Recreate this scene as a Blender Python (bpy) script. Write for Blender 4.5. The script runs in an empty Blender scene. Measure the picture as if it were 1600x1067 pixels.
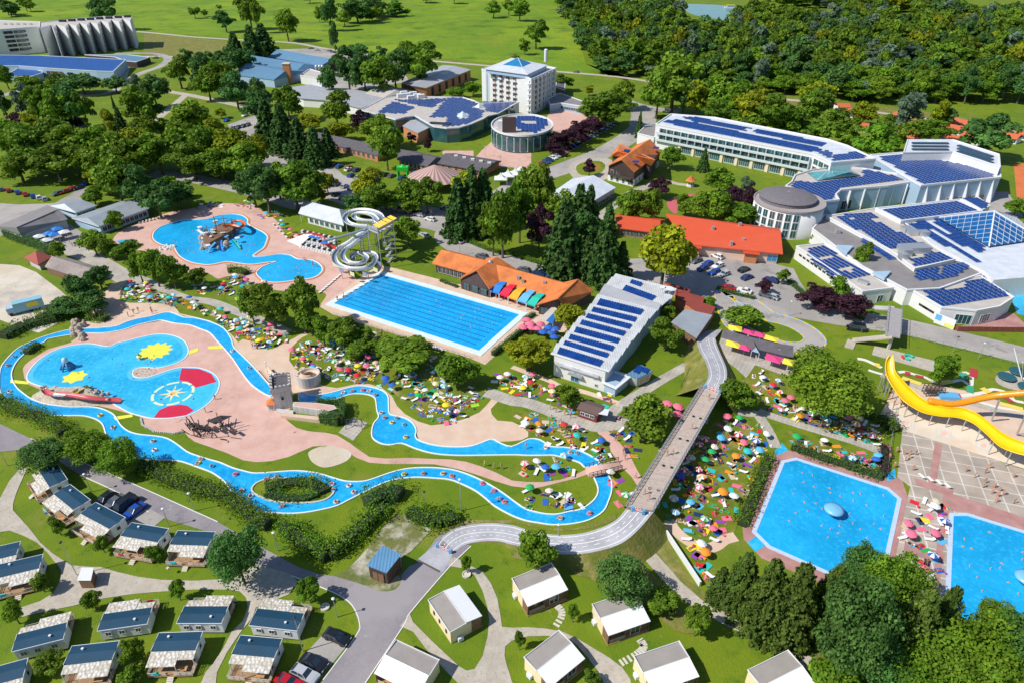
import bpy, math, random
import numpy as np
from mathutils import Vector, Matrix
R = random.Random(7)
PI = math.pi
sc = bpy.context.scene
COL = sc.collection

# ---------------------------------------------------------------- camera
F, TH, CH = 1067.0, math.radians(32.0), 96.0      # survey camera: focal length in photo pixels, tilt, height
cd = bpy.data.cameras.new('camera'); cam = bpy.data.objects.new('camera', cd); COL.objects.link(cam)
cd.sensor_width = 36; cd.lens = 24.0; cd.clip_end = 6000; cd.clip_start = 1
cam.location = (0, 0, CH); cam.rotation_euler = (PI/2-TH, 0, 0); sc.camera = cam
# ---------------------------------------------------------------- light
SUN_EL, SUN_AZ = math.radians(47), math.radians(200)     # azimuth measured from +X; shadows fall right and away
sl = bpy.data.lights.new('sun', 'SUN'); sl.energy = 4.5; sl.angle = math.radians(0.5); sl.color = (1.0, 0.95, 0.87)
so = bpy.data.objects.new('sun', sl); COL.objects.link(so)
sdir = Vector((math.cos(SUN_EL)*math.cos(SUN_AZ), math.cos(SUN_EL)*math.sin(SUN_AZ), math.sin(SUN_EL)))
so.rotation_euler = sdir.to_track_quat('Z', 'Y').to_euler(); so.location = (-200, -80, 250)
w = bpy.data.worlds.new('World'); sc.world = w; w.use_nodes = True
nt = w.node_tree; sky = nt.nodes.new('ShaderNodeTexSky'); sky.sky_type = 'NISHITA'; sky.sun_disc = False
sky.sun_elevation = SUN_EL; sky.sun_rotation = math.radians(90)-SUN_AZ; sky.ozone_density = 4.0; sky.dust_density = .4
nt.links.new(sky.outputs[0], nt.nodes['Background'].inputs[0]); nt.nodes['Background'].inputs[1].default_value = 0.10
sc.view_settings.view_transform = 'Standard'; sc.view_settings.look = 'None'
sc.view_settings.exposure = 0.12; sc.view_settings.gamma = 1.0
try: sc.view_settings.use_curve_mapping = False
except Exception: pass
sc.cycles.max_bounces = 5; sc.cycles.diffuse_bounces = 2; sc.cycles.transparent_max_bounces = 6

# ---------------------------------------------------------------- helpers
def W(px, py, z=0.0):
    """survey: point of the place at height z seen at photo pixel (px,py) of the 1600x1067 photograph"""
    x = (px-800)/F; y = (533.5-py)/F
    dy, dz = math.cos(TH)+y*math.sin(TH), -math.sin(TH)+y*math.cos(TH)
    t = (CH-z)/-dz
    return Vector((x*t, dy*t, z))
def px_per_m(px, py):
    p = W(px, py); d = p.y*math.cos(TH)+CH*math.sin(TH); return F/d
K = 3.9525; ROW = [0, 265, 530, 797]
def Z(c, r, s): return [(400*c+float(a.split(',')[0])/K, ROW[r]+float(a.split(',')[1])/K) for a in s.split()]
def Q(x0, y0, k, s): return [(x0+float(a.split(',')[0])/k, y0+float(a.split(',')[1])/k) for a in s.split()]
def X(s): return [tuple(float(v) for v in a.split(',')) for a in s.split()]
def smooth(P, n=4, closed=True):
    out = []; m = len(P)
    for i in range(m if closed else m-1):
        a, b, c, d = (P[(i-1) % m], P[i], P[(i+1) % m], P[(i+2) % m]) if closed else (P[max(i-1, 0)], P[i], P[i+1], P[min(i+2, m-1)])
        for k in range(n):
            t = k/n
            out.append(0.5*((2*b)+(c-a)*t+(2*a-5*b+4*c-d)*t*t+(3*b-a-3*c+d)*t**3))
    if not closed: out.append(P[-1])
    return out
def area(P): return 0.5*sum(P[i].x*P[(i+1) % len(P)].y-P[(i+1) % len(P)].x*P[i].y for i in range(len(P)))
def ccw(P): return P if area(P) > 0 else P[::-1]
def inside(x, y, P):
    c = False; n = len(P); j = n-1
    for i in range(n):
        a, b = P[i], P[j]
        if (a.y > y) != (b.y > y) and x < (b.x-a.x)*(y-a.y)/(b.y-a.y)+a.x: c = not c
        j = i
    return c
def offset(P, w):
    """offset a ccw polygon outward by w"""
    n = len(P); out = []
    for i in range(n):
        a, b, c = P[i-1], P[i], P[(i+1) % n]
        d1 = (b-a).xy; d2 = (c-b).xy
        d1 = d1.normalized() if d1.length > 1e-6 else d2.normalized(); d2 = d2.normalized() if d2.length > 1e-6 else d1
        n1 = Vector((d1.y, -d1.x)); n2 = Vector((d2.y, -d2.x)); m = n1+n2
        m = m.normalized() if m.length > 1e-6 else n1
        s = w/max(0.5, m.dot(n1)); out.append(Vector((b.x+m.x*s, b.y+m.y*s, b.z)))
    return out
class MB:
    def __init__(s): s.v = []; s.f = []; s.m = []
    def add(s, vs, fs, mi=0):
        o = len(s.v); s.v += [tuple(v) for v in vs]
        for k, f in enumerate(fs): s.f.append(tuple(o+i for i in f)); s.m.append(mi if isinstance(mi, int) else mi[k])
        return s
    def poly(s, P, z=None, mi=0):
        P = ccw(P); return s.add([(p.x, p.y, p.z if z is None else z) for p in P], [tuple(range(len(P)))], mi)
    def prism(s, P, z0, z1, ms=0, mt=None, bottom=False):
        P = ccw(P); n = len(P)
        vs = [(p.x, p.y, z0) for p in P]+[(p.x, p.y, z1) for p in P]
        fs = [(i, (i+1) % n, n+(i+1) % n, n+i) for i in range(n)]+[tuple(range(n, 2*n))]
        mi = [ms]*n+[ms if mt is None else mt]
        if bottom: fs.append(tuple(range(n-1, -1, -1))); mi.append(ms)
        return s.add(vs, fs, mi)
    def ring(s, P, w0, w1, z0, z1, mi=0):
        """ring between outward offsets w0<w1 of polygon P"""
        P = ccw(P); A = offset(P, w0) if w0 else P; B = offset(P, w1) if w1 else P; n = len(P)
        vs = [(p.x, p.y, z) for L, z in ((A, z0), (A, z1), (B, z1), (B, z0)) for p in L]
        fs = []
        for i in range(n):
            j = (i+1) % n
            fs += [(i, n+i, n+j, j)[::-1], (n+i, n+j, 2*n+j, 2*n+i)[::-1], (2*n+i, 3*n+i, 3*n+j, 2*n+j)[::-1]]
        return s.add(vs, fs, mi)
    def box(s, c, d, rz=0, mi=0, mt=None):
        x, y, z = c; a, b, h = d[0]/2, d[1]/2, d[2]/2; cs, sn = math.cos(rz), math.sin(rz)
        vs = [(x+cs*i*a-sn*j*b, y+sn*i*a+cs*j*b, z+k*h) for k in (-1, 1) for i, j in ((-1, -1), (1, -1), (1, 1), (-1, 1))]
        mt = mi if mt is None else mt
        return s.add(vs, [(0, 1, 5, 4), (1, 2, 6, 5), (2, 3, 7, 6), (3, 0, 4, 7), (4, 5, 6, 7), (3, 2, 1, 0)], [mi]*4+[mt, mi])
    def beam(s, a, b, w, h=None, mi=0):
        a = Vector(a); b = Vector(b); h = h or w; d = (b-a)
        if d.length < 1e-5: return s
        d.normalize(); u = d.cross(Vector((0, 0, 1)))
        u = u.normalized() if u.length > 1e-3 else Vector((1, 0, 0)); v = u.cross(d).normalized()
        vs = [p+u*i*w/2+v*j*h/2 for p in (a, b) for i, j in ((-1, -1), (1, -1), (1, 1), (-1, 1))]
        return s.add(vs, [(0, 1, 2, 3)[::-1], (4, 5, 6, 7), (0, 1, 5, 4), (1, 2, 6, 5), (2, 3, 7, 6), (3, 0, 4, 7)], mi)
    def tube(s, path, r, n=6, mi=0, caps=True):
        P = [Vector(p) for p in path]; m = len(P); rr = r if isinstance(r, (list, tuple)) else [r]*m; vs = []
        for i, p in enumerate(P):
            d = (P[min(i+1, m-1)]-P[max(i-1, 0)]).normalized(); u = d.cross(Vector((0, 0, 1)))
            u = u.normalized() if u.length > 1e-2 else Vector((1, 0, 0)); v = u.cross(d).normalized()
            vs += [p+(u*math.cos(2*PI*k/n)+v*math.sin(2*PI*k/n))*rr[i] for k in range(n)]
        fs = [(i*n+k, i*n+(k+1) % n, (i+1)*n+(k+1) % n, (i+1)*n+k) for i in range(m-1) for k in range(n)]
        if caps: fs += [tuple(range(n))[::-1], tuple((m-1)*n+k for k in range(n))]
        return s.add(vs, fs, mi)
    def lathe(s, prof, c=(0, 0, 0), n=16, mi=0, squash=1.0):
        vs = [(c[0]+r*math.cos(2*PI*k/n), c[1]+r*squash*math.sin(2*PI*k/n), c[2]+z) for r, z in prof for k in range(n)]
        fs = [(i*n+k, i*n+(k+1) % n, (i+1)*n+(k+1) % n, (i+1)*n+k) for i in range(len(prof)-1) for k in range(n)]
        fs.append(tuple((len(prof)-1)*n+k for k in range(n)))
        return s.add(vs, fs, mi)
    def shell(s, V, faces, th=0.3, mi=0, me=None):
        """thick sheet: given top vertices/faces, extruded down by th"""
        n = len(V); vs = [tuple(v) for v in V]+[(v[0], v[1], v[2]-th) for v in V]; fs = []; mm = []
        cnt = {}
        for f in faces:
            a = Vector(V[f[0]]); nn = Vector((0, 0, 0))
            for i in range(1, len(f)-1): nn += (Vector(V[f[i]])-a).cross(Vector(V[f[i+1]])-a)
            if nn.z < 0: f = tuple(f)[::-1]
            fs.append(tuple(f)); mm.append(mi); fs.append(tuple(n+i for i in f)[::-1]); mm.append(mi if me is None else me)
            for i in range(len(f)): cnt[(f[i], f[(i+1) % len(f)])] = 1
        for (a, b) in cnt:
            if (b, a) not in cnt: fs.append((a, n+a, n+b, b)); mm.append(mi if me is None else me)
        return s.add(vs, fs, mm)
    def mesh(s, name, mats, sm=False):
        me = bpy.data.meshes.new(name); me.from_pydata(s.v, [], s.f)
        for m in (mats if isinstance(mats, (list, tuple)) else [mats]): me.materials.append(m)
        if any(s.m): me.polygons.foreach_set('material_index', s.m)
        if sm: me.polygons.foreach_set('use_smooth', [True]*len(me.polygons))
        me.update(); return me
    def obj(s, name, mats, parent=None, sm=False, link=True, **kw):
        if parent is not None:
            o0 = parent.get('_o') or (0, 0, 0)
            if any(abs(a) > 1e-9 for a in o0): s.v = [(a-o0[0], b-o0[1], c-o0[2]) for a, b, c in s.v]
        o = bpy.data.objects.new(name, s.mesh(name, mats, sm))
        if link and (parent is None or parent.users_collection): COL.objects.link(o)
        if parent is not None:
            o.parent = parent
            if parent.get('_o'): o['_o'] = parent['_o']
            if parent.get('_g'): o['_o'] = parent['_g']
        for k, v in kw.items(): o[k] = v
        return o
ALL = []      # (object, base label, category, group) -> labels are completed at the end
def tag(o, label, cat, group=None, auto=False):
    if group: o['group'] = group
    o['category'] = cat; o['label'] = label
    if auto: ALL.append(o)
    return o
def thing(name, label, cat, loc, group=None, link=True, auto=False):
    o = bpy.data.objects.new(name, None); o.empty_display_size = 0.5
    if link: COL.objects.link(o)
    o.location = loc; o['_o'] = tuple(loc)
    return tag(o, label, cat, group, auto)
def struct(mb, name, mats, **kw): return mb.obj(name, mats, None, kind='structure', **kw)
def clone(o, loc=None, rz=0, scale=None, parent=None, mat=None):
    c = o.copy(); COL.objects.link(c); c.parent = parent
    if mat and o.type == 'MESH':
        for slot, mm in mat.items():
            if slot < len(c.material_slots): c.material_slots[slot].link = 'OBJECT'; c.material_slots[slot].material = mm
    if loc is not None:
        c.location = loc; c.rotation_euler = (0, 0, rz)
        if scale is not None: c.scale = scale if isinstance(scale, (tuple, list)) else (scale,)*3
    for ch in KIDS.get(o.name, ()): clone(ch, parent=c, mat=mat)
    return c
KIDS = {}
def protokids(o, kids): KIDS[o.name] = kids

# ---------------------------------------------------------------- materials
MATS = {}
def mat(name, col, rough=0.85, var=0.0, scale=1.0, col2=None, bump=0.0, metal=0.0, spec=0.5, rnd=0.0, coord='P', emis=0, detail=6, stretch=None, trans=0.0):
    if name in MATS: return MATS[name]
    m = bpy.data.materials.new(name); m.use_nodes = True; t = m.node_tree; b = t.nodes['Principled BSDF']
    b.inputs['Roughness'].default_value = rough; b.inputs['Metallic'].default_value = metal
    b.inputs['Specular IOR Level'].default_value = spec
    b.inputs['Base Color'].default_value = (*col, 1); m.diffuse_color = (*col, 1)
    cur = None
    if var or col2 or bump:
        g = t.nodes.new('ShaderNodeNewGeometry'); tc = t.nodes.new('ShaderNodeTexCoord')
        src = g.outputs['Position'] if coord == 'P' else tc.outputs['Object']
        if stretch:
            mp = t.nodes.new('ShaderNodeMapping'); mp.inputs['Scale'].default_value = stretch; t.links.new(src, mp.inputs[0]); src = mp.outputs[0]
        n = t.nodes.new('ShaderNodeTexNoise'); n.inputs['Scale'].default_value = scale; n.inputs['Detail'].default_value = detail
        n.inputs['Roughness'].default_value = 0.65
        t.links.new(src, n.inputs['Vector'])
        cr = t.nodes.new('ShaderNodeValToRGB'); e = cr.color_ramp.elements
        c2 = col2 or tuple(min(1, c*(1+var)) for c in col); c1 = col if col2 else tuple(c*(1-var) for c in col)
        e[0].position = 0.34; e[1].position = 0.66; e[0].color = (*c1, 1); e[1].color = (*c2, 1)
        t.links.new(n.outputs['Fac'], cr.inputs[0]); cur = cr.outputs[0]
        if bump:
            bp = t.nodes.new('ShaderNodeBump'); bp.inputs['Strength'].default_value = bump; bp.inputs['Distance'].default_value = 0.10
            t.links.new(n.outputs['Fac'], bp.inputs['Height']); t.links.new(bp.outputs[0], b.inputs['Normal'])
    if rnd:
        oi = t.nodes.new('ShaderNodeObjectInfo'); hs = t.nodes.new('ShaderNodeHueSaturation')
        mr = t.nodes.new('ShaderNodeMapRange'); mr.inputs['To Min'].default_value = 1-rnd; mr.inputs['To Max'].default_value = 1+rnd
        t.links.new(oi.outputs['Random'], mr.inputs[0]); t.links.new(mr.outputs[0], hs.inputs['Value'])
        mh = t.nodes.new('ShaderNodeMapRange'); mh.inputs['To Min'].default_value = 0.5-rnd*0.06; mh.inputs['To Max'].default_value = 0.5+rnd*0.06
        mu = t.nodes.new('ShaderNodeMath'); mu.operation = 'FRACT'; mm = t.nodes.new('ShaderNodeMath'); mm.operation = 'MULTIPLY'; mm.inputs[1].default_value = 7.31
        t.links.new(oi.outputs['Random'], mm.inputs[0]); t.links.new(mm.outputs[0], mu.inputs[0]); t.links.new(mu.outputs[0], mh.inputs[0]); t.links.new(mh.outputs[0], hs.inputs['Hue'])
        if cur: t.links.new(cur, hs.inputs['Color'])
        else: hs.inputs['Color'].default_value = (*col, 1)
        cur = hs.outputs[0]
    if cur: t.links.new(cur, b.inputs['Base Color'])
    if trans:
        tr = t.nodes.new('ShaderNodeBsdfTranslucent'); mx = t.nodes.new('ShaderNodeMixShader'); mx.inputs[0].default_value = trans
        if cur: t.links.new(cur, tr.inputs[0])
        else: tr.inputs[0].default_value = (*col, 1)
        t.links.new(b.outputs[0], mx.inputs[1]); t.links.new(tr.outputs[0], mx.inputs[2]); t.links.new(mx.outputs[0], t.nodes['Material Output'].inputs[0])
    MATS[name] = m; return m
def multimix(name, layers, rough=0.9, bump=0.0, bscale=2.0, spec=0.3):
    """layers: [(colour, noise scale, low, high)], first is the base, the others are mixed in by noise; world position"""
    m = bpy.data.materials.new(name); m.use_nodes = True; t = m.node_tree; b = t.nodes['Principled BSDF']
    b.inputs['Roughness'].default_value = rough; b.inputs['Specular IOR Level'].default_value = spec
    g = t.nodes.new('ShaderNodeNewGeometry'); cur = None
    for i, L in enumerate(layers):
        if i == 0:
            rgb = t.nodes.new('ShaderNodeRGB'); rgb.outputs[0].default_value = (*L[0], 1); cur = rgb.outputs[0]; continue
        n = t.nodes.new('ShaderNodeTexNoise'); n.noise_dimensions = '4D'; n.inputs['W'].default_value = i*3.7; n.inputs['Scale'].default_value = L[1]; n.inputs['Detail'].default_value = 7; n.inputs['Roughness'].default_value = 0.62
        t.links.new(g.outputs['Position'], n.inputs['Vector'])
        mr = t.nodes.new('ShaderNodeMapRange'); mr.inputs['From Min'].default_value = L[2]; mr.inputs['From Max'].default_value = L[3]
        t.links.new(n.outputs['Fac'], mr.inputs[0])
        mx = t.nodes.new('ShaderNodeMix'); mx.data_type = 'RGBA'; mx.inputs[7].default_value = (*L[0], 1)
        t.links.new(mr.outputs[0], mx.inputs[0]); t.links.new(cur, mx.inputs[6]); cur = mx.outputs[2]
    t.links.new(cur, b.inputs['Base Color'])
    if bump:
        n = t.nodes.new('ShaderNodeTexNoise'); n.inputs['Scale'].default_value = bscale; n.inputs['Detail'].default_value = 8
        t.links.new(g.outputs['Position'], n.inputs['Vector'])
        bp = t.nodes.new('ShaderNodeBump'); bp.inputs['Strength'].default_value = bump; bp.inputs['Distance'].default_value = 0.3
        t.links.new(n.outputs['Fac'], bp.inputs['Height']); t.links.new(bp.outputs[0], b.inputs['Normal'])
    MATS[name] = m; return m
def brickmat(name, c1, c2, mortar, sw, sh, ms=0.02, rot=0.0, rough=0.85, mix=None):
    """paving joints as a grid in world coordinates"""
    m = bpy.data.materials.new(name); m.use_nodes = True; t = m.node_tree; b = t.nodes['Principled BSDF']; b.inputs['Roughness'].default_value = rough
    b.inputs['Specular IOR Level'].default_value = 0.3
    g = t.nodes.new('ShaderNodeNewGeometry'); mp = t.nodes.new('ShaderNodeMapping'); mp.inputs['Rotation'].default_value = (0, 0, rot)
    t.links.new(g.outputs['Position'], mp.inputs[0])
    br = t.nodes.new('ShaderNodeTexBrick'); br.offset = 0.5 if mix else 0.0; br.inputs['Scale'].default_value = 1
    br.inputs['Brick Width'].default_value = sw; br.inputs['Row Height'].default_value = sh; br.inputs['Mortar Size'].default_value = ms
    br.inputs['Color1'].default_value = (*c1, 1); br.inputs['Color2'].default_value = (*c2, 1); br.inputs['Mortar'].default_value = (*mortar, 1)
    t.links.new(mp.outputs[0], br.inputs['Vector'])
    n = t.nodes.new('ShaderNodeTexNoise'); n.inputs['Scale'].default_value = 0.25; n.inputs['Detail'].default_value = 8; t.links.new(g.outputs['Position'], n.inputs['Vector'])
    mr = t.nodes.new('ShaderNodeMapRange'); mr.inputs['From Min'].default_value = 0.3; mr.inputs['From Max'].default_value = 0.7; mr.inputs['To Min'].default_value = 0.78; mr.inputs['To Max'].default_value = 1.12
    t.links.new(n.outputs['Fac'], mr.inputs[0])
    mx = t.nodes.new('ShaderNodeVectorMath'); mx.operation = 'SCALE'; t.links.new(br.outputs['Color'], mx.inputs[0]); t.links.new(mr.outputs[0], mx.inputs['Scale'])
    t.links.new(mx.outputs[0], b.inputs['Base Color']); MATS[name] = m; return m
def water(name, c, c2, sc_=0.6, rough=0.08):
    return multimix(name, [(c,), (c2, sc_, .34, .66), (tuple(v*.80 for v in c), .06, .46, .66), (tuple(min(1, v*1.1+.02) for v in c2), 1.4, .50, .76)], rough=rough, bump=.14, bscale=1.6, spec=.5)  # the finest pale layer paints caustic light into the water colour

GRASS = multimix('lawn_grass', [((.115, .190, .006),), ((.185, .235, .008), .05, .42, .58), ((.27, .23, .05), .09, .56, .72), ((.055, .125, .006), .35, .52, .70), ((.13, .21, .010), 2.5, .45, .6), ((.36, .30, .14), .22, .66, .78)], bump=.35, bscale=3)
MEADOW = multimix('meadow_grass', [((.145, .26, .006),), ((.24, .34, .010), .012, .42, .6), ((.075, .16, .008), .045, .50, .66), ((.21, .24, .02), .025, .56, .72), ((.12, .2, .01), .4, .45, .7)], bump=.6, bscale=.5)
WORN = multimix('worn_lawn', [((.115, .180, .008),), ((.20, .21, .02), .07, .40, .6), ((.34, .27, .10), .16, .54, .68), ((.06, .12, .008), .4, .5, .7), ((.42, .34, .18), .5, .62, .72)], bump=.35, bscale=3)
DRYG = multimix('dry_grass', [((.20, .19, .04),), ((.32, .27, .10), .35, .48, .65), ((.11, .16, .02), .5, .45, .7)], bump=.5)
ASPHALT = multimix('purple_grey_asphalt', [((.25, .225, .245),), ((.33, .30, .315), .06, .42, .58), ((.18, .17, .19), .22, .56, .68), ((.36, .34, .34), 4, .5, .8), ((.42, .39, .36), .5, .64, .72)], rough=.9)
ROAD = multimix('light_grey_asphalt', [((.33, .31, .29),), ((.42, .39, .36), .06, .42, .58), ((.24, .23, .22), .2, .56, .68), ((.46, .43, .4), 1.5, .58, .7)], rough=.9)
GRAVEL = multimix('pale_gravel', [((.45, .40, .33),), ((.54, .49, .41), .4, .4, .65), ((.33, .30, .24), 1.5, .5, .75), ((.26, .26, .12), .2, .62, .8)], rough=.95, bump=.3, bscale=6)
DIRT = multimix('bare_sandy_ground', [((.58, .50, .38),), ((.66, .60, .50), .1, .4, .6), ((.42, .38, .34), .07, .5, .66), ((.28, .27, .12), .3, .62, .8)], rough=.95, bump=.3)
PINK = multimix('pink_paving', [((.60, .36, .29),), ((.68, .44, .37), .35, .4, .65), ((.47, .28, .23), .10, .55, .7), ((.62, .45, .40), 3, .5, .7), ((.36, .19, .15), .3, .655, .70)], rough=.85)
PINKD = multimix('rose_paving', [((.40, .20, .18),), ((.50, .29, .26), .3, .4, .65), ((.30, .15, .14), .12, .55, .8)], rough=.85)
BEIGE = multimix('beige_paving', [((.64, .46, .34),), ((.70, .54, .42), .3, .4, .65), ((.50, .36, .27), .1, .55, .72)], rough=.85)
SLABS = brickmat('grey_paving_slabs', (.46, .42, .36), (.40, .37, .32), (.56, .52, .46), 1.0, 1.0, .05, .5)
PLAZA = brickmat('beige_plaza_slabs', (.46, .39, .32), (.40, .345, .29), (.64, .59, .53), 3.3, 3.3, .13, .30)
ORN = multimix('cream_plaza_paving', [((.66, .56, .44),), ((.74, .65, .54), .12, .35, .55), ((.68, .49, .31), .045, .56, .62)], rough=.8)
PLATE = brickmat('traffic_park_setts', (.42, .42, .46), (.36, .37, .41), (.52, .52, .54), .35, .35, .03, .3, mix=1)
RIM = mat('white_pool_coping', (.78, .84, .86), .6, var=.08, scale=2)
WHITE = mat('white_paint', (.74, .75, .76), .5, var=.03, scale=.5)
PAINTW = mat('road_paint', (.80, .80, .78), .7)
KERB = mat('pale_kerb', (.62, .58, .50), .85, var=.1, scale=2)
W1 = water('pool_water', (.010, .38, .76), (.022, .46, .86), .3)
W2 = water('river_water', (.006, .34, .76), (.03, .46, .88), .5)
W3 = water('kids_pool_water', (.012, .42, .76), (.07, .56, .84), .12)
W4 = water('swimming_pool_water', (.006, .34, .74), (.012, .41, .82), .3)
POND = mat('pond_water', (.09, .24, .22), .15, col2=(.12, .30, .30), scale=.05)
CONC = mat('concrete', (.50, .48, .45), .85, var=.15, scale=.4)
ZL = [0.012]; NOGO = []
LAID = []
def lay(P):
    """height of the next thin layer: 5 mm above whatever it may overlap"""
    a = (min(p.x for p in P), min(p.y for p in P), max(p.x for p in P), max(p.y for p in P)); z = .005
    for b, zb in LAID:
        if a[0] < b[2] and a[2] > b[0] and a[1] < b[3] and a[3] > b[1]: z = max(z, zb+.005)
    LAID.append((a, z)); ZL[0] = z; return z
def sheet(name, P, m, sm=0, z=None, kerb=None, rim=None, **kw):
    """a flat named piece of the setting traced from survey pixels; returns its outline"""
    P = [W(*p) if not isinstance(p, Vector) else p for p in P]
    if sm: P = smooth(P, sm)
    P = ccw(P)
    if z is None: z = lay(P)
    o = struct(MB().poly(P, z), name, m, **kw)
    if name in ('river', 'pink_plaza', 'beige_promenade', 'activity_pool', 'leisure_pool'): NOGO.append(P)
    if kerb: struct(MB().ring(P, 0, kerb, -.05, .10+z), 'kerb', KERB)
    return P
def ribbon(P, w, z=None, closed=False, dz=None):
    n = len(P); L = []; Rr = []
    for i in range(n):
        a = P[i-1] if (i or closed) else P[0]; b = P[(i+1) % n] if (i < n-1 or closed) else P[-1]
        d = (b-a).xy; d = d.normalized(); wi = w[i] if isinstance(w, (list, tuple)) else w
        nn = Vector((-d.y, d.x, 0))*wi/2; L.append(P[i]+nn); Rr.append(P[i]-nn)
    return L, Rr
def path(name, P, wd, m, sm=4, z=None, kerb=False):
    P = [W(*p) for p in P]
    if sm: P = smooth(P, sm, False)
    L, Rr = ribbon(P, wd)
    if z is None: z = lay(L+Rr)
    if name == 'footpath': NOGO.append(L+Rr[::-1])
    n = len(P); mb = MB(); mb.add([(p.x, p.y, z) for p in L+Rr], [(n+i, n+i+1, i+1, i) for i in range(n-1)])
    struct(mb, name, m)
    if kerb:
        for S in (L, Rr):
            k = MB()
            for i in range(n-1): k.beam((S[i].x, S[i].y, .05), (S[i+1].x, S[i+1].y, .05), .15, .14)
            struct(k, 'kerb', KERB)
    return P
# ================================================================ GROUND
sheet('ground', [Vector((-3000, -60, 0)), Vector((3000, -60, 0)), Vector((3000, 4500, 0)), Vector((-3000, 4500, 0))], GRASS, z=0)
sheet('meadow', X('-500,-60 700,-60 940,-60 925,0 905,60 915,100 960,122 1010,128 780,100 600,85 500,68 230,52 -500,20'), MEADOW)
sheet('meadow', X('225,53 370,66 376,90 300,86 225,88'), DRYG)
sheet('far_field', X('1480,-40 1700,-40 1800,20 1600,22 1530,6'), MEADOW)
sheet('far_field', X('1180,20 1310,22 1300,30 1200,28'), DRYG)
sheet('forest_floor', X('960,-30 945,20 925,60 935,102 960,114 1010,120 1150,140 1340,160 1500,172 1600,190 2000,250 2100,-30'), GRASS)
sheet('pond', X('930,-6 1000,2 1060,6 1120,8 1200,16 1215,22 1150,18 1148,24 1140,33 1120,30 1085,24 1060,14 1000,10 940,4'), POND, sm=3)
sheet('grass_strip', X('1010,126 1100,140 1300,158 1350,164 1450,176 1600,198 1900,240 1900,262 1600,216 1450,196 1310,172 1100,150 1010,134'), DRYG)
path('country_road', X('180,47 240,52 300,58 378,63 440,66 470,69 500,75 560,84 610,90 690,97 760,103 880,113 950,119 1010,127 1100,143 1250,158'), 5.0, GRAVEL)
path('country_road', X('1310,168 1400,180 1500,193 1600,207 1700,222'), 4.0, GRAVEL)
path('park_path', X('100,150 180,142 210,92 300,90'), 5, GRAVEL)
path('park_path', X('180,84 240,84 262,92 250,104 225,113 200,124'), 6, ROAD)
path('park_path', X('240,135 262,143 290,148 335,157 385,168 410,175'), 5.5, GRAVEL)
path('park_path', X('290,149 268,168 250,183 236,194 215,208'), 4.5, GRAVEL)
path('park_path', X('-20,158 10,148 30,142'), 6, ROAD)
sheet('parking_lot', X('355,195 400,180 470,205 500,222 520,262 560,285 620,310 700,330 740,352 700,366 640,352 560,330 480,300 420,265 380,232'), ROAD)
sheet('lawn', X('520,258 580,252 660,268 640,282 560,282 536,274'), GRASS)
sheet('service_yard', X('420,78 500,76 530,86 620,95 640,128 500,150 470,120'), ROAD)
path('street', X('235,272 280,276 330,285 380,296 420,306 470,322 500,322'), 9, ROAD)
path('street', X('690,338 705,352 700,372 730,392 780,407 840,418 900,430 960,432 1010,438 1060,444 1120,458 1200,476 1300,494 1400,508 1480,526 1560,545 1700,580'), [9.5]*200, ROAD, kerb=False)
sheet('parking_lot', X('1060,420 1100,392 1140,395 1240,420 1250,440 1270,470 1330,492 1300,500 1180,480 1110,462 1020,440 1000,436 960,425 985,405 1040,402'), ROAD)
path('avenue', X('1010,180 1000,200 975,220 940,240 900,256 868,268 830,280 800,296 770,320'), 12, ROAD)
path('avenue', X('1000,168 1006,180 1003,196'), 14, ROAD)
path('avenue', X('700,176 780,196 800,200'), 4, GRAVEL)
path('avenue', X('935,148 960,152 1000,166 1060,176'), 9, ROAD)
sheet('entrance_plaza', X('740,250 752,236 768,222 830,236 830,270 800,262 770,262'), PINK)
sheet('entrance_plaza', X('690,236 740,236 740,262 700,262'), PINK)
sheet('garden_plaza', X('850,190 862,172 915,176 922,190 905,208 868,208'), PINK)
sheet('turning_circle', X('888,264 905,250 950,248 962,262 950,280 905,284'), GRAVEL, 3)
sheet('round_bed', X('900,262 912,254 936,252 946,260 936,272 908,274'), GRASS, 3)
sheet('flower_bed', X('922,262 928,257 936,257 939,262 934,267 925,267'), mat('orange_flowers', (.5, .12, .02), .9, col2=(.1, .2, .02), scale=3), 3)
sheet('garden_path', X('1042,316 1060,306 1086,304 1070,312 1060,322 1058,334 1048,330'), mat('red_sports_surface', (.55, .12, .14), .9), 3)
path('garden_path', X('1040,282 1060,288 1085,290'), 3, GRAVEL)
path('garden_path', X('930,345 955,325 980,305 1010,292 1020,288'), 4, SLABS)
sheet('tennis_court', X('1584,256 1640,256 1700,345 1590,320'), mat('orange_clay', (.62, .17, .05), .95, var=.1, scale=.2))
sheet('service_yard', X('1340,350 1450,330 1530,300 1575,300 1600,340 1560,350 1500,345'), ROAD)
# left dirt yard and service area
sheet('dirt_yard', X('-60,420 30,415 75,440 110,470 105,490 60,520 0,500 -60,500'), DIRT, 2)
sheet('parking_lot', X('-60,312 0,318 30,320 85,318 130,292 150,300 130,318 90,345 -10,372 -60,380'), ROAD)
path('service_road', X('85,378 105,388 140,402 175,422 205,440 222,450'), 6.5, SLABS)
sheet('terrace', X('45,372 80,350 108,350 140,372 128,385 90,392'), ROAD)
# grey footpath
path('footpath', X('185,425 225,438 255,452 290,466 330,472 372,488 410,502 450,520'), 3.2, SLABS)
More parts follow.
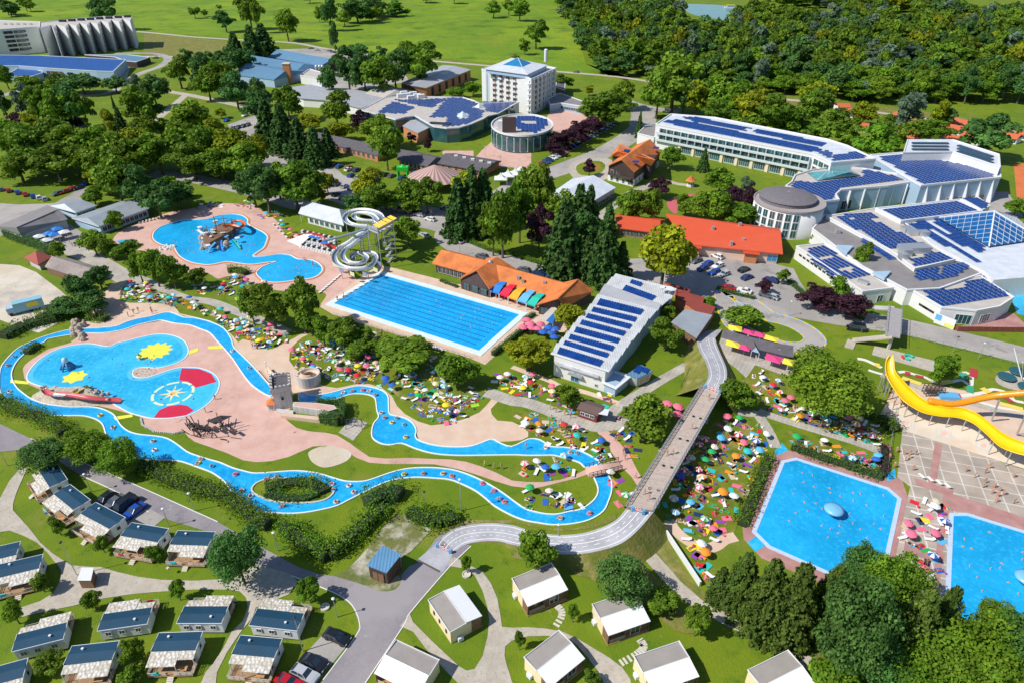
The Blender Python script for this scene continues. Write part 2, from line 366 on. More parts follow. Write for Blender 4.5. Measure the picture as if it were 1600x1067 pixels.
# upper pool deck
sheet('pool_deck', X('176,376 190,360 215,350 240,342 262,333 300,326 345,318 395,322 412,332 432,345 450,372 480,384 505,391 530,412 550,428 560,446 545,462 522,482 500,480 510,462 500,456 488,452 460,456 420,452 392,442 378,432 355,432 340,436 325,428 300,430 288,422 268,408 250,398 220,392 190,388'), PINK, 3)
p2 = Q(180, 310, 4.706, '280,290 290,250 340,210 430,180 520,160 620,160 700,150 760,130 860,120 930,130 970,160 970,190 1020,220 1080,250 1115,285 1105,330 1085,370 1040,400 1010,430 1100,430 1200,415 1280,420 1340,450 1430,455 1490,480 1520,520 1500,560 1440,590 1350,600 1200,620 1100,610 1050,570 1045,545 1080,510 1150,480 1200,467 1100,475 1020,487 950,485 850,470 800,470 700,490 620,485 540,465 480,430 450,390 430,360 350,345 300,320')
P2 = sheet('activity_pool', p2, W1, 3)
ORIM = mat('orange_pool_edge', (.62, .26, .12), .8)
struct(MB().ring(P2, .0, .3, 0, .2), 'pool_coping', RIM); struct(MB().ring(P2, .31, .9, 0, .16), 'pool_edge_band', ORIM)
sheet('splash_basin', X('182,378 190,375 203,374 212,377 208,381 195,382'), W3, 3)
# river-side paving
PLZ = Z(0,2,'140,180 150,240 180,280 300,330 560,400 700,430 870,478 870,510 900,545 960,570 1060,585 1140,570 1160,600 1200,630 1300,665 1400,700 1500,745 1581,757')+Z(1,2,'100,750 200,725 280,690 350,660 430,655 500,665 560,690 620,730 700,760 800,768 950,768 1100,770 1250,800 1380,840 1480,875 1581,905')+Z(2,2,'130,920 200,905 300,880 400,855 470,830 560,810 640,790 690,800 740,850 775,905 805,860 770,800 720,700 640,610 580,550 520,560 560,620 610,690 650,745 600,755 540,775 460,800 380,840 300,865 200,880 100,880 0,870')+Z(1,2,'1480,820 1380,780 1300,755 1200,740 1050,735 950,730 800,735 700,725 620,670 580,640 500,590 430,575 320,565 250,545 210,515 160,470 220,420 120,330 20,250')+Z(0,2,'1581,290 1530,250 1480,180 1440,120 1390,60 1330,0')+Z(0,1,'1340,1055 1300,1010 1240,985 1170,960 1080,950 1000,935 850,960 640,1010 520,1010 440,1060')+Z(0,2,'440,20 300,60 200,120 155,155')
sheet('pink_plaza', PLZ, PINK)
BG = Z(0,1,'780,690 690,700 640,770 570,850 540,900 520,985 620,980 720,970 850,925 985,895 1050,885 1200,920 1380,985 1425,1050')+Z(0,2,'1440,50 1560,170')+Z(1,2,'60,260 160,300 260,340 340,350 490,325 640,290 720,300 780,320 810,350 820,460 920,490 985,560 1010,630 1120,660 1250,668 1340,660 1410,635 1581,628')+Z(2,2,'60,620 100,600 100,570 50,530 0,508')+Z(1,2,'1490,500 1455,460 1450,430 1510,365 1465,355 1420,410 1380,450 1290,490 1180,520 1080,530 1000,505 920,460 870,410 840,350 780,300 700,275 620,275 500,300 430,290 320,240 240,180 205,130 210,60 260,10')+Z(1,1,'290,1035 320,1020 300,1005 200,1060')+Z(1,2,'100,60 0,60')+Z(0,2,'1581,20 1500,0')+Z(0,1,'1470,1067 1440,1030 1380,975 1300,935 1200,910 1110,890 1080,850 1000,830 900,825 800,825 740,810 740,760')
sheet('beige_promenade', BG, BEIGE)
path('footpath', Z(1,2,'1370,310 1470,340 1581,378')+Z(2,2,'60,385 120,400 230,440 350,490 500,535 600,530 725,520 850,560'), 3.7, SLABS)
path('footpath', Z(2,2,'560,505 640,430 720,375 820,315 950,235 1085,160'), 2.8, SLABS)
path('gravel_walk', Z(2,2,'0,170 120,215 230,255 300,290 430,320 560,360 660,395'), 1.6, BEIGE)
for s in ('1075,720 1125,650 1175,655 1205,690 1190,735 1160,800 1140,845 1110,850 1060,826 1040,805', '465,545 520,528 600,548 690,572 760,600 745,625 700,655 650,648 605,604 560,598 495,590', '1205,625 1290,640 1375,665 1378,695 1300,682 1225,658', '1230,672 1290,690 1376,715 1372,738 1300,715 1236,696', '1170,570 1225,590 1245,640 1190,636 1160,600', '200,445 290,468 380,505 395,525 340,498 240,470', '800,640 860,655 940,680 950,710 900,700 830,675'): sheet('lawn', X(s), WORN, 3)
# lawns inside paving
sheet('lawn', Z(1,2,'225,512 300,515 400,540 500,575 430,575 320,565 260,545'), GRASS, 2)
# river
RO = Z(2,2,'530,808 560,815 590,840 610,880 610,940 590,1000 560,1060')+Z(2,3,'480,55 380,80 260,88 160,75 80,60 0,30')+Z(1,2,'1480,1030 1420,980 1360,935 1280,895 1200,865 1100,855 1000,850 920,855 830,870 740,905 660,945 580,985 500,1025')+Z(1,3,'400,-5 300,12 200,18 100,12 0,0')+Z(0,2,'1560,1020 1490,990 1440,950 1410,900 1370,860 1310,820 1230,790 1130,755 1050,745 960,745 880,735 810,715 760,690 690,630 660,590 640,530 610,500 560,480 500,470 400,470 280,468 200,455 130,430 60,400 20,350 0,300 5,190 40,130 110,60')+Z(0,1,'190,1067 300,1025 440,990 520,985 620,980 720,970 780,945 850,925 930,910 985,895 1050,885 1130,915 1200,920 1300,945 1380,985 1425,1050')+Z(0,2,'1440,50 1500,110 1560,170')+Z(1,2,'60,260 110,300')
RI = Z(1,2,'90,350 0,300')+Z(0,2,'1530,250 1480,180 1440,120 1390,60')+Z(0,1,'1340,1055 1300,1010 1240,985 1170,960 1080,950 1000,932 940,940 850,960 760,990 640,1010 520,1010 440,1020 300,1045 270,1067')+Z(0,2,'210,40 150,90 100,140 70,200 72,250 100,300 140,335 190,370 270,400 350,412 440,420 550,420 620,430 680,455 710,480 740,530 790,570 860,590 960,600 1030,615 1090,650 1150,695 1210,720 1290,745 1360,765 1430,795 1500,815')+Z(1,2,'0,830 150,820 250,815 330,822 400,835 480,860 560,880 660,880 720,865 790,840 870,815 950,800 1050,795 1150,800 1240,815 1340,850 1440,900 1520,950')+Z(2,2,'0,995 80,1050')+Z(2,3,'130,10 200,25 280,28 360,10')+Z(2,2,'420,1055 480,1020 520,980 535,940 530,900 505,835')
RIVA = sheet('river', RO+RI, W2, 3)
RB = Z(2,2,'535,762 480,720 400,685 330,670 240,665 200,640 160,620 100,620 0,664')+Z(1,2,'1500,640 1460,620 1410,635 1340,660 1250,668 1120,660 1010,630 980,600 985,560 965,520 920,490 860,475 820,460 815,400 810,350 780,320 720,300 640,290 560,305 490,325 420,340 340,350 280,330 270,380 350,385 420,385 490,370 560,345 620,335 690,340 735,360 745,400 750,440 760,480 730,520 718,570 725,610 770,640 830,650 900,640 980,670 1060,695 1150,710 1250,715 1350,715')+Z(2,2,'0,712 100,715 180,715 260,715 340,735 420,760 460,790')
RIVB = sheet('river', RB, W2, 3)
RIVU = sheet('river', Z(2,2,'450,785 540,755 600,800 525,840'), W2)
for P in (RIVA, RIVB): struct(MB().ring(P, 0, .25, 0, .2), 'river_coping', RIM)
P = sheet('river_island', Z(1,2,'0,895 60,870 160,862 250,865 350,885 440,910 475,932 465,960 420,990 340,1005 220,1008 120,1000 40,975 -20,935'), GRASS, 3)
struct(MB().ring(P, 0, .3, 0, .25), 'island_coping', KERB)
# childrens pool
KP = Z(0,2,'180,200 170,240 190,265 260,290 330,310 450,320 560,320 640,345 700,395 745,420 800,450 860,468 940,485 1040,485 1150,470 1220,440 1290,390 1340,320 1350,260 1310,210 1230,180 1120,175 1020,200 950,225 890,240 830,235 815,210 830,185 880,172 980,175 1080,150 1140,115 1160,70 1140,20')+Z(0,1,'1100,1040 1040,1022 960,1020 860,1040 780,1060')+Z(0,2,'720,25 690,42 640,45 560,30 480,35 380,55 300,90 230,140')
KPW = sheet('childrens_pool', KP, W3, 3)
struct(MB().ring(KPW, 0, .25, 0, .12), 'pool_coping', RIM)
struct(MB().ring(KPW, -1.1, -.05, 0, ZL[0]+.004), 'shallow_edge', mat('shallow_water', (.10, .54, .84), .15, var=.1, scale=1.5))
RED = mat('red_pool_floor', (.62, .02, .06), .5, var=.08, scale=.6); YEL = mat('yellow_pool_floor', (.80, .78, .08), .5, var=.06)
zf = ZL[0]
def flat(name, P, m, sm=0):
    return sheet(name, P, m, sm)
flat('painted_sector', Z(0,2,'1122,178 1230,182 1305,212 1338,262 1210,298 1162,262 1105,252'), RED)
flat('painted_sector', Z(0,2,'948,484 985,435 1040,412 1110,402 1155,408 1198,438 1150,468 1040,484'), RED)
cc = W(*Z(0,2,'1068,333')[0]); ax = (W(*Z(0,2,'1195,325')[0])-W(*Z(0,2,'935,340')[0])).length/2
circ = [cc+Vector((math.cos(a*PI/24)*ax, math.sin(a*PI/24)*ax, 0)) for a in range(48)]
lay(circ)
CY = mat('pale_yellow_pool_floor', (.74, .82, .50), .5)
for q in range(8):
    mb = MB(); a0 = q*PI/4+.08
    A = [cc+Vector((math.cos(a0+k*.105)*ax, math.sin(a0+k*.105)*ax, 0)) for k in range(7)]; B = [cc+(p-cc)*.87 for p in A]
    mb.poly(A+B[::-1], ZL[0]); struct(mb, 'painted_ring_segment', CY)
mb = MB(); st = [cc+Vector((math.cos(a*PI/8+.2)*ax*(.72 if a % 4 == 0 else .58 if a % 2 == 0 else .2), math.sin(a*PI/8+.2)*ax*(.72 if a % 4 == 0 else .58 if a % 2 == 0 else .2), 0)) for a in range(16)]
mb.poly(st, ZL[0]); struct(mb, 'painted_compass_star', mat('cream_pool_floor', (.80, .74, .40), .5))
mb = MB(); mb.poly([cc+(p-cc)*.4 for p in st], ZL[0]+.006); struct(mb, 'painted_compass_star', mat('tan_pool_floor', (.75, .42, .16), .5))
def sun(c, rx, n, m):
    c = W(*c)
    P = [c+Vector((math.cos(a*PI/n)*rx*(1 if a % 2 else .72), math.sin(a*PI/n)*rx*(1 if a % 2 else .72), 0)) for a in range(2*n)]
    struct(MB().poly(P, lay(P)), 'painted_sun', m)
sun(Z(0,2,'958,75')[0], 4.5, 12, YEL); sun(Z(0,2,'460,232')[0], 3.0, 7, YEL)
flat('yellow_footbridge_paving', Z(0,2,'65,248 180,262 175,278 62,268'), YEL); flat('yellow_footbridge_paving', Z(0,2,'700,478 815,462 820,478 712,498'), YEL)
flat('yellow_footbridge_paving', Z(0,2,'1160,75 1225,52 1222,75 1165,95'), YEL); flat('yellow_footbridge_paving', Z(0,2,'1280,45 1370,40 1375,60 1290,62'), YEL)
P = flat('pebble_spit', Z(0,2,'815,210 830,185 880,172 960,180 955,215 890,238 835,235'), mat('pebbles', (.30, .2, .14), .9, col2=(.7, .6, .5), scale=2.5), 3)
P = flat('sand_circle', Z(1,2,'330,690 400,662 480,660 560,680 590,710 560,750 480,782 410,790 350,760 325,720'), DIRT, 3)
flat('slab_square', Z(1,2,'510,575 595,480 690,515 600,625'), SLABS)
# swimming pool
SWP = [Vector(v) for v in (W(596.3,429.7), W(521.9,475), W(748.3,548.3), W(811.8,492))]
SWP = ccw(SWP)
sheet('paved_surround', X('500,480 590,415 610,418 690,438 760,455 860,480 900,490 905,500 880,520 855,520 820,515 758,570 735,560 520,492'), BEIGE)
struct(MB().ring(SWP, 0, 1.8, 0, .18), 'pool_deck', mat('pale_blue_deck', (.66, .78, .80), .7, var=.08, scale=1))
sheet('swimming_pool', SWP, W4)
LANE = mat('dark_lane_line', (.004, .10, .38), .4); a, b, c, d = SWP
# find long direction
if (a-b).length > (b-c).length: s0, s1, e0, e1 = a, d, b, c
else: s0, s1, e0, e1 = b, a, c, d
for k in range(1, 10):
    t = k/10; p = s0.lerp(s1, t); q = e0.lerp(e1, t); u = (q-p).normalized()
    mb = MB(); pp = p+u*2; qq = q-u*2; nn = Vector((-u.y, u.x, 0))*.12
    mb.poly([pp-nn, qq-nn, qq+nn, pp+nn], ZL[0]+.004); struct(mb, 'lane_marking', LANE)
FLT = mat('lane_float', (.12, .48, .74), .5)
for k in (2, 4, 6, 8):
    t = k/10+.05; p = s0.lerp(s1, t); q = e0.lerp(e1, t); mb = MB()
    for i in range(42): r_ = p.lerp(q, (i+.5)/42); mb.box((r_.x, r_.y, ZL[0]+.03), (.4, .09, .06), math.atan2((q-p).y, (q-p).x))
    t = thing('lane_rope', 'floating lane rope %s across the rectangular swimming pool' % {2: 'nearest the tiled restaurant,', 4: 'second from the restaurant,', 6: 'second from the fenced lawn,', 8: 'closest to the fenced lawn,'}[k], 'lane rope', (p.x, p.y, 0), 'lane ropes in the swimming pool'); mb.obj('float_string', FLT, t, kind='stuff')
# right pools
P3c = X('1226,723 1245,719 1386,765 1402,779 1374,905 1352,918 1204,853 1182,831')
P4c = X('1490,806 1512,806 1740,876 1716,1035 1484,960')
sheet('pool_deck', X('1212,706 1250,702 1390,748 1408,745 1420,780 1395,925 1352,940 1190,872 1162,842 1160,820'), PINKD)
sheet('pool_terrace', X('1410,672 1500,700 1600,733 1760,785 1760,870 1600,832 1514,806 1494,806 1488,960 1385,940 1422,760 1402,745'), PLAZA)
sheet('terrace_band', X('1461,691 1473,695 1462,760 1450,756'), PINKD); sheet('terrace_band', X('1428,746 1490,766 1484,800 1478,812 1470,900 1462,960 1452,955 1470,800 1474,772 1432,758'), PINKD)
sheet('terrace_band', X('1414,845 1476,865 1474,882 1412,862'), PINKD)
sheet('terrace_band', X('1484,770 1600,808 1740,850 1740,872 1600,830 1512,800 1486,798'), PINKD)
sheet('ornate_plaza', X('1375,648 1385,630 1400,628 1420,634 1480,650 1600,690 1800,750 1800,790 1600,732 1410,672 1400,660'), ORN)
sheet('slide_landing', X('1385,628 1400,598 1450,600 1520,612 1600,640 1800,700 1800,740 1600,690 1480,652 1420,634'), BEIGE)
GRY = mat('pale_grey_inlay', (.58, .60, .60), .8); PNK = mat('salmon_inlay', (.80, .50, .42), .8)
for (x, y) in ((1416, 660), (1475, 677), (1537, 696), (1600, 715)):
    for s_, m_ in ((1.0, GRY), (.82, ORN), (.62, GRY), (.56, ORN)):
        sheet('inlay_square', [(x-13*s_, y-8*s_-2), (x+13*s_, y-8*s_+6*s_-2+2), (x+13*s_, y+8*s_+3), (x-13*s_, y+7*s_-4)], m_)
    sheet('inlay_medallion', [(x+5*math.cos(a*PI/6), y+3.6*math.sin(a*PI/6)) for a in range(12)], PNK)
for nm, pc, wm in (('leisure_pool', P3c, W1), ('leisure_pool', P4c, W1)):
    P = sheet(nm, pc, wm); struct(MB().ring(P, 0, .75, 0, .14), 'pool_coping', mat('pale_blue_coping', (.50, .62, .80), .6, var=.08, scale=2))
for pp in ('1168,848 1182,836 1200,850 1180,862', '1210,705 1222,692 1232,703 1215,711', '1382,742 1398,732 1400,746 1388,752'):
    sheet('foot_bath', X(pp), W3)
path('footpath', Z(3,2,'-60,440 0,465 200,530 400,590 560,640 720,700'), 2.4, SLABS)
path('footpath', Z(3,2,'-70,450 0,560 50,670'), 2.4, SLABS)
sheet('kiosk_terrace', X('1122,540 1130,520 1165,530 1230,548 1240,580 1230,588 1180,570 1166,590 1150,575 1128,560'), SLABS)
path('footpath', X('1104,545 1118,570 1128,590 1150,640 1185,646'), 2.2, SLABS)
path('sandstone_walk', X('1045,812 1055,828 1075,845 1100,856 1118,853 1132,843 1150,838'), 2.2, BEIGE)
# camp roads
sheet('asphalt_road', X('-60,640 0,662 48,685 100,710 160,735 240,770 340,815 400,850 465,885 500,897 560,905 600,915 625,900 640,884 652,880 690,830 736,853 720,868 700,888 640,958 632,975 555,1090 480,1090 505,1062 555,995 562,975 550,945 520,925 455,899 380,872 330,832 270,814 232,800 190,772 125,742 95,722 60,708 35,702 -60,712'), ASPHALT)
for k in ('48,685 100,710 160,735 240,770 340,815', '736,853 720,868 700,888 640,958 632,975 560,1083', '505,1062 555,995 562,975 550,945 520,925 455,899', '125,742 190,772 232,800'):
    P = [W(*p) for p in X(k)]; P = smooth(P, 3, False); mb = MB()
    for i in range(len(P)-1): mb.beam((P[i].x, P[i].y, .04), (P[i+1].x, P[i+1].y, .04), .16, .14)
    struct(mb, 'kerb', mat('white_kerb', (.75, .74, .70), .8))
sheet('parking_bay', X('150,802 170,770 235,795 258,808 232,830 200,822'), ROAD)
sheet('parking_bay', X('450,1080 478,1020 510,985 540,990 545,1005 500,1060 480,1090'), ROAD)
GA = Z(0,2,'130,790 60,870 0,980 -100,1060')+Z(0,3,'-100,130 0,135 60,125 150,160 230,200 300,270 330,310 360,340 380,380 370,440 330,510 250,560 130,600 130,660 300,620 450,590 600,550 800,520 950,505 1200,490 1400,490 1480,500 1520,540 1530,600 1500,680 1430,750 1380,850 1320,940 1270,1000 1230,1090 1330,1090 1340,1000 1400,880 1480,760 1560,660')+Z(1,3,'0,600 80,570 200,520 260,440 200,390 0,330')+Z(0,3,'1450,420 1200,435 1000,430 850,410 720,380 620,350 560,350 440,340 330,270 250,200 180,110 80,0')+Z(0,2,'80,1020 100,950 130,880 165,800')
sheet('gravel_drive', GA, GRAVEL)
GB = Z(1,3,'950,640 970,690 1100,820 1250,960 1300,990 1350,980 1400,900 1430,780 1440,680 1430,600 1400,500 1350,400 1290,360 1170,340 1180,300 1230,290 1300,330 1400,380 1450,450 1490,540 1510,650 1520,720')+Z(2,3,'0,725 100,722 200,730 300,745 400,790 500,850 600,910 680,970 730,1040 740,1090 580,1090 530,990 460,900 400,830 340,785 220,775 100,778 0,805')+Z(1,3,'1540,840 1535,900 1550,960 1570,1020')+Z(2,3,'0,1060 40,1100')+Z(1,3,'1280,1100 1180,1000 1060,870 970,750 890,715')
sheet('gravel_drive', GB, GRAVEL)
sheet('earth_verge', Z(1,3,'480,400 560,370 700,220 860,30 1000,30 1100,90 960,250 900,300 900,420 860,490 760,500 690,470 560,430'), multimix('mossy_gravel', [((.16, .17, .05),), ((.50, .46, .38), .25, .45, .6), ((.10, .14, .03), .6, .5, .7)], bump=.3), 2)
path('gravel_footpath', Z(2,3,'750,170 850,280 920,360 1000,445 1150,570 1350,680 1581,795')+Z(3,3,'150,900 390,985 600,1050 900,1150'), 2.6, GRAVEL)
sheet('dry_bank', Z(2,3,'0,230 60,260 250,300 450,270 700,210 800,320 900,430 1000,560 1100,680 1150,760 1000,740 880,640 600,470 400,400 300,330 100,310 0,290'), DRYG, 2)
sheet('dry_bank', Z(2,3,'800,110 880,90 940,140 1040,330 1150,480 1300,560 1581,690')+Z(3,3,'200,830 400,920 400,950 150,870 0,790')+Z(2,3,'1400,680 1180,560 1040,440 900,270'), DRYG)
sheet('dry_bank', Z(1,3,'1100,170 1250,110 1581,80')+Z(2,3,'300,130 500,110 640,60 650,20 560,60 400,110 200,110 0,60')+Z(1,3,'1400,60 1250,60'), DRYG)
# kart track and minigolf
KT = MATS.get('light_grey_asphalt')
tr = Z(3,1,'-260,760 -100,830 0,905 80,925 180,960 260,1010 290,1060 230,1100 100,1095 -60,1040 -180,980 -240,900')
trP = smooth([W(*p) for p in tr], 4); L_, R_ = ribbon(trP, 5.5, closed=True); lay(L_+R_); n = len(trP); mb = MB()
mb.add([(p.x, p.y, ZL[0]) for p in L_+R_], [(n+i, n+(i+1) % n, (i+1) % n, i) for i in range(n)]); struct(mb, 'kart_track', ROAD)
kc = [MB(), MB()]
for S in (L_, R_):
    for i in range(n):
        a_, b_ = S[i], S[(i+1) % n]; kc[i % 2].beam((a_.x, a_.y, ZL[0]+.03), (b_.x, b_.y, ZL[0]+.03), .35, .12)
tag(kc[0].obj('track_kerb', mat('yellow_paint', (.75, .55, .05), .6)), 'yellow kerb blocks along both edges of the kart track', 'kerb'); tag(kc[1].obj('track_kerb', mat('blue_paint', (.3, .5, .75), .6)), 'pale blue kerb blocks alternating with yellow ones round the kart track', 'kerb')
sheet('boccia_court', Z(3,2,'658,40 1060,140 1020,200 642,95'), GRAVEL)
path('sand_walk', Q(1340, 520, 5.335, '200,350 330,400 480,440 620,490 800,540 1000,600 1200,660 1387,700'), 2.2, GRAVEL)
# ================================================================ VEGETATION
def leafmat(name, c, c2):
    m = mat(name, c, rough=.7, col2=c2, scale=.9, coord='O', rnd=.16, spec=.25, trans=.34, detail=3)
    t = m.node_tree; b = t.nodes['Principled BSDF']; at = t.nodes.new('ShaderNodeAttribute'); at.attribute_name = 'tint'
    link = b.inputs['Base Color'].links[0]; src = link.from_socket
    mx = t.nodes.new('ShaderNodeVectorMath'); mx.operation = 'SCALE'; t.links.new(src, mx.inputs[0]); t.links.new(at.outputs['Fac'], mx.inputs['Scale'])
    t.links.new(mx.outputs[0], b.inputs['Base Color']); return m
LEAF = {'b': leafmat('broad_leaves', (.12, .235, .014), (.20, .32, .022)), 'd': leafmat('dark_leaves', (.065, .175, .036), (.115, .24, .05)),
 'y': leafmat('yellow_green_leaves', (.22, .29, .008), (.33, .36, .014)), 'g': leafmat('bright_leaves', (.10, .23, .012), (.17, .30, .016)),
 'p': leafmat('purple_leaves', (.050, .018, .035), (.085, .03, .05)), 's': leafmat('silvery_leaves', (.11, .19, .11), (.19, .27, .17)),
 'c': leafmat('needles', (.05, .13, .028), (.09, .18, .036)), 'o': leafmat('olive_needles', (.085, .155, .022), (.14, .215, .03))}
BARK = mat('bark', (.13, .10, .075), .95, var=.3, scale=3, coord='O')
def leaves(pts, nrm, size, rng, tint):
    """small quads at pts facing roughly nrm -> vertices"""
    n = len(pts); nn = nrm+rng.normal(0, .55, (n, 3)); nn /= np.linalg.norm(nn, axis=1)[:, None]+1e-9
    a = np.cross(nn, rng.normal(0, 1, (n, 3))); a /= np.linalg.norm(a, axis=1)[:, None]+1e-9; b = np.cross(nn, a)
    s = size*rng.uniform(.6, 1.25, n)[:, None]
    v = np.stack([pts+a*s*.5, pts+b*s*.42, pts-a*s*.5, pts-b*s*.42], 1).reshape(-1, 3)
    return v
def leafmesh(name, v, tint, m):
    n = len(v)//4; me = bpy.data.meshes.new(name); me.vertices.add(4*n); me.vertices.foreach_set('co', v.astype('f').ravel())
    me.loops.add(4*n); me.loops.foreach_set('vertex_index', np.arange(4*n, dtype='i')); me.polygons.add(n)
    me.polygons.foreach_set('loop_start', np.arange(0, 4*n, 4, dtype='i'))
    me.update(calc_edges=True); at = me.attributes.new('tint', 'FLOAT', 'FACE'); at.data.foreach_set('value', tint.astype('f')); me.materials.append(m); return me
def sphere_pts(n, rng):
    d = rng.normal(0, 1, (n, 3)); return d/np.linalg.norm(d, axis=1)[:, None]
def crown_round(seed, r, h, nl, nq, size, squash=1.0, low=.07):
    rng = np.random.default_rng(seed); V = []; T = []; c0 = np.array([0, 0, h*(1+low)/2]); hz = h*(1-low)/2
    C = sphere_pts(nl, rng); C[:, 2] = C[:, 2]*.9+.08; rad = rng.uniform(.38, .92, nl)[:, None]
    cen = c0+C*rad*np.array([r, r, hz]); lr = rng.uniform(.22, .46, nl)*min(r, hz)
    cen = np.vstack([cen, c0[None]]); lr = np.append(lr, min(r, hz)*.62)
    wts = lr**2/np.sum(lr**2)
    for i in range(len(lr)):
        k = int(nq*wts[i]); d = sphere_pts(k, rng); d[:, 2] = np.where(d[:, 2] < -.3, -d[:, 2]*.4, d[:, 2])
        p = cen[i]+d*lr[i]*rng.uniform(.78, 1.08, k)[:, None]*np.array([1, 1, .9]); V.append(leaves(p, d, size, rng, 1)); T.append(np.full(k, rng.uniform(.72, 1.28))*rng.uniform(.85, 1.15, k))
    return np.vstack(V), np.concatenate(T)
def crown_cone(seed, r, h, nq, size, layers=11, power=.9):
    rng = np.random.default_rng(seed); V = []; T = []
    for L in range(layers):
        f = L/layers; z = h*(.08+.92*f); rr = r*(1-f)**power+.12; nb = max(5, int(11*(1-f)+4)); off = rng.uniform(0, 6)
        for b in range(nb):
            a = off+2*PI*b/nb+rng.normal(0, .15); ln = rr*rng.uniform(.75, 1.12); k = int(nq/layers/nb*(1.7-f*1.2))
            t = rng.uniform(.1, 1, k)**.7; w_ = (1-t)*.28*rr+.08
            p = np.stack([np.cos(a)*ln*t+rng.normal(0, 1, k)*w_*.8, np.sin(a)*ln*t+rng.normal(0, 1, k)*w_*.8, z-t*ln*.28+rng.normal(0, .10, k)*h/layers*2.2+h/layers*.5], 1)
            n_ = np.stack([np.full(k, np.cos(a)*.6), np.full(k, np.sin(a)*.6), np.full(k, .7)], 1)
            V.append(leaves(p, n_, size, rng, 1)); T.append(np.full(k, rng.uniform(.75, 1.25))*rng.uniform(.85, 1.15, k))
    return np.vstack(V), np.concatenate(T)
def trunk_mesh(seed, h, r0, limbs=5, top=.75, spread=1.6):
    rr = random.Random(seed); m = MB(); P = [(0, 0, 0), (.08, .03, h*.2), (rr.uniform(-.2, .2), rr.uniform(-.2, .2), h*.45), (rr.uniform(-.3, .3), rr.uniform(-.3, .3), h*top)]
    m.tube(P, [r0, r0*.75, r0*.5, r0*.12], 7)
    for i in range(limbs):
        a = i*2*PI/limbs+rr.uniform(-.4, .4); z = h*rr.uniform(.25, .5)
        m.tube([(0, 0, z), (math.cos(a)*spread*.5, math.sin(a)*spread*.5, z+h*.12), (math.cos(a)*spread, math.sin(a)*spread, z+h*.2)], [r0*.4, r0*.28, r0*.08], 5)
    return m
TREE = {}
def make_proto(key, crown, h, r0, name, limbs=5, top=.75, spread=1.6, lk='b'):
    v, t = crown; me = leafmesh('crown', v, t, LEAF[lk]); tm = trunk_mesh(len(key)+limbs, h, r0, limbs, top, spread).mesh('trunk', BARK)
    TREE.setdefault(key, []).append((me, tm))
for s in range(4): make_proto('round', crown_round(s+1, 3.5, 9, 20+3*s, 3600, .62), 9, .28, 'x')
for s in range(3): make_proto('big', crown_round(s+11, 3.5, 9, 60+8*s, 13500, .31), 9, .26, 'x')
for s in range(2): make_proto('far', crown_round(s+21, 3.5, 9, 13, 1100, 1.05), 9, .28, 'x')
make_proto('tall', crown_round(31, 3.5, 9, 26, 3600, .62, low=.06), 9, .3, 'x', 4)
for s in range(2): make_proto('cone', crown_cone(41+s, 3.5, 9, 4600, .55), 9, .22, 'x', 0, .95)
for s in range(2): make_proto('bigcone', crown_cone(51+s, 3.5, 9, 9500, .36, 13, .7), 9, .22, 'x', 0, .95)
KIND = {'b': 'mid green leafy', 'd': 'dark green leafy', 'y': 'yellow-green leafy', 'g': 'bright green leafy', 'p': 'purple-leaved', 's': 'grey-green leafy', 'c': 'dark conical', 'o': 'olive green shaggy'}
NT = [0]
def add_tree(x, y, r, h, k, key, group):
    me, tm = TREE[key][NT[0] % len(TREE[key])]; NT[0] += 1
    cone = 'cone' in key; nm = 'conifer' if cone else 'broadleaf_tree'
    size = 'small ' if h < 5.5 else 'very large ' if h > 19 else ''
    o = thing(nm, f"{size}{KIND[k]} {'conifer' if cone else 'tree'}", 'tree', (x, y, 0), group, auto=True)
    for mesh, n_ in ((tm, 'trunk'), (me, 'crown')):
        c = bpy.data.objects.new(n_, mesh); COL.objects.link(c); c.parent = o; rz = R.uniform(0, 6.28)
        c.rotation_euler = (0, 0, rz) if n_ == 'crown' else (0, 0, rz)
        c.scale = (r/3.5, r/3.5, h/9)
        if n_ == 'crown': c.material_slots[0].link = 'OBJECT'; c.material_slots[0].material = LEAF[k]
    return o
def fit_tree(cx, cy, w_, h_):
    """crown box seen in the survey picture -> base point, radius and height"""
    zc = 4.0; h = 8.0
    for _ in range(4):
        p = W(cx, cy, zc); d = p.y*math.cos(TH)+(CH-zc)*math.sin(TH); s = F/d; r = w_/2/s
        de = math.atan2(CH-zc, p.y); v = (h_/2/s)**2-(r*math.sin(de))**2
        hz = math.sqrt(max(v, (0.45*r)**2))/max(.25, math.cos(de)); h = min(hz*2/.82, 34); zc = h*.58
    return p.x, p.y, max(r, .5), max(h, 1.2)
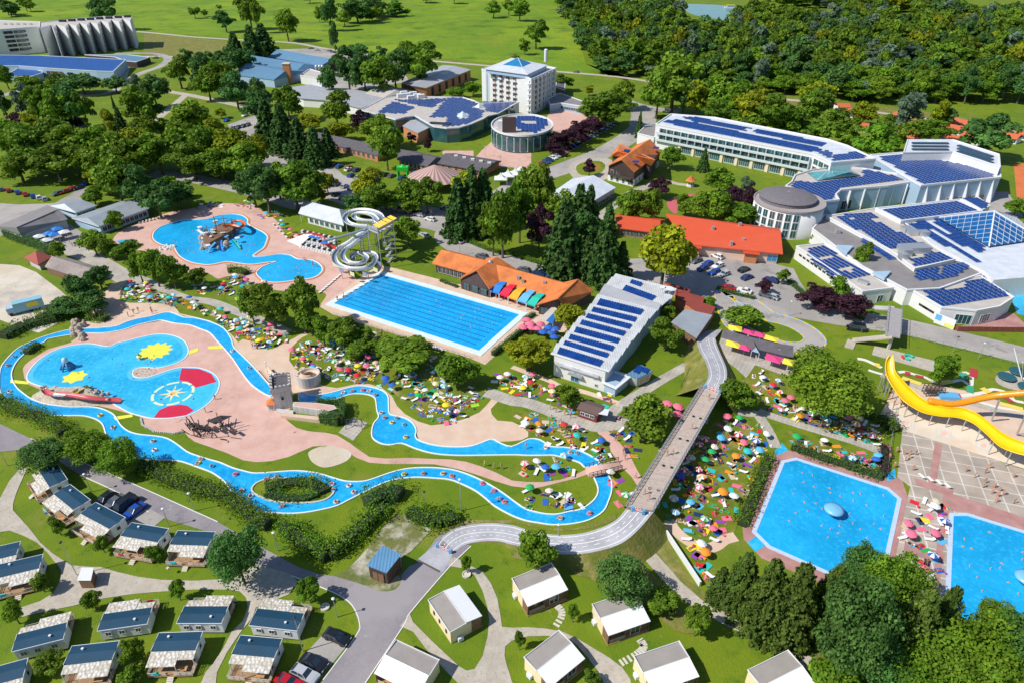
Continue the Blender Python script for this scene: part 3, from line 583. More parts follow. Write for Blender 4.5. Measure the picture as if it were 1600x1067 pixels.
TREES = '''160,14,34,46,d 8,8,20,20,d 303,18,16,15,b 318,20,10,9,b 350,31,26,26,d 387,12,34,62,b 342,11,8,8,b 292,87,18,20,d 277,108,36,42,b 315,103,42,48,d 341,118,42,50,b 366,138,40,46,d 352,95,38,40,d 368,147,24,22,p 323,130,38,38,b 366,72,28,38,c 392,68,34,46,c 380,92,30,34,d
126,128,46,28,d 50,132,42,28,b 88,128,26,26,b 108,126,24,26,d 178,130,32,22,d 6,118,22,30,b 40,158,32,50,s 58,160,36,56,b 84,165,38,56,b 111,160,42,58,d 128,168,28,48,b 24,187,34,22,p 115,190,32,16,p 50,190,28,26,y 3,160,20,46,d 215,162,46,62,b 238,138,40,44,d 228,168,36,44,d 207,130,20,26,s 175,157,4,18,c 187,190,20,38,c 172,190,24,36,y 222,198,34,32,b 248,196,26,24,b 298,178,50,48,b 330,200,38,34,y 286,196,36,30,b 344,176,16,14,y
18,212,52,58,b 45,228,62,62,b 76,214,62,62,b 117,222,66,62,b 150,222,52,58,g 142,250,50,42,b 84,250,60,50,b 25,255,52,44,b 172,236,56,60,b 218,226,52,54,y 198,250,52,46,b 243,234,56,58,b 278,226,56,58,b 316,224,52,58,b 298,249,60,48,b 360,228,56,58,y 342,252,52,46,b 380,250,50,50,b 395,238,42,52,y
162,278,42,42,y 178,275,56,70,b 210,286,46,60,d 243,308,46,50,d 278,300,44,40,d 263,290,30,34,g 144,304,30,28,b 394,292,46,48,d 412,285,50,70,d 432,276,40,52,b 458,287,60,62,b 480,290,46,50,b 510,283,26,32,y 504,304,14,18,y 574,288,46,52,y 562,316,42,34,d 584,308,46,46,b 610,313,32,32,b 635,298,44,42,b 666,303,42,46,b 640,320,30,24,b 636,358,38,42,b
716,320,42,74,c 738,308,46,84,c 756,308,42,78,c 729,288,44,50,y 785,342,48,90,g 770,352,36,70,b 812,322,42,84,g 825,290,40,70,b 848,295,36,70,b 843,353,36,60,p 883,364,56,98,c 878,325,42,62,b 906,328,42,72,c 922,325,32,62,c 919,399,32,54,c 949,376,48,98,c 972,405,28,50,c 909,358,46,60,d
982,318,36,46,b 1000,318,32,48,b 1020,320,28,44,b 1030,292,28,27,p 1126,280,44,38,b 1149,306,24,34,p 1172,310,28,34,p 1168,290,18,30,s 1073,318,30,34,b 1098,320,42,46,b 1119,322,38,46,b 1154,333,54,34,g 1136,328,32,36,b 1041,391,76,92,y 894,493,48,42,y 1042,520,42,46,b 1043,485,22,28,b 1162,493,46,36,b 1107,472,20,18,g
1349,399,22,42,b 1278,462,46,38,p 1334,475,42,38,p 1311,452,32,36,g 1224,430,16,22,b 1195,446,20,22,p 1590,322,30,26,b 1276,372,16,14,y
883,215,42,28,p 905,203,36,28,p 926,194,32,26,p 866,231,26,18,p 947,166,70,52,b 974,143,34,40,b 1000,192,10,32,c 921,140,12,14,y 881,127,26,22,b 1101,248,15,28,c 1052,243,28,32,g 921,261,18,22,p 838,50,30,36,b 820,71,16,20,b 812,12,26,28,b 771,13,22,20,b 795,8,18,22,b 806,90,12,9,b
1055,120,76,84,b 1030,142,44,60,b 1070,146,40,50,d 1091,150,40,52,y 1116,145,50,58,b 1149,155,56,60,g 1130,178,50,42,b 1175,165,60,60,y 1168,190,50,36,b 1195,188,50,40,b 1223,178,58,60,b 1276,160,50,56,b 1278,143,44,32,y 1298,195,46,50,b 1322,206,40,40,b 1268,206,40,30,b 1352,175,36,34,y 1372,220,56,52,g 1402,213,34,40,b 1423,168,40,56,s 1458,202,46,38,g 1471,175,26,38,y 1545,210,62,60,d 1482,182,22,28,d 1245,192,40,40,b 1385,190,24,24,b
514,14,24,60,t 521,52,13,46,t 446,33,32,42,b 410,62,36,42,c 398,20,16,42,b 557,12,42,32,d 585,8,32,24,d 537,28,20,18,b 542,102,40,54,d 567,106,42,58,d 592,112,50,58,b 616,105,42,52,d 653,96,58,58,b 634,84,32,42,b 557,78,30,20,d 597,82,16,18,d 408,150,32,52,d 448,156,40,48,b 512,122,22,42,d 524,166,42,50,b 416,190,40,60,c 402,165,36,50,d 440,197,40,58,c 466,214,36,52,c 491,226,34,48,c 511,220,26,36,c 481,190,40,28,y 529,203,38,26,y 562,188,26,28,p 590,201,52,46,b 602,224,36,60,b 668,225,12,18,p 643,215,12,16,p 739,137,26,20,g 711,143,26,15,g 623,214,14,30,b
423,474,56,64,b 470,468,50,74,b 484,499,30,38,b 503,515,30,40,b 534,518,42,46,b 562,525,36,36,b 144,376,34,36,b 170,386,28,30,b 195,389,38,30,b 214,412,28,44,b 238,412,34,54,b 266,420,36,48,b 304,432,30,30,b 178,342,22,28,b 88,390,24,26,b 126,452,42,46,d 152,430,32,34,d 142,470,36,34,d 100,478,44,28,d 390,474,32,52,b
633,553,70,50,b 563,538,50,26,b 606,542,40,30,b 713,575,54,52,b 825,548,60,52,y 888,615,32,36,b 1012,650,66,68,b 1153,613,50,48,b 1300,595,130,112,B 1478,572,36,46,g 66,708,58,54,D 134,695,60,54,G 182,712,50,52,B 
367,860,80,94,D 157,848,18,24,b 240,862,24,26,b 276,920,20,28,b 142,935,24,30,b 61,908,22,28,b 18,953,28,36,b 76,1035,36,34,b 205,1015,30,36,b 202,1056,32,26,b 88,820,20,26,b 481,921,30,36,g 729,878,14,26,b 838,855,46,62,b 975,900,76,78,D 1091,967,34,44,b 1035,938,44,32,b 896,954,14,26,b 812,997,14,26,b 925,1058,22,24,b 1020,690,1,1,x
1165,895,74,90,O 1128,908,36,50,O 1205,915,84,112,O 1250,925,90,120,O 1300,925,80,110,O 1352,885,60,70,D 1345,965,110,150,D 1400,905,84,110,B 1440,965,90,120,O 1480,955,66,100,O 1490,1025,140,120,B 1560,1015,130,130,G 1566,968,66,50,B 1430,1045,110,90,G 1306,1052,66,40,g 1375,1035,90,90,D 1600,1000,90,110,D'''
for s in TREES.split():
    cx, cy, w_, h_, k = s.split(',')
    if k == 'x': continue
    x, y, r, h = fit_tree(float(cx), float(cy), float(w_), float(h_)); r *= 1.17; h *= .97
    key = 'round'
    if k in 'BDGSO' and float(w_) > 60: r *= .86; h *= .93
    if k in 'BDGS': key = 'big'; k = k.lower()
    elif k == 'O': key = 'bigcone'; k = 'o'
    elif k == 'c': key = 'cone'; r *= 1.25; h *= 1.06
    elif k == 't': key = 'tall'; k = 'd'
    elif y > 420: key = 'far' if float(w_) < 20 else 'round'
    if key != 'round' and k == 'o': h = min(h, 17); r *= 1.1
    grp = 'trees in the spa park' if y > 260 else 'trees in the bathing lawns and camp'
    add_tree(x, y, r, h, k, key, grp)
# the wood at the top right: nearest ones as things, the rest as one mass
FP = [W(*p) for p in X('868,-24 872,26 874,92 930,116 1010,122 1150,142 1340,160 1500,172 1640,192 1760,-24')]
HOLES = [[W(*p) for p in X(s)] for s in ('925,-30 1210,-30 1215,30 1156,30 1152,62 1112,66 1080,52 1040,26 925,20', '1480,-40 1760,-40 1700,40 1480,30', '1165,14 1320,14 1320,44 1195,44', '1370,22 1430,20 1430,46 1380,48')]
R2 = random.Random(11); spots = []
cell = {}
for _ in range(60000):
    x = R2.uniform(60, 1100); y = R2.uniform(420, 1350); mind = 8.5+ (y-420)*.006
    if not inside(x, y, FP) or any(inside(x, y, h_) for h_ in HOLES): continue
    c = (int(x//12), int(y//12))
    if any((x-q[0])**2+(y-q[1])**2 < mind*mind for i in (-1, 0, 1) for j in (-1, 0, 1) for q in cell.get((c[0]+i, c[1]+j), ())): continue
    cell.setdefault(c, []).append((x, y)); spots.append((x, y))
spots.sort(key=lambda p: p[1])
def fk():
    v = R2.random()
    return 'b' if v < .46 else 'd' if v < .72 else 'g' if v < .88 else 's' if v < .96 else 'y'
def vis(p):
    d = p[1]*math.cos(TH)+CH*math.sin(TH); return abs(p[0])/d*F < 830
spots = [p for p in spots if vis(p)]
for p in spots[:70]: add_tree(p[0], p[1], R2.uniform(4.5, 9.0), R2.uniform(9, 21), fk(), 'round', 'trees at the edge of the big wood')
VV = {}
for p in spots[70:]:
    k = fk(); r = R2.uniform(4.5, 10.5)*(1+.2*(p[1] > 700)); h = R2.uniform(9, 24)
    me = TREE['far'][R2.randrange(2)][0]; n = len(me.vertices); a = np.empty(n*3, 'f'); me.vertices.foreach_get('co', a); a = a.reshape(-1, 3)
    th = R2.uniform(0, 6.28); cs, sn = math.cos(th), math.sin(th); q = np.stack([(a[:, 0]*cs-a[:, 1]*sn)*r/3.5+p[0], (a[:, 0]*sn+a[:, 1]*cs)*r/3.5+p[1], a[:, 2]*h/9], 1)
    t = np.empty(n//4, 'f'); me.attributes['tint'].data.foreach_get('value', t); VV.setdefault(k, []).append((q, t*R2.uniform(.8, 1.2)))
vs, ts, ms = [], [], []
for i, (k, L) in enumerate(VV.items()):
    for q, t in L: vs.append(q); ts.append(t); ms.append(np.full(len(t), i, 'i'))
me = leafmesh('far_wood', np.vstack(vs), np.concatenate(ts), LEAF[list(VV)[0]])
for k in list(VV)[1:]: me.materials.append(LEAF[k])
me.polygons.foreach_set('material_index', np.concatenate(ms))
fo = bpy.data.objects.new('far_wood', me); COL.objects.link(fo); fo['kind'] = 'stuff'; fo['label'] = 'mixed green wood stretching to the river at the top right'; fo['category'] = 'wood'
# scattered field bushes at the top left
for _ in range(26):
    px, py = R2.choice([(R2.uniform(430, 760), R2.uniform(-8, 22)), (R2.uniform(540, 620), R2.uniform(5, 26)), (R2.uniform(0, 60), R2.uniform(-4, 16))])
    x, y, r, h = fit_tree(px, py, R2.uniform(12, 26), R2.uniform(9, 18)); add_tree(x, y, r, h, R2.choice('bdbdg'), 'far', 'bushes and trees on the far meadow')
# hedges
def hedge(pts, wd, h, label, k='b', dens=16, name='hedge', sm=3, size=.34, rough=.18):
    P = [W(*p) for p in pts]; P = smooth(P, sm, False) if sm else P; rng = np.random.default_rng(int(pts[0][0]*7+pts[0][1]))
    c = P[len(P)//2]; V = []; N = []
    for i in range(len(P)-1):
        a, b = P[i], P[i+1]; L = (b-a).length; n = int(L*(wd+2*h)*dens); u = (b-a).normalized(); s = Vector((-u.y, u.x, 0))
        if n < 1: continue
        t = rng.uniform(0, 1, n); q = rng.uniform(-1, 1, n)*(wd/2+h); top = np.abs(q) < wd/2
        off = np.where(top, q, np.sign(q)*wd/2); z = np.where(top, h, h-(np.abs(q)-wd/2))
        bul = rough*np.sin(t*L*1.7+i)*1.2+rng.normal(0, rough, n)
        p = np.stack([a.x+u.x*L*t+s.x*(off+bul*~top), a.y+u.y*L*t+s.y*(off+bul*~top), np.clip(z+bul*top, .05, None)], 1)
        nn = np.where(top[:, None], np.array([[0, 0, 1.]]), np.stack([np.sign(q)*s.x, np.sign(q)*s.y, np.full(n, .2)], 1)); V.append(p); N.append(nn)
    V = np.vstack(V); N = np.vstack(N); v = leaves(V, N, size, rng, 1)-np.array([[c.x, c.y, 0]])
    tint = np.repeat(rng.uniform(.75, 1.25, len(V)//20+1), 20)[:len(V)]*rng.uniform(.8, 1.2, len(V))
    o = bpy.data.objects.new(name, leafmesh(name, v, tint, LEAF[k])); COL.objects.link(o); o.location = (c.x, c.y, 0); tag(o, label, 'hedge')
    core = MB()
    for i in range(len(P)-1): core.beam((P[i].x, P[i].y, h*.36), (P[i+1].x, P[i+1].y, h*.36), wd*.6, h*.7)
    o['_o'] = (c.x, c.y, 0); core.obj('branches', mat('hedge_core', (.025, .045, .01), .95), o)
hedge(Z(0,2,'0,380 60,430 160,470 260,500 330,540 400,600'), 3.2, 2.2, 'overgrown hedge between the lazy river bend and the purple asphalt road', 'g', 17, rough=.5)
hedge(Z(0,2,'860,790 1000,850 1100,900 1200,930 1330,960 1440,1010')+Z(1,3,'0,70 80,110'), 3.2, 2.3, 'long wild hedge beside the lazy river above the large dark camp tree', 'b', 17, rough=.42)
hedge(Z(1,3,'170,120 260,190 360,250 450,300'), 3.6, 2.5, 'thick hedge at the corner of the road in front of the blue-roofed hut', 'g', 17, rough=.42)
hedge(Z(1,3,'450,300 560,210 650,130 720,60 790,0'), 3.4, 2.5, 'tall hedge running up from the road corner to the river bank', 'b', 17, rough=.42)
hedge(Z(1,2,'680,1040 760,1000 820,960 900,980'), 4.5, 2.6, 'dark shrub clump on the lawn inside the lower river bend', 'd', 14, rough=.7)
hedge(Z(1,3,'950,20 1050,70 1150,80 1240,50'), 4.0, 2.2, 'untidy shrubs beside the start of the bridge ramp', 'g', 15, rough=.42)
hedge(Z(1,2,'60,930 180,900 300,890 400,920 430,950'), 3.4, 1.3, 'low planting covering the islet in the lazy river', 'b', 14, rough=.5)
hedge(Z(1,2,'60,960 180,985 300,985 380,965'), 2.2, .9, 'lower strip of planting on the islet in the lazy river', 'd', 14, rough=.4)
hedge(Z(1,2,'380,405 460,408 540,412'), 1.0, 2.2, 'clipped hedge along the river side of the castle ramp', 'd', 26, sm=0, size=.25, rough=.08)
hedge(Z(1,2,'400,505 460,520 515,530'), 1.4, 3.0, 'clipped dark hedge at the foot of the castle ramp wall', 'd', 26, sm=0, size=.25, rough=.08)
hedge(Z(1,2,'530,410 545,460 530,530'), 1.2, 3.0, 'clipped hedge closing the end of the castle ramp', 'd', 26, sm=0, size=.25, rough=.08)
hedge(X('770,556 800,532 824,512'), 1.3, 1.6, 'clipped hedge along the short right side of the swimming pool', 'd', 26, sm=0, size=.25, rough=.08)
hedge(X('818,503 835,493'), 1.3, 1.2, 'short clipped hedge block at the restaurant corner of the swimming pool', 'd', 26, sm=0, size=.25, rough=.08)
hedge(X('688,440 715,450'), 1.0, 1.0, 'short clipped hedge in front of the tiled restaurant', 'd', 26, sm=0, size=.25, rough=.08)
hedge(X('800,398 840,412 880,420 920,430 945,430 965,424'), 1.3, 1.3, 'curved clipped hedge on the street edge below the conifers', 'g', 20, size=.28, rough=.1)
hedge(X('730,378 770,394 800,399'), 1.3, 1.3, 'straight clipped hedge by the street under the spruce grove', 'g', 20, size=.28, rough=.1)
hedge(X('1120,452 1145,460 1180,468'), 1.0, 1.0, 'low hedge between the car park and the street', 'd', 20, sm=0, size=.28, rough=.1)
hedge(X('1232,440 1250,456 1270,470'), 1.5, 1.0, 'low hedge along the white solar building', 'd', 20, sm=0, size=.28, rough=.1)
hedge(X('1300,478 1330,492 1350,500'), 1.5, 1.0, 'low hedge under the purple trees by the white annex', 'b', 20, sm=0, size=.28, rough=.1)
hedge(X('1200,716 1190,740 1178,770 1165,805 1158,822'), 2.6, 1.5, 'bright hedge along the left side of the octagonal pool', 'g', 16, size=.32, rough=.3)
hedge(X('1236,700 1270,712 1300,722 1340,735 1378,748'), 2.0, 1.3, 'dark hedge along the far edge of the octagonal pool', 'd', 20, size=.3, rough=.3)
hedge(X('1380,700 1382,722 1378,745'), 1.8, 1.2, 'reddish shrub border between the lawn and the tiled terrace', 'p', 18, size=.3, rough=.3)
hedge(X('1376,655 1385,668 1396,672 1398,668'), 3.0, 2.0, 'rounded clipped bushes at the corner of the patterned plaza', 'g', 18, size=.3, rough=.2)
hedge(X('1352,649 1365,652'), 3.2, 2.2, 'ball-shaped bush beside the patterned plaza', 'g', 20, size=.3, rough=.2, sm=0)
hedge(X('8,368 30,378 60,388 78,398'), 2.0, 3.0, 'dense dark cypress hedge beside the left service terrace', 'd', 18, size=.3, rough=.2)
hedge(X('90,500 40,512 5,530'), 5, 2.2, 'dark bushes behind the parked van at the far left', 'd', 10, rough=.42)
hedge(X('60,505 100,492 130,485'), 4, 2.6, 'bushes between the dirt yard and the river', 'b', 10, rough=.42)
hedge(Z(0,2,'165,95 210,60 240,40'), 2.6, 1.5, 'round bushes inside the left river loop', 'd', 14, rough=.4)
hedge(Z(0,1,'540,930 600,925 660,935'), 3.2, 1.6, 'flower bed bush where the river passes the rocks', 'b', 14, rough=.3)
hedge(X('372,366 410,360'), 1.2, .8, 'x', 'd', 16) if 0 else None
hedge(X('260,362 300,350 330,340'), 1.5, .9, 'low green border behind the loungers of the activity pool', 'g', 14, rough=.3) if 0 else None
hedge(X('356,426 372,424 386,430'), 3.0, 1.6, 'small round bush group on the pink deck between two pools', 'b', 16, rough=.4)
# ================================================================ BUILDINGS
def ribbed(name, c, pitch=.5, dark=.8, rough=.45, metal=0.0, rot=0.0, var=.08):
    m = mat(name, c, rough=rough, var=var, scale=.3, metal=metal); t = m.node_tree; b = t.nodes['Principled BSDF']
    g = t.nodes.new('ShaderNodeNewGeometry'); mp = t.nodes.new('ShaderNodeMapping'); mp.inputs['Rotation'].default_value = (0, 0, rot); mp.inputs['Scale'].default_value = (1/pitch,)*3
    wv = t.nodes.new('ShaderNodeTexWave'); wv.inputs['Scale'].default_value = .5; bp = t.nodes.new('ShaderNodeBump'); bp.inputs['Strength'].default_value = .5; bp.inputs['Distance'].default_value = .08
    t.links.new(g.outputs['Position'], mp.inputs[0]); t.links.new(mp.outputs[0], wv.inputs[0]); t.links.new(wv.outputs['Fac'], bp.inputs['Height']); t.links.new(bp.outputs[0], b.inputs['Normal']); return m
WALLW = mat('white_render', (.74, .74, .73), .8, var=.04, scale=.3); WALLC = mat('cream_render', (.80, .66, .42), .8, var=.05, scale=.3)
WALLB = mat('pale_blue_shade_wall', (.36, .50, .64), .6, var=.05, scale=.3); WALLG = mat('grey_render', (.52, .52, .50), .8, var=.08, scale=.4)  # pale blue walls; on white halls the blue shade is put into this colour
BRICK = mat('orange_brick', (.55, .22, .10), .85, var=.15, scale=2); BRICKP = mat('pink_render', (.72, .50, .40), .85, var=.06)
DWOOD = mat('dark_wood', (.07, .045, .04), .8, var=.3, scale=2); BWOOD = mat('brown_timber', (.22, .12, .07), .8, var=.25, scale=2); OWOOD = mat('orange_timber', (.50, .28, .12), .8, var=.2, scale=1.5)
GLASS = mat('blue_green_glass', (.03, .10, .12), .08, spec=.9, var=.3, scale=.25); GLASSB = mat('bright_blue_glass', (.02, .22, .45), .1, spec=.9, var=.15, scale=.3)
PANE = mat('window_pane', (.03, .05, .07), .08, spec=.9); FRAME = mat('window_frame', (.75, .75, .73), .6); STEEL = mat('galvanised_steel', (.55, .57, .58), .4, metal=.6)
RWHITE = ribbed('white_metal_roof', (.66, .70, .76), var=.1); RGREY = ribbed('grey_metal_roof', (.42, .43, .46)); RDARK = mat('dark_slate_roof', (.11, .10, .115), .85, var=.2, scale=.8)
RBLUE = ribbed('blue_metal_roof', (.010, .085, .32), 1.4, var=.2); RBG = ribbed('blue_grey_metal_roof', (.12, .25, .38), 1.2); RBEIGE = mat('beige_felt_roof', (.50, .46, .42), .9, var=.08, scale=.3)
RGR = mat('grey_felt_roof', (.24, .225, .225), .9, var=.12, scale=.3); TILE = ribbed('orange_tile_roof', (.64, .19, .05), .45, rough=.8, var=.25); TILER = ribbed('red_metal_roof', (.62, .085, .03), .5, rough=.6, var=.04)
RMAR = ribbed('maroon_roof', (.28, .055, .04), .8, rough=.7); RSH = ribbed('corrugated_roof', (.38, .42, .46), .5, metal=.2); SOL = mat('solar_cells', (.006, .045, .22), .22, spec=.4, var=.35, scale=.6); SOLF = mat('panel_frame', (.5, .55, .62), .4)
DARK = mat('dark_void', (.03, .03, .04), .8)
WM = {}
def win_mesh(w_, h_, nm=2, pane=PANE, fr=FRAME):
    k = (round(w_, 1), round(h_, 1), nm, pane.name, fr.name)
    if k not in WM:
        m = MB(); f = .07*max(1, h_/2); g = MB().box((0, -.04, h_/2), (w_-2*f, .05, h_-2*f))
        for x, ww in [(-w_/2+f/2, f), (w_/2-f/2, f)]+[(-w_/2+w_*i/nm, f*.7) for i in range(1, nm)]: m.box((x, -.05, h_/2), (ww, .10, h_))
        for z in (f/2, h_-f/2): m.box((0, -.052, z), (w_-.01, .095, f))
        WM[k] = (m.mesh('window', fr), g.mesh('pane', pane))
    return WM[k]
def put_win(par, name, me, loc, rz):
    o = bpy.data.objects.new(name, me[0]); COL.objects.link(o); o.parent = par; o.location = loc; o.rotation_euler = (0, 0, rz)
    p = bpy.data.objects.new('pane', me[1]); COL.objects.link(p); p.parent = o; return o
def windows(par, a, b, z0, h_, w_, cols, rows=1, dz=3, m0=.5, m1=None, name='window', nm=2, pane=PANE, fr=FRAME, out=.05):
    """rows x cols of window parts on the wall that runs from a to b (outside on the right of a->b)"""
    m1 = m0 if m1 is None else m1; a = Vector((a.x, a.y, 0)); b = Vector((b.x, b.y, 0)); u = (b-a).normalized(); L = (b-a).length; o_ = Vector((u.y, -u.x, 0)); rz = math.atan2(u.y, u.x); me = win_mesh(w_, h_, nm, pane, fr)
    org = Vector(par['_o'])
    for r in range(rows):
        for c in range(cols):
            s = m0+(L-m0-m1)*(c+.5)/cols; p = a+u*s+o_*out; put_win(par, name, me, (p.x-org.x, p.y-org.y, z0+r*dz), rz)
def prismb(name, label, cat, P, z, wall, roof, z0=0, parapet=.5, pm=None, group=None, sm=0, t=None, over=0):
    P = [W(p[0], p[1], z) for p in P]; P = [Vector((p.x, p.y, 0)) for p in P]
    if sm: P = smooth(P, sm)
    P = ccw(P)
    if t is None: c = sum(P, Vector())/len(P); t = thing(name, label, cat, (c.x, c.y, 0), group)
    MB().prism(P, z0, z).obj('wall', wall, t)
    if over: m = MB(); m.prism(offset(P, over), z+.003, z+.35, bottom=True); m.obj('roof', roof, t)
    else:
        MB().poly(offset(P, -.02), z+.02).obj('roof', roof, t)
        if parapet: MB().ring(P, -.35, .12, z-.15, z+parapet).obj('parapet', pm or WHITE, t)
    return t, P
def roofshape(t, V, F, mats, th=.3, name='roof'):
    return MB().shell(V, F, th, 0, 1).obj(name, mats, t)
def gableb(name, label, cat, A, B, R1, R2, ze, zr, wall, roof, back=None, z0=0, over=.5, group=None, end=None, t=None, trim=None, chimney=()):
    """front eave A-B and ridge R1-R2 as seen in the survey; the back eave mirrors the front one"""
    a, b, r1, r2 = W(*A, ze), W(*B, ze), W(*R1, zr), W(*R2, zr)
    if back: d, c = W(*back[0], ze), W(*back[1], ze)
    else:
        u = (b-a); u.z = 0; u.normalize(); n = Vector((-u.y, u.x, 0)); w_ = ((r1+r2)/2-(a+b)/2).dot(n); d = a+n*2*w_; c = b+n*2*w_
    ctr = (a+b+c+d)/4
    if t is None: t = thing(name, label, cat, (ctr.x, ctr.y, 0), group)
    V = [a, b, c, d, r1, r2]; roofshape(t, V, [(0, 1, 5, 4), (2, 3, 4, 5), (1, 2, 5), (3, 0, 4)], [roof, trim or roof])
    ins = lambda p, k=over: Vector((p.x+(ctr.x-p.x)*min(.25, k/max(1, (p-ctr).xy.length)), p.y+(ctr.y-p.y)*min(.25, k/max(1, (p-ctr).xy.length)), p.z-.32))
    a2, b2, c2, d2 = [ins(p, over*1.3) for p in (a, b, c, d)]; e1, e2 = ins(r1), ins(r2); m = MB()
    base = [(p.x, p.y, z0) for p in (a2, b2, c2, d2)]; top = [a2, b2, c2, d2]; vs = base+[tuple(p) for p in top]+[tuple(e1), tuple(e2)]
    m.add(vs, [(0, 1, 5, 4), (1, 2, 6, 9, 5), (2, 3, 7, 6), (3, 0, 4, 8, 7), (4, 5, 9, 8), (6, 7, 8, 9)]); m.obj('wall', wall, t)
    for (f, g_, h_) in chimney:
        q = r1.lerp(r2, f); q = q.lerp((a+b)/2 if g_ > 0 else (c+d)/2, abs(g_)); mm = MB(); mm.box((q.x, q.y, zr*(1-abs(g_))+ze*abs(g_)+h_/2-.2), (.8, .8, h_+.4)); mm.box((q.x, q.y, zr*(1-abs(g_))+ze*abs(g_)+h_+.07), (1.0, 1.0, .12)); mm.obj('chimney', STEEL, t)
    return t, [Vector((p.x, p.y, 0)) for p in (a2, b2, c2, d2)]
def solar(t, poly, z, A, B, pw=1.7, ph=1.0, pitch=1.35, rowlim=0, tilt=.12, skip=(), x0=.0, gap=.12):
    P = ccw([W(p[0], p[1], z) for p in poly]); a, b = W(*A, z), W(*B, z); u = (b-a); u.z = 0; u.normalize(); v = Vector((-u.y, u.x, 0))
    S = [(p-a).dot(u) for p in P]; T_ = [(p-a).dot(v) for p in P]; n = 0
    sk = [[W(p[0], p[1], z) for p in s] for s in skip]
    y = min(T_)+ph/2
    while y < max(T_):
        m = MB(); x = min(S)+pw/2+x0
        while x < max(S):
            c = a+u*x+v*y
            if inside(c.x, c.y, P) and not any(inside(c.x, c.y, s) for s in sk):
                h_ = []
                for (i, j) in ((-1, -1), (1, -1), (1, 1), (-1, 1)):
                    q = c+u*i*(pw/2-gap/2)+v*j*ph/2; h_.append((q.x, q.y, z+.22+tilt*(j+1)*.5))
                lo = [(q[0], q[1], q[2]-.06) for q in h_]
                m.add(h_+lo, [(0, 1, 2, 3), (4, 5, 1, 0), (5, 6, 2, 1), (6, 7, 3, 2), (7, 4, 0, 3)], [0, 1, 1, 1, 1]); n += 1
            x += pw
        if m.v: m.obj('solar_panel_row', [SOL, SOLF], t, kind='stuff')
        y += pitch
    return n
def addbox(t, px, z, d, name, m, rz=0, base=None):
    p = W(*px, z); MB().box((p.x, p.y, z+d[2]/2), d, rz).obj(name, m, t)
k0 = lambda s: Z(0, 0, s); k1 = lambda s: Z(1, 0, s)
# --- far left white hotel
t, P = prismb('hotel', 'white hotel wing with rows of small windows at the far left edge', 'hotel', X('-140,57 0,47 58,42.8 66,39 62,35 0,33 -140,32'), 19, WALLW, RBEIGE)
i = max(range(len(P)), key=lambda i: (W(58, 45, 19).xy-P[i].xy).length*-1); a = Vector((W(0, 47, 19).x, W(0, 47, 19).y, 0)); b = Vector((W(58, 42.8, 19).x, W(58, 42.8, 19).y, 0))
windows(t, a, b, 3.2, 1.8, 1.9, 10, 5, 3.2, m0=16, pane=DARK, out=.25); windows(t, a, b, 2.8, 2.2, 6.5, 2, 5, 3.2, m0=1, m1=(b-a).length-15, pane=DARK, out=.25)
for q in range(5): addbox(t, (8+q*10, 39), 19.1, (2, 1.6, 1.0), 'roof_vent', STEEL)
fr = [];  teeth = [(62, 44), (84, 42), (103, 40.5), (120, 39), (136.5, 37.5), (153, 36), (170, 34), (187, 32.5), (204, 31)]
for i, (x, y) in enumerate(teeth[:-1]):
    nx = teeth[i+1]; fr += [(x, y), (nx[0]-3.5, nx[1]+2.8)] if i else [(x, y), (nx[0]-6, nx[1]-1.5)]
fr = [(62, 45), (80, 40.5)]
for i, (x, y) in enumerate(teeth[1:]): fr += [(x-1, y+3.2), (x+4, y-2.2)]
P0 = fr[:-1]+[(206, 27), (160, 27), (110, 31), (62, 36)]
t2, P = prismb('hotel', 'white hotel wing with saw-toothed fins beside the blue flat hall', 'hotel', P0, 21, WALLW, RBEIGE, parapet=.6)
for i in range(1, len(fr)-1, 2):
    a, b = [Vector((W(*q, 21).x, W(*q, 21).y, 0)) for q in (fr[i+1], fr[i+2] if i+2 < len(fr) else (206, 31))]
for x, y in teeth[1:-1]:
    a, b = [Vector((W(*q, 21).x, W(*q, 21).y, 0)) for q in ((x-1, y+3.2), (x+4, y-2.2))]
    windows(t2, a, b, 2.5, 2.0, min(2.6, (b-a).length*.7), 1, 6, 3.1, m0=.2, name='balcony_window', pane=DARK)
for q in range(8): addbox(t2, (98+q*14.5, 34.5-q), 21.1, (5, 2.6, 1.6), 'roof_plant', DARK)
t3, P = prismb('sports_hall', 'wide low hall with bright blue ribbed roof in front of the hotel', 'hall', Q(0, 0, 6.667, '-300,575 420,582 560,590 1310,625 1180,750 1000,745 470,712 190,690 -300,690'), 6, WALLB, RBLUE, parapet=.25, pm=WHITE)
a, b = [Vector((W(*q, 6).x, W(*q, 6).y, 0)) for q in ((70, 107), (177, 112.5))]; windows(t3, a, b, 1.0, 3.5, 4.0, 16, 1, nm=3, pane=DARK)
prismb('hall_annex', 'small blue-roofed annex projecting from the blue hall', 'annex', Q(0, 0, 6.667, '95,770 220,695 360,700 400,740 440,745 440,765 330,800 100,800'), 4, WALLB, RBLUE, parapet=.3)
prismb('service_block', 'dark flat service block at the right end of the blue hall', 'building', Q(0, 0, 6.667, '880,575 1330,575 1560,600 1420,650 1310,640 1200,600'), 4, DWOOD, RBG, parapet=.3)
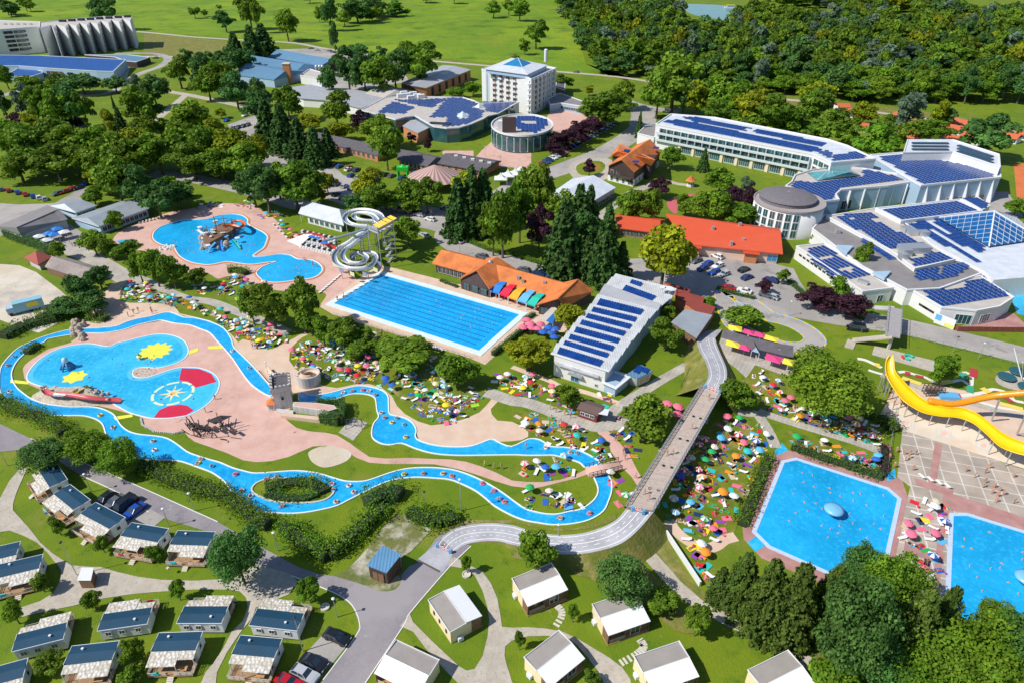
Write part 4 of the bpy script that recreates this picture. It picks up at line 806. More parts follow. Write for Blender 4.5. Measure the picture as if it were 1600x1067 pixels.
# --- blue-grey sheds
for lab, A, B, R1_, R2_ in (('farthest of the three blue-grey sawtooth sheds', '75,352', '400,408', '130,306', '472,366'), ('middle one of the three blue-grey sawtooth sheds', '-120,395', '238,452', '-30,343', '295,396'), ('nearest of the three blue-grey sawtooth sheds with white side', '-150,462', '110,495', '-60,392', '182,438')):
    gableb('shed', lab, 'shed', k1(A)[0], k1(B)[0], k1(R1_)[0], k1(R2_)[0], 5, 8.5, WALLB if 'near' in lab else DWOOD, RBG, over=.3)
t = thing('brick_chimney', 'square orange brick tower chimney beside the blue-grey sheds', 'chimney', W(*k1('206,518')[0])); p = W(*k1('206,518')[0]); MB().prism([p+Vector((x, y, 0)) for x, y in ((-2.2, -2), (2.2, -2), (2.2, 2), (-2.2, 2))], 0, 12.5).obj('shaft', BRICK, t); MB().box((p.x, p.y, 12.7), (4.9, 4.5, .4)).obj('cap', KERB, t)
t, P = prismb('boiler_house', 'buff flat-roofed building with round roof tanks near the brick chimney', 'building', k1('272,470 330,430 425,455 400,490'), 5, WALLW, RBEIGE)
for x in (375, 395, 412): p = W(*k1(f'{x},432')[0], 5); MB().lathe([(1.2, 0), (1.2, 2.4), (.6, 3)], (p.x, p.y, 5.03), 12).obj('tank', STEEL, t)
prismb('pavilion_row', 'long low building with wavy grey metal roof left of the solar roofs', 'building', k1('215,545 330,528 420,548 560,552 690,575 806,607 650,672 560,650 430,622 290,612 240,600'), 4.5, WALLW, RGREY, parapet=0, over=.6)
gableb('building', 'small hall with shallow grey vaulted roof behind the solar roofs', 'hall', k1('675,578')[0], k1('790,604')[0], k1('745,535')[0], k1('870,556')[0], 5, 7, WALLG, RBEIGE, over=.4)
t, c4 = gableb('brick_hall', 'orange brick hall with long grey roof left of the hotel tower', 'hall', k1('1050,545')[0], k1('1328,432')[0], k1('960,530')[0], k1('1225,408')[0], 6.5, 8, BRICK, RGREY, back=(k1('892,515')[0], k1('1155,403')[0]), over=.4)
windows(t, c4[0], c4[1], .8, 4.6, 3.0, 6, 1, m0=3, nm=2, pane=DARK, fr=DWOOD); windows(t, c4[3], c4[0], 1, 2.6, 1.2, 2, m0=6)
# --- spa complex with solar roofs
q5 = lambda s: Q(560, 130, 5, s)
t, P = prismb('spa_building', 'glass-walled spa complex with curving roofs full of solar panels', 'building', q5('20,215 200,120 330,100 430,90 520,110 660,112 820,116 900,140 950,165 1255,152 1090,245 1010,262 975,285 880,325 790,352 690,358 590,345 440,260 360,270 290,290 130,245'), 7, GLASS, RBEIGE, parapet=.4, pm=WHITE)
A_, B_ = q5('590,250 830,150')
for pl in ('150,235 270,145 440,195 350,245', '250,130 400,135 640,125 700,125 570,195 500,185', '560,270 640,180 700,118 810,118 940,165 860,200 700,270', '700,275 880,195 985,215 960,270 840,325 700,345 650,340', '960,145 1245,152 1090,235 1000,225'): solar(t, q5(pl), 7, A_, B_, 2.0, 1.5, 1.95, skip=[q5('770,240 860,240 850,280 780,285')])
p = W(*q5('815,262')[0], 7); MB().lathe([(3.4, 0), (0.01, 2.6)], (p.x, p.y, 7.1), 4).obj('glass_pyramid', mat('skylight', (.6, .75, .85), .2), t)
p = W(*q5('945,190')[0], 7); MB().lathe([(2.6, 0), (0.01, 2.2)], (p.x, p.y, 7.1), 4).obj('glass_pyramid', MATS['skylight'], t)
for x, y in ((355, 90), (380, 105), (430, 95), (460, 110), (490, 115), (410, 125), (330, 110)): addbox(t, q5(f'{x},{y}')[0], 7.2, (4, 2.5, 1.8), 'roof_plant', WHITE, .4)
addbox(t, q5('640,320')[0], 7.05, (11, 3, .5), 'roof_hatch', DARK, -.2)
ov = [(1280+242*math.cos(a), 334+85*math.sin(a)) for a in [i*PI/14 for i in range(28)]]
t, P = prismb('rotunda', 'oval glass rotunda with solar roof and white rim by the pink plaza', 'building', [(560+x/5, 130+y/5) for x, y in ov], 8, GLASS, RBEIGE, parapet=.7, pm=WHITE, sm=2)
solar(t, q5('1180,290 1260,262 1360,258 1460,285 1485,320 1440,360 1380,395 1300,385 1230,350'), 8, *q5('1180,330 1480,330'), 1.9, 1.4, 1.9, skip=[q5('1270,300 1390,295 1380,325 1290,325')])
for q in range(12): a, b = P[q*4 % len(P)], P[(q*4+3) % len(P)]; windows(t, a, b, .6, 6.4, (b-a).length*.8, 1, m0=.1, nm=3, pane=GLASS, name='glass_bay')
addbox(t, q5('1178,385')[0], 8.1, (6.5, 1.5, 7.0), 'sign_tower', mat('dark_sign', (.08, .05, .05), .6), 0); addbox(t, q5('1115,350')[0], 8.1, (3, 3, 3.4), 'stair_head', WHITE)
t, P = prismb('brick_hall', 'small orange brick hall with folded grey roof beside the glass spa', 'building', q5('350,340 420,290 530,275 610,325 465,395'), 5, BRICK, RGREY, over=.3, parapet=0)
windows(t, Vector((*W(*q5('370,350')[0], 5).xy, 0)), Vector((*W(*q5('465,395')[0], 5).xy, 0)), 1, 2.4, 1.2, 3)
prismb('covered_walk', 'blue-roofed low link building under the grey-roofed row', 'building', q5('-10,270 60,195 130,215 100,260 30,290'), 3.5, WALLG, RBG, over=.3, parapet=0)
# --- hotel tower
q6 = lambda s: Q(730, 70, 8.894, s)
t, P = prismb('hotel_tower', 'tall white hotel tower with balconies and blue glass pyramid roof', 'hotel', q6('200,360 850,478 890,500 1240,345 640,215'), 19, WALLW, RGREY, parapet=.9)
a, b = [Vector((W(*q, 19).x, W(*q, 19).y, 0)) for q in q6('200,360 850,478')]
windows(t, a, b, 2.2, 1.9, 2.6, 4, 6, 2.85, m0=7.5, m1=7.5, name='balcony_window', pane=BWOOD); windows(t, a, b, 1.5, 17, 3.2, 1, m0=2.6, m1=(b-a).length-6.4, nm=3, pane=GLASSB, name='glass_strip')
u = (b-a).normalized(); n = Vector((u.y, -u.x, 0))
for r in range(6):
    for c in range(4):
        s = 7.5+((b-a).length-15)*(c+.5)/4; p = a+u*s+n*.7; MB().box((p.x, p.y, 2.0+r*2.85), (3.0, 1.2, .18), math.atan2(u.y, u.x)).box((p.x+n.x*.6, p.y+n.y*.6, 2.5+r*2.85), (3.0, .08, .9), math.atan2(u.y, u.x)).obj('balcony', WHITE, t)
a2, b2 = [Vector((W(*q, 19).x, W(*q, 19).y, 0)) for q in q6('890,500 1240,345')]
windows(t, a2, b2, 2.2, 2.0, 3.4, 5, 6, 2.85, m0=4, m1=3, name='balcony_window', pane=PANE); windows(t, b, a2, 2.2, 2.0, 1.6, 1, 6, 2.85, m0=.1, name='balcony_window')
for r in range(6): p = b.lerp(a2, .5)+(b-a).normalized()*.0; MB().lathe([(1.6, 0), (1.6, .9)], (p.x+n.x*.5, p.y+n.y*.5, 2.0+r*2.85), 10).obj('balcony', WHITE, t)
for q in range(7):
    p = a2.lerp(b2, (q+.5)/7); MB().box((p.x, p.y, 10.6), (.5, 1.6, 17.6), math.atan2((b2-a2).y, (b2-a2).x)).obj('pilaster', WHITE, t)
R4 = [W(*q, 22) for q in q6('240,320 840,400 1120,270 620,170')]; c = sum(R4, Vector())/4
MB().prism([c+(p-c)*.96 for p in R4], 19.03, 21.4, 0).obj('roof_storey', WALLB, t)
V = [Vector((p.x, p.y, 21.4)) for p in R4]+[Vector((c.x+(p.x-c.x)*.45, c.y+(p.y-c.y)*.45, 22.8)) for p in R4]; roofshape(t, V, [(0, 1, 5, 4), (1, 2, 6, 5), (2, 3, 7, 6), (3, 0, 4, 7)], [RWHITE, WHITE], .3)
V = [Vector((v.x, v.y, 22.82)) for v in V[4:]]+[Vector((c.x, c.y, 26))]; mb = MB().add(V, [(0, 1, 4), (1, 2, 4), (2, 3, 4), (3, 0, 4)]); mb.obj('glass_pyramid', GLASSB, t)
for q in V[:4]: MB().beam(q, V[4], .25).obj('pyramid_rib', WHITE, t)
p = W(*q6('1092,240')[0], 19); MB().lathe([(1.1, 0), (1.1, 7), (.8, 7.3)], (p.x, p.y, 19.0), 12).obj('flue', WHITE, t)
t, P = prismb('restaurant_wing', 'low white wing with long window band at the foot of the hotel tower', 'building', Z(2,0,'215,600 300,580 455,635 430,660 300,640 235,650'), 4, WALLB, RGR, parapet=.4); windows(t, Vector((*W(*Z(2,0,'300,640')[0], 4).xy, 0)), Vector((*W(*Z(2,0,'430,660')[0], 4).xy, 0)), 1, 1.6, 2, 8)
prismb('staff_house', 'dark brown block half hidden behind the hotel tower', 'building', Z(2,0,'268,540 275,505 330,510 325,560'), 6, BWOOD, RDARK, parapet=.2)
# --- long dark-roofed motels
q7 = lambda s: Q(480, 180, 4, s)
for lab, A, B, R1_, R2_ in (('longest dark-roofed brick motel row behind the car park', '50,160', '445,255', '50,105', '450,192'), ('middle dark-roofed brick motel row behind the green inflatable', '560,278', '750,322', '575,213', '808,265'), ('dark-roofed wing with skylights right of the motel rows', '800,300', '1100,352', '860,240', '1180,290')):
    t, c4 = gableb('motel', lab, 'building', *[q7(s)[0] for s in (A, B, R1_, R2_)], 3, 5.2, BRICK, RDARK, over=.8); windows(t, c4[0], c4[1], .6, 2.0, 1.6, 12 if 'longest' in lab else 6, 1, m0=1, pane=DARK)
    if 'wing' in lab:
        for q in range(5): addbox(t, q7(f'{930+q*52},{262+q*11}')[0], 4.6, (1.6, 1.2, .8), 'skylight', FRAME)
p = W(*q7('800,385')[0], 4); t = thing('striped_pavilion', 'large pyramid pavilion with pink and white striped roof', 'pavilion', (p.x, p.y, 0)); m = MB(); nn = 48; rr = 11.5
for i in range(nn): a0, a1 = 2*PI*i/nn, 2*PI*(i+1)/nn; m.add([(p.x, p.y, 9), (p.x+rr*math.cos(a0), p.y+rr*math.sin(a0), 4), (p.x+rr*math.cos(a1), p.y+rr*math.sin(a1), 4)], [(0, 1, 2)], i % 2)
m.obj('canopy', [mat('faded_pink_canvas', (.36, .17, .15), .8), mat('off_white_canvas', (.50, .40, .36), .8)], t)
for i in range(8): a0 = PI*i/4; MB().tube([(p.x+10.8*math.cos(a0), p.y+10.8*math.sin(a0), 0), (p.x+10.8*math.cos(a0), p.y+10.8*math.sin(a0), 4.3)], .15).obj('post', DWOOD, t)
p = W(*q7('600,385')[0]); t = thing('bouncy_castle', 'bright green inflatable play gate on the car park', 'inflatable', (p.x, p.y, 0)); GI = mat('bright_green_vinyl', (.03, .55, .05), .4)
MB().box((p.x, p.y, 3.6), (5, 3, 1.6)).lathe([(1.6, 0), (.2, 1.0)], (p.x, p.y, 4.4), 8).obj('canopy', GI, t)
for i, j in ((-1, -1), (1, -1), (1, 1), (-1, 1)): MB().tube([(p.x+i*2, p.y+j*1.1, 0), (p.x+i*2, p.y+j*1.1, 3)], .45, 8).obj('pillar', GI, t)
def tensile(px, r, h, lab, hz=2.6, m=None, name='peaked_tent'):
    p = W(*px, hz); t = thing(name, lab, 'tent', (p.x, p.y, 0), 'peaked white tents') if 'peaked' in name else thing(name, lab, 'canopy', (p.x, p.y, 0)); mb = MB(); n = 8
    prof = [(1, 0), (.62, .14), (.34, .38), (.14, .72), (.03, 1)]; k = math.sqrt(2)
    vs = [(p.x+r*k*f*math.cos(PI/4+PI/2*i), p.y+r*k*f*math.sin(PI/4+PI/2*i), hz+h*g) for f, g in prof for i in range(4)]
    mb.add(vs, [(a*4+i, a*4+(i+1) % 4, a*4+4+(i+1) % 4, a*4+4+i) for a in range(4) for i in range(4)]); mb.obj('canopy', m or WHITE, t)
    for i in range(4): a = PI/4+PI/2*i; MB().tube([(p.x+r*k*.96*math.cos(a), p.y+r*k*.96*math.sin(a), 0), (p.x+r*k*.96*math.cos(a), p.y+r*k*.96*math.sin(a), hz)], .08).obj('pole', STEEL, t)
for i, s in enumerate(('1210,395', '1255,375', '1300,365', '1335,350')): tensile(q7(s)[0], 2.7, 2.4, ['leftmost', 'second from left', 'third from left', 'rightmost'][i]+' of the four peaked white tents by the avenue')
# --- chalet
q8 = lambda s: Q(920, 200, 6.667, s)
t = thing('chalet', 'dark timber chalet with steep orange tiled roofs and roof windows', 'house', W(*q8('400,520')[0]))
_, c4 = gableb('', '', '', q8('195,395')[0], q8('475,458')[0], q8('340,340')[0], q8('640,125')[0], 7.5, 12, DWOOD, TILE, back=(q8('500,170')[0], q8('770,240')[0]), t=t, over=.8) if 0 else (None, None)
def cross(t, FL, FR, BR, BL, RF, RB, ze, zr, wall, roof, zw=None, lower=None, ins=.8):
    fl, fr_, br, bl = [W(*p, ze) for p in (FL, FR, BR, BL)]; rf, rb = W(*RF, zr), W(*RB, zr); V = [fl, fr_, br, bl, rf, rb]
    roofshape(t, V, [(0, 4, 5, 3), (1, 2, 5, 4), (0, 1, 4), (2, 3, 5)] if zw else [(0, 4, 5, 3), (1, 2, 5, 4)], [roof, roof])
    c = (fl+fr_+br+bl)/4; f = lambda p: Vector((p.x+(c.x-p.x)*ins/max(1, (p-c).xy.length), p.y+(c.y-p.y)*ins/max(1, (p-c).xy.length), p.z-.32))
    q = [f(p) for p in V]; vs = [(p.x, p.y, 0) for p in q[:4]]+[tuple(p) for p in q]
    MB().add(vs, [(0, 1, 5, 8, 4), (1, 2, 6, 5), (2, 3, 7, 9, 6), (3, 0, 4, 7), (4, 8, 9, 7), (5, 6, 9, 8)]).obj('wall', wall, t)
    if lower: MB().prism([Vector((p.x, p.y, 0)) for p in offset(ccw([Vector((v[0], v[1], 0)) for v in vs[:4]]), .03)], 0, lower[1]).obj('ground_floor', lower[0], t)
    return [Vector((v[0], v[1], 0)) for v in vs[:4]]
G1 = cross(t, *q8('195,395 475,462 755,250 500,175 340,330 640,118'), 6.5, 11, DWOOD, TILE, lower=(WALLW, 2.8))
G2 = cross(t, *q8('650,392 740,265 330,165 225,290 505,205 320,172'), 6.5, 10, DWOOD, TILE, ins=1.2) if 0 else cross(t, *q8('222,292 650,392 745,268 322,166 300,240 690,330'), 6.5, 10.2, DWOOD, TILE, ins=1.2)
windows(t, G1[0], G1[1], 3.4, 1.6, 1.5, 4, 1, pane=PANE); windows(t, G1[0], G1[1], .5, 1.8, 1.2, 4, 1); windows(t, G1[1], G1[2], .5, 2, 1.4, 7, 1, pane=GLASS)
p = (G1[0]+G1[1])/2; u = (G1[1]-G1[0]).normalized(); MB().box((p.x+u.y*.7, p.y-u.x*.7, 3.0), ((G1[1]-G1[0]).length*.9, 1.4, .15), math.atan2(u.y, u.x)).box((p.x+u.y*1.35, p.y-u.x*1.35, 3.5), ((G1[1]-G1[0]).length*.9, .1, .9), math.atan2(u.y, u.x)).obj('balcony', DWOOD, t)
for s in ('490,355', '700,212', '400,240'): addbox(t, q8(s)[0], 9.2, (2.6, 2.0, .35), 'roof_window', SOL, -.35)
p = W(*q8('1055,610')[0]); t = thing('gazebo', 'little octagonal gazebo with orange roof on the hotel lawn', 'gazebo', (p.x, p.y, 0)); MB().lathe([(2.2, 2.4), (1.3, 3.3), (.05, 4.6)], (p.x, p.y, 0), 8).obj('roof', TILE, t); MB().lathe([(1.5, 0), (1.5, .9)], (p.x, p.y, 0), 8).obj('parapet', WHITE, t)
for i in range(8): a = i*PI/4; MB().tube([(p.x+1.45*math.cos(a), p.y+1.45*math.sin(a), .9), (p.x+1.45*math.cos(a), p.y+1.45*math.sin(a), 2.45)], .07).obj('post', DWOOD, t)
# --- big white tent hall
q9 = lambda s: Z(2, 1, s)
t, c4 = gableb('marquee', 'large white marquee hall with ribbed pitched roof', 'marquee', *q9('452,226 642,112 300,150 505,36'), 4, 6.8, GLASS, RWHITE, back=(q9('205,172')[0], q9('372,58')[0]), over=.5, trim=WHITE)
windows(t, c4[0], c4[1], .3, 3.0, 2.4, 10, 1, pane=PANE, m0=.5)
t, c4 = gableb('low_hall', 'long hall with bright red metal roof beside the white drum building', 'hall', *Q(940, 320, 5, '680,310 1418,386 500,72 1400,206'), 4, 8.5, BRICKP, TILER, over=1.2, chimney=((.3, .4, 1.2), (.28, .9, 1.4), (.66, .05, 1.0), (.8, .6, .5)))
a, b = c4[0], c4[1]; windows(t, a.lerp(b, .88), b, .6, 2.2, 3.2, 1, pane=GLASSB)
for f0, f1 in ((.0, .09), (.62, .76)):
    p = a.lerp(b, (f0+f1)/2); u = (b-a).normalized(); L = (b-a).length*(f1-f0); MB().box((p.x+u.y*.9, p.y-u.x*.9, 1.7), (L, 2.2, 3.4), math.atan2(u.y, u.x)).obj('porch', BRICK, t); MB().box((p.x+u.y*1.1, p.y-u.x*1.1, 3.55), (L+1.2, 3.2, .25), math.atan2(u.y, u.x)).obj('porch_roof', TILER, t)
t, c4 = gableb('low_hall', 'narrow red-roofed cafe wing behind the yellow-green plane tree', 'cafe', *Q(940, 320, 5, '128,182 460,225 105,80 460,125'), 3.2, 5.2, BRICK, TILER, over=.8); windows(t, c4[0], c4[1], .4, 1.9, 2.0, 8, pane=DARK)
# --- pool restaurant
qa = lambda s: Q(660, 370, 5.714, s)
t = thing('pool_restaurant', 'long pool restaurant with orange tiled roofs and two cross gables', 'restaurant', W(*qa('700,520')[0]))
_, g1 = gableb('', '', '', *qa('85,238 420,330 168,118 590,222'), 3.2, 5.8, DWOOD, TILE, t=t, over=.9); windows(t, g1[0], g1[1], .3, 2.1, 1.8, 7, 1, m0=1, pane=DARK, fr=FRAME)
_, g2 = gableb('', '', '', *qa('640,405 1140,545 650,248 1300,425'), 3.2, 6.0, DWOOD, TILE, t=t, over=.9, chimney=((.28, .5, .9), (.42, .6, .9), (.82, .3, .4)))
g3 = cross(t, *qa('320,382 600,468 845,292 575,190 482,300 668,180'), 3.4, 7.0, DWOOD, TILE); g4 = cross(t, *qa('1020,606 1268,634 1530,484 1250,410 1215,548 1392,378'), 3.4, 7.2, DWOOD, TILE)
for g_ in (g3, g4): windows(t, g_[0], g_[1], .3, 2.3, 2.2, 3, 1, pane=GLASS, fr=DWOOD)
p = W(*qa('605,232')[0], 6.6); MB().lathe([(.8, 0), (.5, .5), (.05, .8)], (p.x, p.y, 6.6), 10).obj('roof_cowl', STEEL, t)
AC = [('bright blue', (.02, .20, .62)), ('crimson', (.75, .01, .05)), ('orange-yellow', (.85, .38, .02)), ('sky blue', (.12, .42, .72)), ('teal green', (.01, .48, .36))]
for i, (n_, c_) in enumerate(AC):
    a, b = W(*qa(f'{605+i*81},{483+i*28}')[0], 2.4), W(*qa(f'{682+i*81},{508+i*28}')[0], 2.4); e, f = W(*qa(f'{700+i*85},{400+i*25}')[0], 3.8), W(*qa(f'{755+i*85},{405+i*27}')[0], 3.8)
    t = thing('awning', n_+' fabric awning over the restaurant terrace by the pool', 'awning', (a.x, a.y, 0), 'coloured terrace awnings'); am = mat('awning_'+n_.replace(' ', '_').replace('-', '_'), c_, .7)
    u = (b-a); h_ = Vector((0, 0, .5)); m1, m2 = a.lerp(e, .5)+h_, b.lerp(f, .5)+h_; MB().shell([a, b, m2, m1, f, e], [(0, 1, 2, 3), (3, 2, 4, 5)], .08).obj('fabric', am, t)
    v_ = Vector((a.x, a.y, 2.4)); MB().add([a, b, b-Vector((0, 0, .4)), a-Vector((0, 0, .4))], [(0, 1, 2, 3)]).obj('valance', am, t)
    for q in (a, b): MB().tube([(q.x, q.y, 0), (q.x, q.y, 2.35)], .07).obj('post', WHITE, t)
t = thing('awning', 'beige and blue snack bar awning between the restaurant and the leafy bush', 'awning', W(*qa('1120,720')[0])); a, b, c, d = [W(*q, z) for q, z in zip(qa('1040,735 1165,620 1205,665 1100,770'), (2.5, 2.9, 2.9, 2.5))]
m1, m2 = W(*qa('1105,750')[0], 3.0), W(*qa('1205,645')[0], 3.4); MB().shell([a, b, m2, m1], [(0, 1, 2, 3)], .1).obj('beige_fabric', RBEIGE, t); MB().shell([m1, m2, W(*qa('1210,700')[0], 2.4), W(*qa('1165,780')[0], 2.4)], [(0, 1, 2, 3)], .1).obj('blue_fabric', MATS['awning_bright_blue'], t)
for q in (a, b, W(*qa('1165,780')[0], 2.4)): MB().tube([(q.x, q.y, 0), (q.x, q.y, 2.4)], .06).obj('post', WHITE, t)
# --- saw-toothed swimming hall
qb = lambda s: Q(840, 420, 5.336, s)
rows = [((112, 690), (598, 840)), ((160, 620), (655, 770)), ((205, 575), (700, 715)), ((250, 520), (745, 650)), ((300, 455), (790, 588)), ((345, 400), (845, 530)), ((395, 350), (890, 470)), ((440, 295), (930, 410)), ((500, 215), (1000, 345))]
t = thing('swimming_hall', 'white indoor pool hall with stepped roof bands of solar panels', 'hall', W(*qb('350,900')[0]))
back = [((560, 130), (1030, 300)), ((620, 70), (1110, 250)), ((650, 45), (1160, 170))]; R_ = rows+back; S_ = [tuple(W(*qb(f'{p[0]},{p[1]}')[0], 6.6) for p in r) for r in R_]
for i in range(len(S_)-1):
    a, b = S_[i]; d, c = S_[i+1]; e = Vector((0, 0, .0)); nb = .75
    ins_l = (d-a)*.06; m = MB(); V = [Vector((a.x, a.y, 6.0)), Vector((b.x, b.y, 6.0)), Vector((c.x, c.y, 6.0+nb)), Vector((d.x, d.y, 6.0+nb))]; m.shell(V, [(0, 1, 2, 3)], .25)
    m.obj('roof_bay', ribbed('pale_corrugated_roof', (.52, .54, .56), .9, var=.15) if i != 8 else RGREY, t)
    MB().beam(V[0]+Vector((0, 0, .12)), V[1]+Vector((0, 0, .12)), .35, .25).obj('roof_kerb', WHITE, t)
    P = ccw([Vector((p.x, p.y, 0)) for p in (a+(b-a).normalized()*.9, b-(b-a).normalized()*.9, c-(c-d).normalized()*.9, d+(c-d).normalized()*.9)]); MB().prism(P, 0, 5.9+.004*i).obj('wall', WALLW if i < 1 else WALLB, t)
    P2_ = [Vector((p.x, p.y, 0)) for p in (d, c)]; m = MB(); m.add([(d.x, d.y, 5.9), (c.x, c.y, 5.9), (c.x, c.y, 6.0+nb-.02), (d.x, d.y, 6.0+nb-.02)], [(0, 1, 2, 3)]); m.obj('step_wall', GLASS, t)
    if i < 8 or i in (9, 10):
        l0, l1 = ((.09, .83) if i < 8 else (.3, .82) if i == 9 else (.30, .48)); n = 15 if i < 8 else 11 if i == 9 else 4; m = MB()
        for k in range(n):
            f0 = l0+(l1-l0)*k/n; f1 = l0+(l1-l0)*(k+.9)/n; z_ = lambda g: 6.0+nb*g+.22
            g0, g1 = .12, .62; V = [a.lerp(b, f0).lerp(d.lerp(c, f0), g0), a.lerp(b, f1).lerp(d.lerp(c, f1), g0), a.lerp(b, f1).lerp(d.lerp(c, f1), g1), a.lerp(b, f0).lerp(d.lerp(c, f0), g1)]
            zz = [6.28, 6.28, 6.95, 6.95]; o = MB().shell([(v.x, v.y, z) for v, z in zip(V, zz)], [(0, 1, 2, 3)], .06, 0, 1).obj('solar_panel', [SOL, SOLF], t)
a, b = S_[0]; a, b = [Vector((p.x, p.y, 0)) for p in (a+(b-a).normalized()*.9, b-(b-a).normalized()*.9)]; u = (b-a).normalized(); n_ = Vector((u.y, -u.x, 0))
L = (b-a).length; windows(t, a, b, .2, 2.2, 2.2, 1, m0=L*.36, m1=L*.5, pane=GLASSB, name='door'); windows(t, a, b, .8, .8, .8, 1, m0=L*.8, m1=L*.1)
p = a.lerp(b, .45)+n_*.6; MB().box((p.x, p.y, 2.6), (3.6, 1.2, .15), math.atan2(u.y, u.x)).obj('door_canopy', STEEL, t); p = a.lerp(b, .5)+n_*.4; MB().box((p.x, p.y, 4.0), (L*.8, .8, .3), math.atan2(u.y, u.x)).obj('ledge', mat('grey_ledge', (.45, .46, .5), .8), t)
for f in (.12, .45, .84):
    p = a.lerp(b, f)+n_*.5; m = MB()
    for k in range(5): m.beam((p.x+u.x*(k-2)*.5, p.y+u.y*(k-2)*.5, 3.2), (p.x+u.x*(2-k)*.5, p.y+u.y*(2-k)*.5, 4.6), .07)
    m.obj('lattice_bracket', STEEL, t)
c_ = b+u*1.0; P = [b+n_*.0, b+u*3+n_*.5, b+u*4+(S_[1][1]-S_[0][1]).normalized()*5, b+(S_[1][1]-S_[0][1]).normalized()*5]; MB().prism([Vector((p.x, p.y, 0)) for p in P], 0, 2.6).obj('corner_annex', WALLB, t); MB().ring(ccw([Vector((p.x, p.y, 0)) for p in P]), -.1, .6, 2.6, 2.9).obj('annex_rim', WHITE, t)
for s, r in (('1095,200', 1.3), ('1040,190', .9)):
    p = W(*qb(s)[0], 7); MB().lathe([(.12, 0), (.12, 1.0), (r*.5, 1.05), (r, 1.5)], (p.x, p.y, 6.8), 14).obj('satellite_dish', WHITE, t)
p = W(*qb('1052,130')[0], 7); MB().tube([(p.x, p.y, 6.7), (p.x, p.y, 11)], .08).obj('mast', WHITE, t)
# --- maroon roofs, corrugated roof, trapezoid hut
t, P = prismb('service_building', 'maroon-roofed brick service building behind the swimming hall', 'building', qb('1060,118 1270,180 1260,210 1385,245 1375,290 1480,325 1440,395 1345,365 1150,235 1160,165'), 3.2, BRICK, RMAR, parapet=.2, pm=RMAR)
t, P = prismb('corrugated_shed', 'shed with grey corrugated flat roof next to the bridge ramp', 'shed', qb('1235,352 1442,398 1320,572 1128,452'), 3.4, BWOOD, RSH, parapet=0, over=.35)
t = thing('pump_house', 'small trapezoid grey hut with solar roof on the lawn by the hall', 'hut', W(*qb('845,940')[0])); a, b, c, d = [W(*q, 3.0) for q in qb('735,880 830,912 962,850 865,798')]
MB().shell([a, b, c, d], [(0, 1, 2, 3)], .2).obj('roof', RBG, t); q = [a.lerp(c, .12), b.lerp(d, .12), c.lerp(a, .12), d.lerp(b, .12)]; MB().add([(p.x, p.y, 0) for p in q]+[(p.x, p.y, 2.8) for p in (a, b, c, d)], [(0, 1, 5, 4), (1, 2, 6, 5), (2, 3, 7, 6), (3, 0, 4, 7)]).obj('wall', WALLG, t)
bb, cc_ = Vector((q[1].x, q[1].y, 0)), Vector((q[2].x, q[2].y, 0)); windows(t, bb, cc_, .9, 1.2, 1.2, 3, pane=mat('orange_blind', (.5, .25, .12), .6), out=.3); solar(t, [W and p for p in qb('790,860 850,880 930,845 870,815')], 3.02, *qb('790,860 850,880'), 1.6, 1.0, 1.1)
# --- left service buildings
qc = lambda s: Z(0, 1, s)
gableb('service_hall', 'long dark-sided hall with grey gabled roof by the left car park', 'hall', *qc('125,400 418,308 100,358 362,245'), 3.5, 6, WALLG, RGR, back=(qc('-20,352')[0], qc('290,222')[0]), over=.5)
for lab, A in (('short pavilion with arched pale roof near the left car park', '468,268 598,222 395,212 500,186'), ('long pavilion with arched white roof beside the activity pool', '608,352 920,240 540,300 860,176')):
    A = qc(A); t, c4 = gableb('pavilion', lab, 'pavilion', *A, 3.3, 4.8, WALLB, RSH, over=.6, trim=WHITE); windows(t, c4[0], c4[1], .8, 1.6, 1.6, 5 if 'short' in lab else 10, 1, pane=DARK)
for i, s in enumerate(('240,412', '285,435', '330,400', '305,392', '350,365', '395,385')):
    p = W(*qc(s)[0], 2.6); m_ = MATS['awning_bright_blue'] if i in (2, 3, 4) else WHITE; t = thing('market_umbrella', f"{'blue' if m_ != WHITE else 'white'} square terrace umbrella by the dark-sided hall", 'umbrella', (p.x, p.y, 0), 'square terrace umbrellas', auto=True)
    MB().lathe([(2.3, 2.5), (.1, 3.3)], (p.x, p.y, 0), 4).obj('canopy', m_, t); MB().tube([(p.x, p.y, 0), (p.x, p.y, 3.2)], .06).obj('pole', STEEL, t)
t = thing('gatehouse', 'small hut with red pyramid roof beside the thatched shed', 'hut', W(*qc('235,580')[0])); V = [W(*q, 2.8) for q in qc('145,545 235,590 322,540 235,500')]; V.append(Vector((sum(v.x for v in V)/4, sum(v.y for v in V)/4, 4.9))); roofshape(t, V, [(0, 1, 4), (1, 2, 4), (2, 3, 4), (3, 0, 4)], [mat('brick_red_tiles', (.33, .08, .06), .8)]*2); c = V[4]; MB().prism([Vector((c.x+(v.x-c.x)*.7, c.y+(v.y-c.y)*.7, 0)) for v in V[:4]], 0, 2.5).obj('wall', WALLG, t)
gableb('open_shed', 'long weathered board-roofed shed beside the red-roofed gatehouse', 'shed', *qc('275,600 498,672 318,536 568,612'), 2.6, 4.4, BWOOD, ribbed('weathered_boards', (.30, .25, .23), .7, rough=.9, var=.2), over=.4)
